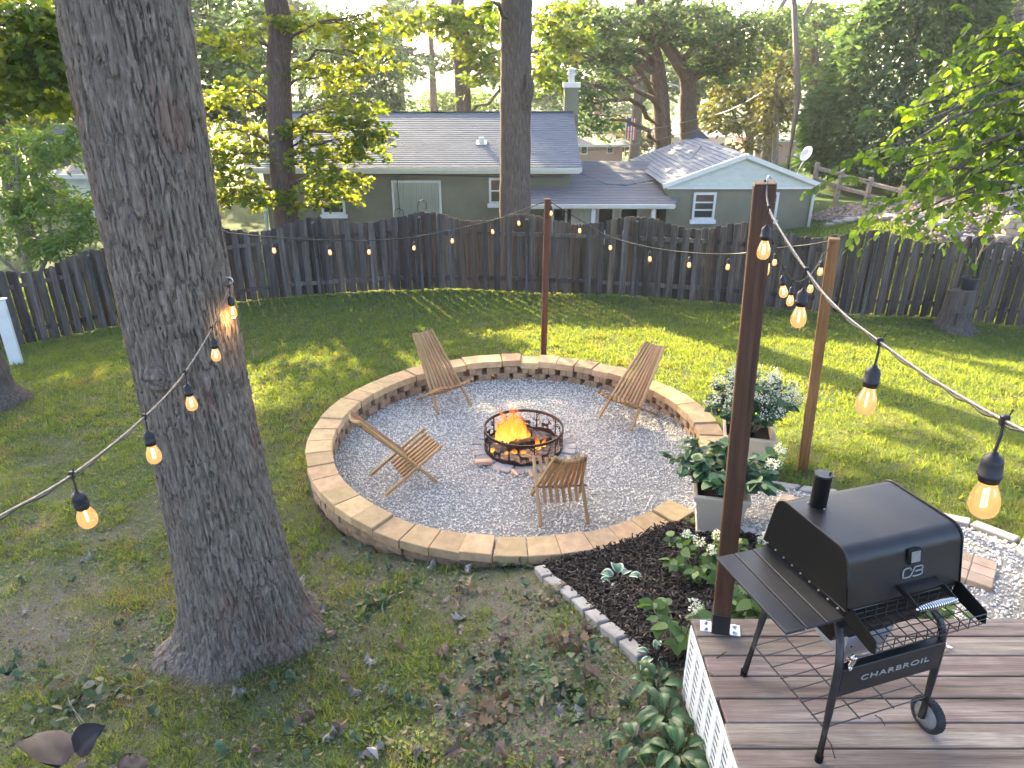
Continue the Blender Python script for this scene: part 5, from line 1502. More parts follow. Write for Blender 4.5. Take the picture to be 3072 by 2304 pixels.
# --- the big oak in front: dense bark relief
def big_trunk():
    bx, by = -2.13, 4.33
    g0 = gz(bx, by)
    zs = np.concatenate([np.arange(-.15, 5.2, .0105), np.arange(5.3, 12, .25)])
    nth = 300
    th = np.arange(nth)*2*math.pi/nth
    Tt, Zz = np.meshgrid(th, zs); tt, zz = Tt.ravel(), Zz.ravel()
    rz = np.interp(zz, [-.2, 0, .08, .2, .4, .7, 1.1, 1.8, 2.6, 4, 6, 12], [.72, .61, .53, .47, .425, .395, .372, .352, .338, .322, .30, .22])
    lobes = .55*np.cos(3*tt+.9)+.45*np.cos(5*tt+2.0)+.3*np.cos(2*tt-.5)
    rz = rz*(1+.20*np.exp(-np.maximum(zz, 0)/.20)*lobes)+.012*np.cos(2*tt+zz)+.01*np.cos(5*tt+zz*2)
    # furrowed bark: long plates
    cells = 62
    U = np.stack([tt/(2*math.pi)*cells, zz*2.7], 1)
    wp = np.stack([np.cos(tt)*3, np.sin(tt)*3, zz*1.6], 1)
    U[:, 0] += (fbm(wp*1.3, 3)-.5)*2.2+zz*.5; U[:, 1] += (fbm(wp*2+9, 3)-.5)*1.6
    d1, d2 = worley(U, cells)
    e = np.clip((d2-d1)/.22, 0, 1); e = e*e*(3-2*e)
    U2 = U*np.array([2.0, 2.6])+5.1
    d3, d4 = worley(U2, cells*2); e2 = np.clip((d4-d3)/.3, 0, 1)
    fine = fbm(np.stack([np.cos(tt)*26, np.sin(tt)*26, zz*16], 1), 3)-.5
    plate = fbm(np.stack([U[:, 0]*.9, U[:, 1]*.9, U[:, 0]*0], 1), 2)-.5
    disp = .023*e+.007*e2*e+.010*fine*e+.014*plate-.020
    # old branch scar facing the camera
    ak = R(-96); da = np.angle(np.exp(1j*(tt-ak))); zk = 2.34
    q = np.hypot(da*.36/.10, (zz-zk)/.07); disp = disp+.06*np.exp(-q**4)-.06*np.exp(-(np.hypot(da*.36/.085, (zz-zk+.01)/.022))**4)
    rr = rz+disp*np.clip((zz+.2)*3, .3, 1)
    lean = np.interp(zz, [0, .5, 1.2, 2, 5, 12], [.085, .06, .03, .0, .045, .3])
    V = np.stack([rr*np.cos(tt)+lean, rr*np.sin(tt), zz], 1)
    nz = len(zs); ii = np.arange(nz*nth).reshape(nz, nth); jj = np.roll(ii, -1, 1)
    F = np.stack([ii[:-1], jj[:-1], jj[1:], ii[1:]], 2).reshape(-1, 4)
    T = thing('oak_tree', 'huge furrowed oak trunk rising in the left foreground', 'tree', (bx, by, g0))
    add('trunk', np_mesh('big_trunk', V, F), M['bark_big'], T, smooth=True)
    # crown far above the picture: it shades the yard
    g = random.Random(1); mb = MB(); P = []; ctr = []
    for k in range(11):
        a = k*2.4; h = 8.5+.35*k; L = 4.2-.15*k
        e = Vector((math.cos(a)*L+.3, math.sin(a)*L, h+2.2)); ctr.append(e)
        l = limb_pts((.25, 0, 7.2+.4*k), e, g, 7, .1); mb.tube(l, [.13*(1-.8*i/7) for i in range(8)], 8, cap=False)
    mb.build('limbs', M['bark'], T, smooth=True)
    for c in ctr:
        cl = blob_clumps(c, (1.7, 1.7, 1.0), 13)
        for q in cl: P.append(q+RNG.normal(size=(26, 3))*np.array([.5, .5, .3]))
    P = np.concatenate(P)
    add('crown', leaf_mesh('crown', P, .24*RNG.uniform(.7, 1.2, len(P)), DIAMOND, RNG.uniform(0, 1, len(P))), M['leaf_oak'], T)
big_trunk()

def tp(*pts): return [tuple(atY(a, b, Y)) for a, b, Y in pts]
def hi(x, y, z, rx, ry, rz, n): return ((x, y, z), (rx, ry, rz), n)
def below(p, d=1.5):
    p = np.array(p); return (p[0], p[1], p[2]-d)
# left garden oak with the sun-lit low branches
Y2 = 19.6
b0 = atY(866, 690, Y2); b0 = (b0[0]+.05, Y2, gz(b0[0], Y2)-.1)
tree('oak_tree', 'oak with yellow-green sunlit leaves standing left before the house', 'tree',
     [b0]+tp((858,640,Y2),(842,400,Y2),(836,200,Y2),(826,0,Y2))+[(-6.75, Y2, 9.5), (-6.9, Y2, 13.5)], [.37,.33,.31,.29,.28,.25,.16],
     [B(700,470,19.2,85,50,713), B(660,560,19.0,75,45,662), B(745,585,18.8,60,38,488), B(770,420,19.8,70,50,458), B(640,400,19.6,70,60,458),
      B(950,585,18.9,95,38,765), B(1010,540,18.6,95,32,510), B(960,470,19.0,85,42,713), B(1085,440,18.8,80,36,611), B(930,380,19.3,80,45,570), B(1060,345,18.9,110,42,815), B(1130,390,18.5,60,30,356),
      B(720,280,20.0,110,60,510), B(960,230,19.8,130,60,611), B(1090,170,19.4,100,60,427), B(700,120,20.0,120,70,510), B(930,80,19.6,130,60,510), B(1150,70,19.2,110,60,356),
      hi(-8.2,19.5,7.0,2.6,2.6,1.0,1100), hi(-4.6,19.2,7.0,2.4,2.6,1.0,1100), hi(-6.6,21,9.5,3.2,3.0,1.8,900), hi(-6.4,17.5,9.6,3.2,2.6,1.8,900), hi(-6.8,19.5,12,3.6,2.8,1.8,1700), hi(-3.6,19.5,10.5,2.6,2.6,1.6,1300), hi(-10.5,19,8.5,2.2,2.5,1.6,600)],  # upper crown out of view, shaped for the shade it casts
     M['leaf_oak'], M['bark_red'], OAK, .14, .26, 36, 24, .035, seed=3, nside=24, tint=(.3, 1.0))
# middle oak
Y3 = 19.9
b0 = atY(1545, 690, Y3); b0 = (b0[0], Y3, gz(b0[0], Y3)-.1)
tree('oak_tree', 'straight dark oak trunk standing before the middle of the house', 'tree',
     [b0]+tp((1545,620,Y3),(1546,400,Y3),(1548,200,Y3),(1549,40,Y3))+[(.2, Y3, 9), (.3, Y3, 14)], [.46,.425,.41,.40,.40,.33,.2],
     [B(1420,20,18.6,60,18,60),
      hi(-2.2,19.5,7.6,2.0,2.2,.9,900), hi(4.2,19.5,8.0,1.4,2.4,.9,700), hi(-1.9,17.9,7.9,1.6,2.0,.9,1000), hi(.4,21.6,12.6,3,2.6,1.2,1000), hi(.3,19.8,12.6,3.8,3.0,1.6,1800), hi(5.4,19.5,9.0,1.8,2.4,1.3,800), hi(-2.2,19.6,9.2,2.6,2.6,1.5,1500), hi(4.2,19.4,10.6,1.8,2.6,1.2,1000), hi(-5,20,15,4,3,2,1500), hi(0,20,16,4,3,2,1500), hi(-9.5,20,14.5,3.5,3,2,1200)],  # unseen high blobs, placed to shade the front and leave the right lawn sunlit
     M['leaf_oak'], M['bark'], OAK, .22, .36, 28, 14, .06, extra=[(tp((1572,330,Y3-.2),(1590,262,Y3-.45),(1583,225,Y3-.3)), .16, .06)], seed=5, nside=24, tint=(.0, .75))
tree('oak_tree', 'oak whose leafy branches hang before the bright sky left of the middle trunk', 'tree',
     [(-2.0,33,-3.5), (-2.1,33,3), (-2.3,33,9), (-2.2,33,13)], [.4,.34,.26,.1],
     [B(1400,80,31,90,55,546), B(1320,35,31,90,40,390), B(1465,190,30.5,50,55,286), B(1390,165,31,55,35,169), B(1480,60,31,50,60,286), B(1440,250,30,40,35,143), B(1250,60,31,60,50,260), B(1690,60,31,90,55,546), B(1640,190,30.5,40,90,390), B(1705,150,31,60,50,312), B(1660,260,30.5,30,50,195)],
     M['leaf_oak'], M['bark'], OAK, .24, .42, 36, 11, .06, seed=6, tint=(0, .8))
# twin oaks behind the house
Y4 = 36
tree('oak_tree', 'left of the twin oaks rising behind the low roofs', 'tree',
     tp((1993,520,Y4),(1990,470,Y4),(1985,330,Y4),(1972,200,Y4),(1950,60,Y4))+[(7.0, Y4, 11)], [.48,.42,.38,.35,.3,.2],
     [B(1840,150,34,70,45,1012), B(1760,90,34,100,60,1350), B(1700,190,33,60,60,641), B(1900,60,35,130,60,1518), B(1880,150,36,90,35,675), B(1650,60,34,70,60,506), B(1745,330,31,45,70,708), B(1790,385,31,50,30,405), B(1720,270,31,40,50,472), B(1800,250,33,60,40,506)],
     M['leaf_blue'], M['bark_red'], DIAMOND, .22, .5, 42, 10, .10, extra=[(tp((1975,220,Y4),(1900,180,Y4-.5),(1800,175,Y4-1),(1730,160,Y4-1)), .22, .07)], seed=7)
tree('oak_tree', 'right of the twin oaks, forking widely above the gable roof', 'tree',
     tp((2070,470,Y4),(2068,430,Y4),(2064,330,Y4),(2062,240,Y4),(2035,190,Y4),(1985,115,Y4),(1925,40,Y4))+[(5.6, Y4, 9.5)], [.48,.44,.40,.36,.30,.26,.2,.1],
     [B(2020,60,35,130,60,1856), B(2150,110,35,110,70,2025), B(2190,210,35,90,50,1350), B(2260,120,35,110,80,1687), B(2080,150,37,70,40,675), B(2330,60,36,90,60,1012), B(2120,30,36,120,40,1012), hi(9,36,11,5,4,2.6,1518)],
     M['leaf_blue'], M['bark_red'], DIAMOND, .22, .5, 42, 8, .10, extra=[(tp((2062,250,Y4),(2095,225,Y4),(2150,205,Y4),(2200,190,Y4)), .24, .08), (tp((1990,125,Y4),(2010,60,Y4),(2045,0,Y4)), .2, .1)], seed=8)
# pines and light trees right of them
tree('pine_tree', 'thin pine with sparse brownish branches behind the gable roof', 'tree', tp((2240,520,44),(2245,470,44),(2258,300,44),(2272,150,44))+[(15.6,44,9)], [.3,.27,.22,.17,.1],
     [B(2200,290,43,90,30,420), B(2190,370,43,90,28,420), B(2290,350,43,60,30,300), B(2230,230,44,80,40,420), B(2160,330,43,60,25,240), B(2290,270,44,70,40,360), B(2250,430,43,70,20,220)],
     M['leaf_olive'], M['bark_pale'], NARROW, .5, .55, 30, 7, .06, seed=9, droop=.3)
tree('slim_tree', 'slim leafy tree with pale stem between the utility pole and the pine', 'tree', tp((2322,520,39),(2325,470,39),(2330,320,39),(2340,200,39))+[(14.8,39,8)], [.2,.18,.14,.1,.06],
     [B(2330,330,39,50,60,500), B(2320,250,39,60,60,500), B(2370,300,40,40,60,320), B(2310,400,39,35,30,200), B(2350,160,39,60,50,360)],
     M['leaf_olive'], M['bark_pale'], DIAMOND, .3, .4, 30, 5, .05, seed=10)
tree('leafy_tree', 'yellow-green tree glowing behind the tall evergreen', 'tree', tp((2440,540,52),(2440,300,52),(2445,100,52)), [.4,.3,.2],
     [B(2440,300,52,60,120,700), B(2420,430,52,50,80,500), B(2470,160,52,90,80,600), B(2400,120,52,60,80,400)],
     M['leaf_light'], M['bark'], DIAMOND, .45, .7, 30, 4, .08, seed=11)
# big evergreen
Ye = 29.0
ec = atY(2640, 600, Ye)
def evergreen():
    base = Vector((ec[0]+.3, Ye+.5, gz(ec[0], Ye)))
    T = thing('evergreen_tree', 'broad dark evergreen towering right of the house', 'tree', tuple(base))
    MB().tube([(0, 0, -.3), (0, 0, 6), (.3, 0, 11)], [.32, .2, .05], 10).build('trunk', M['bark'], T, smooth=True)
    n = 30000
    hgt = RNG.uniform(0, 1, n)**1.15; ang = RNG.uniform(0, 2*math.pi, n)
    prof = np.interp(hgt, [0, .04, .18, .5, .8, .95, 1], [2.6, 3.4, 3.7, 2.95, 1.9, 1.0, .2])
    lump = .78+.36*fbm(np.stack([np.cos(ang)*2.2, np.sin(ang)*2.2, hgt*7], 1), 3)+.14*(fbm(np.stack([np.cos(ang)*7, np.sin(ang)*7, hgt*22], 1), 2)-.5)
    rad = prof*lump*(1-.30*RNG.uniform(0, 1, n)**2.2)
    H0 = 8.6
    P = np.stack([rad*np.cos(ang)+.35*hgt*2, rad*np.sin(ang), .55+hgt*H0], 1)
    D = np.stack([np.cos(ang), np.sin(ang), np.full(n, -.25)], 1)+RNG.normal(size=(n, 3))*.55
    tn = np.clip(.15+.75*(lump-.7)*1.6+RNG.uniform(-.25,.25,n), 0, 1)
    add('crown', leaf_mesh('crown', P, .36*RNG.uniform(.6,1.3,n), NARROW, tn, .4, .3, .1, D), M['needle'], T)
evergreen()
# near mulberry leaning in from the right: drooping leafy shoots
def mulberry():
    g = random.Random(12); base = Vector((7.9, 8.4, gz(7.9, 8.4)-.1))
    T = thing('mulberry_tree', 'leafy green branches hanging in at the right edge over the fence', 'tree', tuple(base))
    mb = MB(); trunk = spline([base, (7.8,8.5,2.2), (7.5,8.7,4.2), (7.2,8.9,6.6)], 6)
    mb.tube([p-base for p in trunk], [.2-.006*i for i in range(len(trunk))], 12)
    P, D, Tn = [], [], []
    ends = [(2640,440,7.6,5),(2670,520,7.8,7),(2720,330,8.0,8),(2700,590,7.6,8),(2730,650,7.7,6),(2800,250,8.2,10),(2790,430,7.9,13),(2800,540,7.8,12),(2830,620,7.9,11),(2870,350,8.3,14),(2880,480,8.2,14),(2900,580,8.3,11),(2850,170,8.6,10),(2930,240,8.6,12),(2960,420,8.6,14),(2980,540,8.7,11),(2950,90,8.8,10),(3030,170,8.8,10),(3040,330,8.9,13),(3050,480,8.9,10),(3040,620,8.8,6),(3060,40,9.0,8),(2760,470,7.6,9),(2850,560,7.7,9),(2700,400,7.7,7),(2770,600,7.6,8)]
    for (px, py, Yq, ns) in ends:
        e = Vector(atY(px, py, Yq)); i = min(range(len(trunk)), key=lambda k: (trunk[k]-e).length+abs(trunk[k].z-e.z+.3)*.6)
        l = limb_pts(trunk[i], e, g, 8, .14, .035); mb.tube([p-base for p in l], [.030*(1-.85*k/8)+.004 for k in range(9)], 6, cap=False)
        for q in range(ns):
            s0 = l[g.randrange(4, 9)]+Vector((g.gauss(0, .16), g.gauss(0, .22), g.gauss(0, .12)))
            dv = Vector((-.45+g.gauss(0, .6), g.gauss(0, .6), g.gauss(.1, .35))).normalized()
            L = g.uniform(.35, .8); pts = [s0+dv*L*u+Vector((0, 0, -.55*L*u*u)) for u in (0, .25, .5, .75, 1)]
            mb.tube([p-base for p in pts], [.005, .004, .0035, .003, .002], 4, cap=False)
            n = int(L*24); t0 = g.uniform(0, .8)
            for k in range(n):
                u = .1+.9*k/n; a = min(int(u*4), 3); p = pts[a].lerp(pts[a+1], u*4-a); dd = (pts[a+1]-pts[a]).normalized()
                sd = dd.cross(Vector((0, 0, 1))).normalized()*(1 if k % 2 else -1)
                P.append(tuple(p-base)); D.append(tuple(dd*.7+sd*g.uniform(.4, 1)+Vector((0, 0, g.uniform(-.7, -.05))))); Tn.append(min(1, max(0, t0*.6+g.uniform(0, .45))))
    mb.build('trunk', M['bark'], T, smooth=True)
    n = len(P)
    add('crown', leaf_mesh('crown', np.array(P), 0.104*RNG.uniform(.55, 1.2, n), OVATE, np.array(Tn), .9, .4, .2, np.array(D)), M['leaf_mulberry'], T)
mulberry()
# tree at the left edge: only its foot and its leaves show
tree('maple_tree', 'tree at the left edge, root flare below and dark leaves above', 'tree',
     [(-8.36,10.35,gz(-8.3,10.35)-.35), (-8.40,10.35,gz(-8.3,10.35)-.05), (-8.46,10.36,gz(-8.3,10.35)+.25), (-8.55,10.4,.5), (-8.7,10.5,2.5), (-8.7,10.6,5), (-8.6,10.6,8.5)], [.80,.60,.46,.38,.34,.3,.15],
     [B(60,90,10.5,120,80,800), B(190,60,10.8,90,60,520), B(120,190,10.6,120,50,620), B(60,290,10.8,90,45,420), B(190,290,11.2,70,35,280), B(30,200,10.2,70,60,320), hi(-9.5,11,7.4,2.2,2.2,1.2,600), hi(-6.5,11.5,8.0,2.2,2.2,1.2,600)],
     M['leaf_oak'], M['bark'], OAK, .15, .25, 28, 8, .04, seed=13, nside=26, tint=(0, .7))
# bright bush tree over the left fence
tree('bushy_tree', 'bright green bushy tree growing behind the fence at the left edge', 'tree',
     [(-12.6,18.0,gz(-12.6,18)), (-12.5,18,-.4), (-12.3,18,1.0), (-12.0,18,2.4)], [.12,.10,.07,.04],
     [B(70,520,18,110,70,900), B(170,430,18,110,55,800), B(130,610,17.6,130,60,900), B(240,620,17.4,70,70,560), B(60,710,17.2,90,50,560), B(230,720,17.2,80,40,420), B(40,400,18.4,80,60,500), B(250,400,18.6,60,40,300), B(60,610,17.4,80,60,420), B(140,730,17,70,40,280)],
     M['leaf_light'], M['bark_pale'], NARROW, .19, .26, 30, 10, .03, extra=[([(-12.5,18,-.9), (-13.2,17.8,.2), (-13.8,17.8,1.5)], .07, .02), ([(-12.5,18,-.9), (-11.7,17.8,.1), (-11.3,17.6,1.2)], .07, .02)], seed=14, droop=.5, tint=(.15, 1))
# background trees
tree('grey_tree', 'tall soft grey-green tree behind the left part of the roof', 'tree', tp((1010,420,46),(1020,260,46),(1030,60,46)), [.4,.3,.15],
     [B(1010,80,46,120,70,1700), B(1120,60,46,90,60,1190), B(1070,180,45,110,60,1700), B(1170,190,45,70,60,1020), B(960,200,46,90,60,1190), B(1090,280,44,110,45,1530), B(1190,290,44,50,40,578), B(960,300,45,80,40,850)],
     M['leaf_grey'], M['bark_pale'], NARROW, .36, .75, 48, 8, .07, seed=15, droop=.7)
tree('leafy_tree', 'tall green tree filling the gap between the two left trunks', 'tree', [(-17.5,39,-3), (-17.5,39,6), (-17.2,39,9)], [.5,.38,.15],
     [hi(-17.5,39,5,5,4,2.6,1600), hi(-20.5,39,7,4.5,4,2.6,1600), hi(-14.5,39,6.6,3.6,4,2.2,1500), hi(-13.0,38,4.6,2.6,3,2.2,500)],
     M['leaf_grey'], M['bark'], DIAMOND, .5, .8, 30, 6, .1, seed=16, tint=(0, .7))
tree('leafy_tree', 'green tree beyond the dark house at the far left', 'tree', [(-31,46,-4), (-31,46,6), (-30.5,46,16)], [.5,.38,.15],
     [hi(-31,46,6,6,5,3,900), hi(-36,46,9,5,5,4,900), hi(-27,46,10,5,5,4,900), hi(-31,46,15,7,5,4,1100), hi(-25,44,5,3,3,3,400)],
     M['leaf_deep'], M['bark'], DIAMOND, .55, .9, 30, 5, .1, seed=17)
tree('leafy_tree', 'yellow-green leafy tree close behind the left fence', 'tree', [(-18.5,27,-3), (-18.4,27,3), (-18.2,27,6.5)], [.35,.28,.1],
     [hi(-18.5,27,3.4,3.4,3,2.0,900), hi(-15.8,27,7.4,2.4,2.4,1.7,1700), hi(-19.5,27,8,2.4,2.4,2,900), hi(-20.5,27,5.6,3.2,3,2.0,800), hi(-16.6,27,5.0,2.4,3,1.6,600)],  # densest blob added to keep sun off the left lawn
     M['leaf_oak'], M['bark'], DIAMOND, .34, .55, 30, 5, .08, seed=18, tint=(.2, 1))
tree('added_shade_oak', 'added tall oak behind the big trunk, its unseen crown shading the yard', 'tree', [(-15.6,33,-2.5), (-15.6,33,6), (-15.4,33,14), (-15.4,33,19)], [.5,.42,.3,.12],  # extra tree, its unseen crown added to shade lawn, pit and deck
     [hi(-21.5,33,12,3,3,2.2,2080), hi(-17.5,33,11.8,3,3,2.0,2880), hi(-13.6,33,11.8,3,3,2.0,2880), hi(-11.0,33,12.8,2.0,3,2.0,1920), hi(-19,33,15.6,4,3,2.2,2400), hi(-13.5,33,15.6,4,3,2.2,2880)],
     M['leaf_oak'], M['bark'], DIAMOND, .42, .6, 34, 6, .12, seed=19)
for i, (q, lab, mt, s) in enumerate((
    ([B(1330,300,78,70,40,420), B(1290,330,76,60,25,260), B(1390,315,78,60,30,300)], 'leftmost of the pale sunlit trees beyond the ridge', 'leaf_light', .8),
    ([B(1440,305,92,70,35,420), B(1490,325,90,60,25,300)], 'pale sunlit tree beyond the ridge just left of the middle oak', 'leaf_light', .9),
    ([B(1640,310,84,60,45,420), B(1690,330,82,50,30,300), B(1610,270,86,40,40,240)], 'pale green tree beyond the ridge left of the chimney', 'leaf_grey', .8),
    ([B(1830,330,96,80,60,600), B(1790,290,98,60,50,400), B(1880,300,98,70,50,420)], 'round grey-green tree beyond the flag pole', 'leaf_grey', .9),
    ([B(1900,420,68,80,45,620), B(1960,390,68,60,50,420), B(1870,380,69,60,35,320)], 'rounded olive shrub tree beside the far brick house', 'leaf_olive', .6),
    ([B(2130,300,110,70,50,420), B(2120,360,105,60,30,240)], 'pale tree far behind the twin oaks', 'leaf_light', .9),
    ([B(1985,290,120,110,60,600)], 'hazy green tree far behind the street lamp', 'leaf_grey', 1.0))):
    c0 = np.array(q[0][0]); zb = float(gbase([c0[0]], [c0[1]])[0])
    tree('background_tree', lab, 'tree', [(c0[0], c0[1], zb-1), (c0[0], c0[1], (zb+c0[2])/2), tuple(c0)], [.4,.3,.15], [(a_, b_, int(c_*1.6)) for a_, b_, c_ in q], M[mt], M['bark'], DIAMOND, s*.62, s*1.1, 36, 3, .08, group='trees in the valley beyond the house', seed=30+i, nside=8)
tree('tall_tree', 'dark forked tree high behind the evergreen at the upper right', 'tree', [(24,38,-1), (24,38,6), (23.2,38,10.5)], [.5,.4,.25],
     [B(2640,40,38,70,50,420), B(2760,50,38,90,50,500), B(2900,110,37,90,80,500), B(3000,230,36,70,70,360), B(2850,30,38,120,50,600), B(3010,60,36,80,70,400), B(2570,90,40,60,70,360)],
     M['leaf_light'], M['bark'], DIAMOND, .36, .5, 28, 7, .09, seed=21)
# tall backdrop closing the upper edge
for i, (q, lab, mt) in enumerate((
    ([B(690,90,62,110,70,900), B(620,190,60,80,60,500), B(780,60,63,80,60,500), B(740,200,61,70,50,420)], 'tall pale tree behind the left oak, left half of its crown', 'leaf_light'),
    ([B(880,40,66,90,50,500), B(960,120,66,100,60,600), B(870,160,65,70,60,420)], 'tall soft green tree behind the left oak on its right side', 'leaf_grey'),
    ([B(1190,60,72,70,70,420), B(1230,170,70,50,60,240), B(1150,140,72,60,60,300)], 'tall soft green tree left of the bright sky gap', 'leaf_grey'),
    ([B(1730,60,64,110,60,700), B(1800,150,63,100,60,600), B(1680,140,64,70,60,360), B(1860,230,66,80,50,420)], 'tall yellow-green tree between the middle oak and the twin oaks', 'leaf_light'),
    ([B(2110,90,68,110,70,700), B(2010,170,68,80,50,420), B(2180,200,67,90,60,500), B(2110,250,69,70,40,300)], 'tall green tree standing far behind the fork of the twin oaks', 'leaf_grey'),
    ([B(2350,100,58,90,80,600), B(2290,180,58,80,70,500), B(2420,200,57,70,80,500), B(2440,60,58,80,50,420)], 'tall light green tree behind the utility pole', 'leaf_light'),
    ([B(60,330,48,120,50,500), B(260,260,48,100,70,600), B(120,210,50,120,60,600), B(300,150,50,80,70,400)], 'sunlit green tree behind the house at the far left', 'leaf_light'),
    ([B(1290,40,74,90,45,420), B(1400,110,76,80,60,420), B(1330,180,75,60,40,200), B(1480,60,76,60,60,300), B(1500,200,74,50,60,260)], 'tall thin green tree filling the gap left of the middle oak', 'leaf_grey'),
    ([B(560,120,55,110,90,500), B(660,300,54,60,60,420), B(640,60,56,80,60,500), B(800,300,56,50,50,300)], 'tall green tree showing right beside the big trunk', 'leaf_deep'),
    ([B(1930,60,60,90,60,420), B(1660,250,60,50,60,300), B(2060,250,62,60,50,260), B(1960,230,62,60,50,260)], 'green tree closing the gap behind the forked oak', 'leaf_grey'),
    ([B(2960,60,48,110,70,700), B(3040,200,47,80,80,500), B(2860,150,48,80,60,420)], 'light green tree at the upper right corner behind the drooping branches', 'leaf_light'))):
    c0 = np.array(q[0][0]); zb = float(gbase([c0[0]], [c0[1]])[0])
    tree('backdrop_tree', lab, 'tree', [(c0[0], c0[1], zb-1), (c0[0], c0[1], (zb+c0[2])/2), tuple(c0)], [.5,.36,.18], [(a_, b_, int(c_*4.2)) for a_, b_, c_ in q], M[mt], M['bark'], DIAMOND, .46, .9, 54, 4, .1, group='tall trees along the upper edge', seed=60+i, nside=8)
# far wood on the hills: one mass
q = []
for k in range(260):
    Yq = RNG.uniform(170, 700); xq = RNG.uniform(-.75, .75)*Yq
    zq = float(gbase([xq], [Yq])[0])
    cl = blob_clumps((xq, Yq, zq+RNG.uniform(3, 6)), (RNG.uniform(4, 9), 5, RNG.uniform(3, 5)), 9)
    for c in cl: q.append(c+RNG.normal(size=(9, 3))*1.6)
q = np.concatenate(q)
o = add('far_woodland', leaf_mesh('far_woodland', q, RNG.uniform(1.6, 3.0, len(q)), DIAMOND, RNG.uniform(0, 1, len(q))), M['leaf_grey'])
tag(o, 'distant mass of trees on the hills at the horizon', 'woodland', kind='stuff')

# ------------------------------------------------------------------ planters, path pavers, edging
M['planter'] = simple('planter_beige', (0.52,0.42,0.29), (0.60,0.50,0.37), 4, 0.75, 0.2, bump=.002)
def planter(label, x, y, rz, w0=.34, w1=.46, h=.42):
    z = float(gbase([x], [y])[0])+.04
    p = thing('planter', label, 'planter', (x, y, z), rz)
    a, b, t_ = w0/2, w1/2, .018
    def sq(s, z): return [(-s, -s, z), (s, -s, z), (s, s, z), (-s, s, z)]
    rings = [sq(a+.012, 0), sq(a+.012, .03), sq(a, .035), sq(b-.015, h-.07), sq(b, h-.06), sq(b+.012, h-.012), sq(b+.008, h), sq(b-t_, h), sq(b-t_-.02, h-.10)]
    V = [v for r_ in rings for v in r_]; F = [(3,2,1,0)]
    for i in range(len(rings)-1):
        for k in range(4): F.append((4*i+k, 4*i+(k+1) % 4, 4*i+4+(k+1) % 4, 4*i+4+k))
    add('tub', raw_mesh('tub', V, F), M['planter'], p)
    MB().raw(sq(b-t_-.016, h-.085), [(0,1,2,3)]).build('soil', M['potting_soil'], p)
    return p, z+h-.085
pl1, zs1 = planter('beige square planter at the end of the block wall nearer the deck', 1.86, 5.42, R(-12))
pl2, zs2 = planter('beige square planter on the path edge behind the deck post', 2.48, 6.62, R(-14), .36, .50, .44)
def shrub(label, x, y, z, h, r, nstem, nleaf, lsize, lm, blooms, bloom_mat='petal', seed=0, name='hydrangea', bloom_r=.06, nb=60, shape=OVATE, tint=(0, 1), petal=.016):
    g = random.Random(seed); s = thing(name, label, 'shrub', (x, y, z))
    mb = MB(); tips = []
    for k in range(nstem):
        a = 2*math.pi*k/nstem+g.uniform(-.3,.3); rr = r*g.uniform(.35, 1.0); hh = h*g.uniform(.6, 1.0)*(1-.3*(rr/r)**2)
        e = Vector((math.cos(a)*rr, math.sin(a)*rr, hh)); l = limb_pts((math.cos(a)*.03, math.sin(a)*.03, 0), e, g, 5, .1, .03)
        mb.tube(l, [.007-.0008*i for i in range(6)], 5); tips.append(l)
    mb.build('stems', M['twig'], s, smooth=True)
    P, D = [], []
    per = max(1, nleaf//nstem)
    for l in tips:
        for i in range(per):
            u = g.uniform(.35, 1.0)*5; k = min(int(u), 4); p = l[k].lerp(l[k+1], u-k)
            a = g.uniform(0, 6.28)
            out = Vector((p.x, p.y, 0)); out = out.normalized() if out.length > .01 else Vector((1, 0, 0))
            d = Vector((math.cos(a), math.sin(a), g.uniform(-.35,.35)))+out*.6
            P.append(tuple(p)); D.append(tuple(d))
    n = len(P); t_ = np.clip(RNG.uniform(tint[0], tint[1], n), 0, 1)
    add('foliage', leaf_mesh('foliage', np.array(P), lsize*RNG.uniform(.6, 1.2, n), shape, t_, 1.0, .1, .22, np.array(D)), lm, s)
    for k in range(blooms):
        l = tips[k % len(tips)]; c = np.array(l[-1])+np.array((g.uniform(-.03,.03), g.uniform(-.03,.03), .03))
        if k >= len(tips): c = np.array(l[3])+np.array((g.uniform(-.1,.1), g.uniform(-.1,.1), g.uniform(.03,.12)))
        d = RNG.normal(size=(nb, 3)); d /= np.linalg.norm(d, axis=1)[:, None]
        br = bloom_r*g.uniform(.7, 1.15)
        PP = c+d*br*np.array([1, 1, 1.15])*RNG.uniform(.65, 1, (nb, 1))
        V = leaf_mesh('bloom', PP, petal*RNG.uniform(.8, 1.4, nb), DIAMOND*np.array([1, 1.5]), RNG.uniform(0, 1, nb), .3, 0, .1)
        add('bloom', V, M[bloom_mat if not (bloom_mat == 'petal' and k == 0 and seed == 2) else 'petal_lime'], s)['kind'] = 'stuff'
    return s
shrub('large leaved hydrangea filling the planter nearer the deck', 1.88, 5.43, zs1, .46, .56, 34, 520, .12, M['hydrangea_leaf'], 3, seed=2, bloom_r=.065, nb=110)
shrub('bushy hydrangea thick with small fading white blooms behind the deck post', 2.50, 6.63, zs2, .74, .50, 64, 1300, .085, M['hydrangea_leaf'], 100, 'petal_old', seed=3, bloom_r=.06, nb=46)
shrub('low hydrangea with cream blooms in mulch left of the deck post', 1.42, 4.52, gz(1.42, 4.52)+.03, .34, .30, 12, 110, .10, M['hydrangea_leaf2'], 4, seed=4, bloom_r=.045, nb=70)
shrub('low hydrangea in mulch right behind the deck post', 1.78, 4.55, gz(1.78, 4.55)+.03, .34, .26, 10, 90, .10, M['hydrangea_leaf2'], 2, seed=5, bloom_r=.045, nb=70)
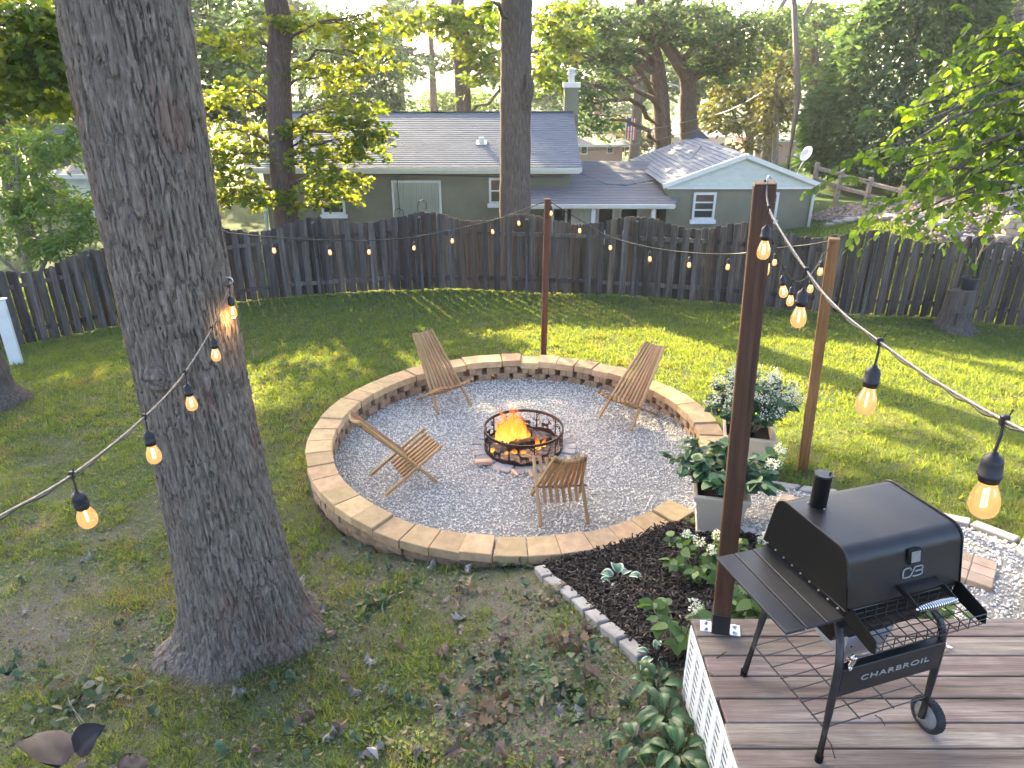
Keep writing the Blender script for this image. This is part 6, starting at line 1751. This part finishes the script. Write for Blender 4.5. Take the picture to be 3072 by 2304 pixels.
shrub('green hydrangea growing at the deck edge under the grill shelf', 1.62, 3.50, gz(1.62, 3.5)+.03, .56, .42, 18, 210, .11, M['hydrangea_leaf2'], 1, seed=6, bloom_r=.04, nb=50)
shrub('small hydrangea at the deck corner left of the post with one bloom', 1.02, 3.42, gz(1.02, 3.42)+.03, .40, .24, 8, 62, .105, M['hydrangea_leaf2'], 1, seed=7, bloom_r=.045, nb=60)
shrub('low green plants showing beneath the wire basket beyond the deck', 2.65, 3.30, gz(2.65, 3.3)+.02, .30, .30, 10, 80, .09, M['hydrangea_leaf2'], 0, seed=8)
# broad leaves: hosta and lily clumps
t = NT('hosta_leaf'); a_ = t.n('ShaderNodeAttribute', attribute_name='edge')
v = t.coord('Object'); nz = t.noise(v, 30, 3)
c = t.mix(t.ramp(t.math('ADD', a_.outputs['Fac'], t.math('MULTIPLY', t.math('SUBTRACT', nz, .5), .5)), [(.62, (0,0,0)), (.80, (1,1,1))]), (0.075,0.16,0.10), (0.50,0.56,0.42))
M['hosta'] = t.done(t.bsdf(c, .5, .4))
t = NT('broad_leaf'); oi = t.n('ShaderNodeObjectInfo'); v = t.coord('Object', (1, 14, 1)); nz = t.noise(v, 6, 3)
c = t.val_rand(t.ramp(nz, [(.3, (0.035,0.085,0.028)), (.7, (0.075,0.145,0.05))]), .25, .02)
p_ = t.bsdf(c, .42, .5); trn = t.n('ShaderNodeBsdfTranslucent'); t.l(c, trn.inputs['Color']); mxs = t.n('ShaderNodeMixShader', Fac=.2); t.l(p_, mxs.inputs[1]); t.l(trn.outputs[0], mxs.inputs[2])
M['broad_leaf'] = t.done(mxs.outputs[0])
def broad_leaf(L, W, arch, cup, seed):
    """blade grid along +x, arching down"""
    g = random.Random(seed); nu, nv = 9, 7; V = []; E = []; F = []
    for i in range(nu):
        u = i/(nu-1); w = W*(math.sin(math.pi*min(1, u**.75*.97+.03)))**.8*(1 if u < .98 else .02)
        for j in range(nv):
            q = j/(nv-1)*2-1
            V.append((L*u*math.cos(arch*u*.6), q*w/2, L*u*math.sin(.75-arch*u)*.8+cup*abs(q)*w*.5+g.uniform(-.002,.002)+.004*math.sin(q*9)))
            E.append(abs(q) if u < .9 else 1)
    for i in range(nu-1):
        for j in range(nv-1): F.append((i*nv+j, i*nv+j+1, (i+1)*nv+j+1, (i+1)*nv+j))
    me = raw_mesh('leaf_blade', V, F); at_ = me.attributes.new('edge', 'FLOAT', 'POINT'); at_.data.foreach_set('value', E)
    return me
def clump(name, label, x, y, n, L, W, mat, stem, seed, spread=1.0, zoff=.03, el=(.2, .9)):
    g = random.Random(seed); z = gz(x, y)+zoff
    c = thing(name, label, 'plant', (x, y, z)); ms = [broad_leaf(L, W, 1.1, .3, seed+k) for k in range(4)]
    for m_ in ms: m_.materials.append(mat); m_.polygons.foreach_set('use_smooth', [True]*len(m_.polygons))
    for k in range(n):
        a = 2*math.pi*k/n*1.0+g.uniform(-.35,.35); el_ = g.uniform(*el); r0 = stem*g.uniform(.6, 1.2)
        st = Vector((math.cos(a)*math.cos(el_)*r0*spread, math.sin(a)*math.cos(el_)*r0*spread, math.sin(el_)*r0))
        s_ = MB().tube([(0, 0, 0), tuple(st*.5+Vector((0, 0, .01))), tuple(st)], [.005, .004, .003], 5).build('stalk', M['lily_leaf'], c)
        add('leaf', ms[k % 4], None, c, st, (g.uniform(-.2,.2), g.uniform(-.2,.25), a), scale=(g.uniform(.75,1.15),)*3)
M['lily_leaf'].name = 'lily_stalk'
clump('hosta_plant', 'small hosta with white-edged leaves alone in the mulch', 0.86, 4.58, 9, .16, .095, M['hosta'], .10, 1)
clump('broad_leaf_plant', 'upper clump of broad dark green leaves beside the deck corner', 0.84, 3.08, 13, .15, .055, M['broad_leaf'], .08, 21, el=(.5, 1.2))
clump('broad_leaf_plant', 'middle clump of broad green leaves along the white skirt', 0.84, 2.82, 15, .16, .06, M['broad_leaf'], .09, 31, el=(.5, 1.2))
clump('broad_leaf_plant', 'lowest clump of broad green leaves at the bottom edge by the skirt', 0.84, 2.55, 15, .16, .06, M['broad_leaf'], .09, 41, el=(.4, 1.2))
clump('broad_leaf_plant', 'loose broad leaves growing left of the other leaf clumps', 0.66, 2.68, 8, .14, .05, M['broad_leaf'], .05, 51, el=(.2, .8))
clump('hosta_plant', 'wilting pale leaf cluster in the mulch near the deck corner', 0.90, 3.40, 5, .14, .055, M['hosta'], .04, 61, el=(.1, .5))
# grey edging blocks
M['edge_grey'] = simple('edge_grey', (0.22,0.21,0.20), (0.33,0.315,0.30), 8, .92, .12, bump=.004, rand=.08, bs=60)
M['edge_pale'] = simple('edge_pale', (0.42,0.39,0.36), (0.54,0.51,0.48), 8, .92, .12, bump=.004, rand=.1, bs=60)
def edging(label, pts, mat, bl=.30, bw=.105, bh=.09, lift=.02):
    P = [Vector((x, y, 0)) for x, y in pts]; sp = spline(P, 20)
    e = thing('edging', label, 'edging', (pts[0][0], pts[0][1], 0)); acc = 0; last = sp[0]; g = random.Random(len(pts))
    me = MB().box((0, 0, 0), (bl-.008, bw, bh), None, .008).mesh('edging_block')
    run = [sp[0]]
    for p in sp[1:]:
        if (p-last).length >= bl:
            m_ = (p+last)/2; d = p-last
            z0, z1 = gz(last.x, last.y), gz(p.x, p.y)
            add('edging_block', me, mat, e, (m_.x-pts[0][0], m_.y-pts[0][1], (z0+z1)/2+lift), (g.uniform(-.04,.04), -math.atan2(z1-z0, bl), math.atan2(d.y, d.x)))
            last = p
edging('curved row of grey edging blocks between lawn and mulch', [(.24,4.98),(.30,4.75),(.47,4.37),(.637,3.86),(.83,3.39),(.9,3.2)], M['edge_grey'], .235, .10)
edging('row of grey edging blocks between the gravel path and sunny lawn', [(2.62,6.40),(2.55,6.05),(2.92,5.64),(3.32,5.24),(3.80,4.86),(4.14,4.42),(5.2,3.6)], M['edge_grey'], .33, .11)
edging('row of pale edging blocks between the mulch and gravel path', [(1.80,5.55),(2.05,5.17),(2.37,4.78),(2.77,3.88),(2.95,3.2)], M['edge_pale'], .26, .09)
M['paver'] = simple('paver_tan', (0.40,0.28,0.19), (0.52,0.385,0.28), 6, .93, .1, bump=.003, rand=.14, bs=70)
def stepping(label, x, y, rz, n=3, s=.16, lift=.06):
    zc = float(path_z(np.array([x]), np.array([y]))[0])+lift*.5
    sl_ = math.atan2(float(path_z(np.array([x]), np.array([y+.2]))[0]-path_z(np.array([x]), np.array([y-.2]))[0]), .4)
    st = thing('stepping_pad', label, 'paving', (x, y, zc), rz); g = random.Random(int(x*100))
    me = MB().box((0, 0, 0), (s*.985, s*.985, .05), None, .006).mesh('paver')
    for i in range(n):
        for j in range(n):
            add('paver', me, M['paver'], st, ((i-(n-1)/2)*s, (j-(n-1)/2)*s, g.uniform(-.003,.003)+sl_*((j-(n-1)/2)*s)), (sl_, g.uniform(-.01,.01), g.uniform(-.01,.01)))
stepping('tan paver pad in the gravel path right of the grill', 3.28, 4.25, R(-38), 3, .155)
stepping('tan paver pad at the right edge of the gravel path by the deck', 3.72, 3.68, R(-38), 3, .17)
stepping('tan paver pad on the path behind the grill chimney', 2.58, 5.42, R(-30), 2, .17)
# fallen flower on the deck
fw = leaf_mesh('fallen_flower', np.array([(.012*math.cos(k), .012*math.sin(k), .004) for k in np.arange(5)*1.257]), np.full(5, .032), OVATE*np.array([1, 1.6]), np.full(5, .9), 1.0, 0, .2, np.array([(math.cos(k), math.sin(k), .12) for k in np.arange(5)*1.257]))
M['pink_petal'] = simple('pink_petal', (0.70,0.56,0.56), (0.78,0.66,0.66), 20, .7)
tag(add('fallen_flower', fw, M['pink_petal'], None, tuple(atZ(2832, 1943, DECK_Z+.004))), 'small pale pink flower lying on the deck right of the grill', 'flower')
# twigs on the deck
for i, (a_, b_, lab) in enumerate(((((2150,1975), (2180,1955)), None, 'short dark twig lying by the left deck edge'), (((2170,1880), (2192,1912)), None, 'curved dark twig lying below the deck post'), (((2625,2145), (2655,2178)), None, 'thin dark twig lying under the grill rack'), (((2475,2205), (2505,2275)), None, 'long dark twig lying beside the front grill leg'), (((2115,2008), (2150,2035)), None, 'pale twig sticking over the skirt edge'))):
    p, q = Vector(atZ(*a_[0], DECK_Z+.006)), Vector(atZ(*a_[1], DECK_Z+.006))
    tag(MB().tube([(0, 0, 0), tuple((q-p)*.5+Vector((.008, .006, .003))), tuple(q-p)], [.003, .003, .002], 5).build('twig', M['char'] if i < 4 else M['twig'], None, tuple(p)), lab, 'twig')
# blurred dark leaf close to the camera, lower left
M['wine_leaf'] = simple('wine_leaf', (0.013,0.010,0.012), (0.024,0.015,0.016), 12, .6, .3)
sp_ = thing('purple_leaf_sprig', 'dark purple leaf sprig poking up at the lower left corner', 'leaf', tuple(atz(230, 2330, .95)))
cz_ = Vector(atz(230, 2330, .95))
for i, (px, py, L, W, a, tilt) in enumerate(((185, 2300, .085, .075, 2.75, .1), (225, 2255, .055, .04, .45, -.5), (255, 2275, .035, .025, -1.2, .3), (395, 2350, .05, .04, 2.2, .1))):
    p = Vector(atz(px, py, .95))
    add('leaf', broad_leaf(L, W, .5, .25, 70+i), M['wine_leaf'], sp_, p-cz_, (.5, tilt, a), smooth=True)
MB().tube([(.03, -.01, -.12), (.02, 0, -.03), (.012, .0, .012)], .0022, 6).build('stalk', M['wine_leaf'], sp_)

# ------------------------------------------------------------------ grass blades, ground cover, leaf litter
def off_bed(x, y):
    r = np.hypot(x-RC[0], y-RC[1])
    bx, by = x+2.13, y-4.33
    return ~((r < 2.47) | inside(MULCH, x, y) | inside(PATH, x, y) | ((x > .97) & (y < 3.12)) | (np.hypot(bx, by) < .56) | (np.hypot(x+8.4, y-10.35) < .6))
def lawn_cover(x, y):
    """share of ground that grows grass: thin and patchy in the oak's shade"""
    n1 = fbm(np.stack([x*.9, y*.9, x*0+2], 1), 4); n2 = fbm(np.stack([x*3.1, y*3.1, x*0+8], 1), 3)
    shade = smooth01((9.5-y)/5.5)*smooth01((2.6-x)/1.6)
    left = smooth01((-3.5-x)/3)*.35*smooth01((14-y)/4)
    patch = np.clip((n1*.6+n2*.4-.40)/.16, 0, 1)
    return np.clip(1-(shade*.70+left)*(1-patch)-.22*(n2 < .45), .2, 1)
def view_pts(n, y0, y1, xk, power):
    y = y0+(y1-y0)*RNG.uniform(0, 1, n)**power
    x = RNG.uniform(-1, 1, n)*(xk*(y*.95+1.2)+.6)
    return x, y
def blades(name, n, y0, y1, power, h, w, label):
    x, y = view_pts(n, y0, y1, .92, power)
    k = off_bed(x, y) & (RNG.uniform(0, 1, n) < lawn_cover(x, y)); x, y = x[k], y[k]; n = len(x)
    z = ground(x, y)
    a = RNG.uniform(0, 2*math.pi, n); hh = h*RNG.uniform(.5, 1.25, n)*(.55+1.1*np.clip(fbm(np.stack([x*6, y*6, x*0+91], 1), 3)*1.6-.3, 0, 1)); ww = w*RNG.uniform(.7, 1.3, n)
    lean = RNG.uniform(.2, 1.3, n)*hh; la = RNG.uniform(0, 2*math.pi, n)
    p0 = np.stack([x-np.cos(a)*ww/2, y-np.sin(a)*ww/2, z-.004], 1); p1 = np.stack([x+np.cos(a)*ww/2, y+np.sin(a)*ww/2, z-.004], 1)
    p2 = np.stack([x+np.cos(la)*lean, y+np.sin(la)*lean, z+hh], 1)
    V = np.stack([p0, p1, p2], 1).reshape(-1, 3)
    dry = fbm(np.stack([x*.7, y*.7, x*0+5], 1), 3); far = smooth01((y-6)/5)*.25+smooth01((x-1.5)/2)*.25
    tuft = fbm(np.stack([x*5.5, y*5.5, x*0+71], 1), 3)-.5
    t_ = np.clip(.34+1.1*(dry-.28)+far*.7+tuft*1.3+RNG.normal(0, .15, n), 0, 1)
    o = add(name, np_mesh(name, V, np.arange(3*n).reshape(n, 3), t_), M['grass'])
    return tag(o, label, 'grass', kind='stuff')
blades('lawn_grass', 440000, 2.0, 8.5, 1.0, .040, .006, 'short patchy grass on the nearer shady lawn')
blades('lawn_grass', 380000, 8.3, 18.5, .85, .055, .014, 'short grass on the farther lawn up to the fence')
# coarser tufts standing above the lawn
cx_, cy_ = view_pts(5200, 2.2, 16.0, .9, .9); k = off_bed(cx_, cy_) & (lawn_cover(cx_, cy_) > .45); cx_, cy_ = cx_[k], cy_[k]
nb_ = 9; x = np.repeat(cx_, nb_)+RNG.normal(0, .035, len(cx_)*nb_); y = np.repeat(cy_, nb_)+RNG.normal(0, .035, len(cx_)*nb_); n = len(x)
z = ground(x, y); a = RNG.uniform(0, 6.28, n); hh = np.repeat(RNG.uniform(.05, .10, len(cx_)), nb_)*RNG.uniform(.6, 1.2, n); w_ = .006+.0006*y
V = np.stack([np.stack([x-np.cos(a)*w_, y-np.sin(a)*w_, z-.004], 1), np.stack([x+np.cos(a)*w_, y+np.sin(a)*w_, z-.004], 1), np.stack([x+RNG.normal(0, .04, n), y+RNG.normal(0, .04, n), z+hh], 1)], 1).reshape(-1, 3)
tag(add('grass_tufts', np_mesh('grass_tufts', V, np.arange(3*n).reshape(n, 3), np.clip(np.repeat(RNG.uniform(.3, 1, len(cx_)), nb_)+RNG.normal(0, .1, n), 0, 1)), M['grass']), 'coarser grass tufts standing out of the lawn', 'grass', kind='stuff')
# neighbour's lawn beyond the fence, seen over its top
x = RNG.uniform(-16, 12, 60000); y = RNG.uniform(16.6, 22, 60000)
z = ground(x, y); n = len(x); a = RNG.uniform(0, 6.28, n)
V = np.stack([np.stack([x-np.cos(a)*.02, y-np.sin(a)*.02, z], 1), np.stack([x+np.cos(a)*.02, y+np.sin(a)*.02, z], 1), np.stack([x+RNG.normal(0, .03, n), y+RNG.normal(0, .03, n), z+RNG.uniform(.04,.08,n)], 1)], 1).reshape(-1, 3)
tag(add('neighbour_grass', np_mesh('neighbour_grass', V, np.arange(3*n).reshape(n, 3), RNG.uniform(.4, 1, n)), M['grass']), 'mown green lawn round the neighbouring house', 'grass', kind='stuff')
# low weeds
x, y = view_pts(34000, 2.0, 9.0, .8, 1.2); c_ = fbm(np.stack([x*1.4, y*1.4, x*0+31], 1), 3)
k = off_bed(x, y) & (c_ > .47) & (x < 2.2); x, y = x[k], y[k]; n = len(x)
me = leaf_mesh('ground_cover', np.stack([x, y, ground(x, y)+RNG.uniform(.012,.035,n)], 1), RNG.uniform(.014,.034,n), OVATE*np.array([1, 1.25]), RNG.uniform(0, 1, n), 1.3, 0, .15)
tag(add('ground_cover', me, M['clover'], None), 'small round-leaved weeds growing in the shady lawn', 'weeds', kind='stuff')
# crumbs of dead leaves
x, y = view_pts(26000, 2.0, 12.0, .8, 1.3); c_ = fbm(np.stack([x*.8, y*.8, x*0+57], 1), 3)
k = off_bed(x, y) & (RNG.uniform(0, 1, len(x)) < np.clip((c_-.35)*4, .12, 1)*np.where(x > 2, .25, 1)); x, y = x[k], y[k]; n = len(x)
me = leaf_mesh('leaf_litter', np.stack([x, y, ground(x, y)+RNG.uniform(.008,.03,n)], 1), RNG.uniform(.015,.05,n), DIAMOND, RNG.uniform(0, 1, n), .9, 0, .4)
tag(add('leaf_litter', me, M['litter'], None), 'scattered crumbs of dry leaves over the lawn', 'leaf litter', kind='stuff')
# single fallen leaves and twigs that one can pick out
def curled(seed, L, dead):
    g = random.Random(seed); V = []; n = len(OAK); ph = g.uniform(0, 6); cu_ = g.uniform(.9, 3.2)*g.choice((-1, 1))
    pts = [(0, 0)]+[tuple(p) for p in OAK]
    mid = [(i/4, 0) for i in range(5)]
    V = []; F = []
    for (u, w) in OAK:
        V.append((u*L, w*L*.9, cu_*L*(.5*abs(w)+.25*u*(1-u)+.10*math.sin(u*7+ph))))
    k = len(V)
    for (u, w) in mid: V.append((u*L, 0, cu_*L*(.25*u*(1-u)+.1*math.sin(u*7+ph))))
    half = list(range(0, 8)); oth = [7]+list(range(8, 14))+[0]
    F.append(tuple(half)+tuple(k+i for i in (3, 2, 1))); F.append(tuple(oth)+tuple(k+i for i in (1, 2, 3)))
    return raw_mesh('fallen_leaf', V, F)
M['dead_leaf'] = simple('dead_leaf', (0.17,0.11,0.07), (0.29,0.21,0.15), 20, .85, .15, rand=.3)
M['grey_leaf'] = simple('grey_leaf', (0.20,0.18,0.155), (0.31,0.285,0.25), 20, .9, .08, rand=.3)
M['green_leaf'] = simple('green_leaf', (0.06,0.10,0.05), (0.11,0.15,0.08), 20, .75, .15, rand=.3)
kinds = [([curled(s, .10, 1) for s in range(3)], M['dead_leaf'], 'curled brown oak leaf lying on the shady lawn', 'brown leaves on the lawn'),
         ([curled(s+9, .10, 1) for s in range(3)], M['grey_leaf'], 'pale grey dried leaf lying on the shady lawn', 'grey leaves on the lawn'),
         ([curled(s+20, .11, 0) for s in range(3)], M['green_leaf'], 'green torn-off oak leaf lying on the shady lawn', 'green leaves on the lawn')]
g = random.Random(77); cnt = 0
spots = []
while len(spots) < 240:
    py = g.uniform(1560, 2300) if g.random() < .8 else g.uniform(1100, 1600)
    px = g.gauss(1450, 380) if g.random() < .6 else g.uniform(0, 2000)
    p = atZ(px, py, .35); p = atZ(px, py, gz(p[0], p[1])); p = atZ(px, py, gz(p[0], p[1]))
    if off_bed(np.array([p[0]]), np.array([p[1]]))[0] and p[0] < 1.0: spots.append(p)
for p in spots:
    ms, mt, lab, grp = kinds[g.choices((0, 1, 2), (.33, .22, .45))[0]]
    m_ = ms[g.randrange(3)]
    if not m_.materials: m_.materials.append(mt)
    s_ = g.uniform(.65, 1.25)
    o = add('fallen_leaf', m_, None, None, (p[0], p[1], gz(p[0], p[1])+.022), (g.uniform(-.7,.7), g.uniform(-.6,.6), g.uniform(0, 6.28)), scale=(s_, s_, s_))
    tag(o, lab, 'leaf', grp)
for i in range(26):
    px, py = g.uniform(60, 1950), g.uniform(1250, 2290)
    p = atZ(px, py, gz(*atZ(px, py, .4)[:2]))
    if not off_bed(np.array([p[0]]), np.array([p[1]]))[0] or p[0] > .9: continue
    L = g.uniform(.12, .38); a = g.uniform(0, 6.28); q = Vector((math.cos(a), math.sin(a), 0))*L
    o = MB().tube([(0, 0, 0), tuple(q*.4+Vector((g.uniform(-.02,.02), g.uniform(-.02,.02), .012))), tuple(q*.75+Vector((0, g.uniform(-.03,.03), .015))), tuple(q)], [.004, .0035, .003, .0015], 5).build('fallen_twig', M['twig'] if i % 2 else M['char'], None, (p[0], p[1], gz(p[0], p[1])+.012))
    tag(o, 'thin bare twig lying on the shady lawn' if i % 2 else 'thin dark twig lying on the shady lawn', 'twig', 'pale twigs on the lawn' if i % 2 else 'dark twigs on the lawn')

# heaps of pulled weeds and wilted shoots left on the lawn
piles = [((1255,1555), .17, 46, 'heap of pulled green weeds lying below the block wall left of the edging', 'green_leaf'),
         ((270,2110), .34, 110, 'tangle of pulled green vine lying at the lower left', 'green_leaf'),
         ((1450,2045), .15, 40, 'small heap of wilted green shoots on the bare lawn before the oak', 'green_leaf'),
         ((1120,1810), .13, 34, 'wilted dark shoot lying right of the oak roots', 'green_leaf'),
         ((1660,1800), .17, 44, 'heap of pale wilted leaves beside the edging blocks', 'grey_leaf'),
         ((1715,1935), .15, 40, 'heap of brown dried leaves beside the lower edging blocks', 'dead_leaf'),
         ((1545,1690), .12, 34, 'green weeds lying against the foot of the block wall', 'green_leaf'),
         ((1480,2140), .15, 40, 'mixed heap of leaves near the bottom edge of the lawn', 'dead_leaf'),
         ((1400,1770), .10, 26, 'pale curled dry shoots right of the oak on bare soil', 'grey_leaf'),
         ((690,1980), .14, 34, 'green shoot lying before the oak roots', 'green_leaf'),
         ((1690,2080), .18, 52, 'loose weeds lying left of the broad leaf plants', 'green_leaf')]
for (pp, rr_, n, lab, mt) in piles:
    c_ = atZ(*pp, .4); c_ = atZ(*pp, gz(c_[0], c_[1])); c_ = atZ(*pp, gz(c_[0], c_[1])); z0 = gz(c_[0], c_[1])
    T = thing('weed_heap', lab, 'weeds', (c_[0], c_[1], z0))
    mb = MB()
    for k in range(max(4, n//8)):
        a = g.uniform(0, 6.28); L = rr_*g.uniform(.6, 1.5); p0 = Vector((g.gauss(0, rr_*.3), g.gauss(0, rr_*.3), .015)); q = p0+Vector((math.cos(a)*L, math.sin(a)*L, 0))
        mb.tube([p0, p0.lerp(q, .5)+Vector((0, 0, .04)), q], [.0035, .003, .0015], 5)
    mb.build('stems', M['twig'], T)
    P = np.stack([RNG.normal(0, rr_*.55, n), RNG.normal(0, rr_*.5, n), RNG.uniform(.012, .06, n)], 1)
    tn = {'green_leaf': (.55, 1.0), 'grey_leaf': (.35, .62), 'dead_leaf': (.0, .4)}[mt]
    add('leaves', leaf_mesh('leaves', P, RNG.uniform(.04, .10, n), OVATE if mt == 'green_leaf' else OAK, RNG.uniform(*tn, n), .55, .05, .45), M['litter'], T)

# ------------------------------------------------------------------ evening haze in the air
zlo = float(Zg.min())-1.0
hz = MB().box((0, 730, (zlo+26)/2), (1850, 1570, 26-zlo)).mesh('haze')
t = NT('haze_air')
pv = t.n('ShaderNodeVolumePrincipled')
pv.inputs['Color'].default_value = (0.93, 0.95, 1.0, 1); pv.inputs['Density'].default_value = 0.0005; pv.inputs['Anisotropy'].default_value = 0.35
t.l(pv.outputs[0], t.out.inputs['Volume'])
ho = add('haze', hz, t.m)
tag(ho, 'thin pale evening haze filling the air over the yard and valley', 'haze', kind='stuff')
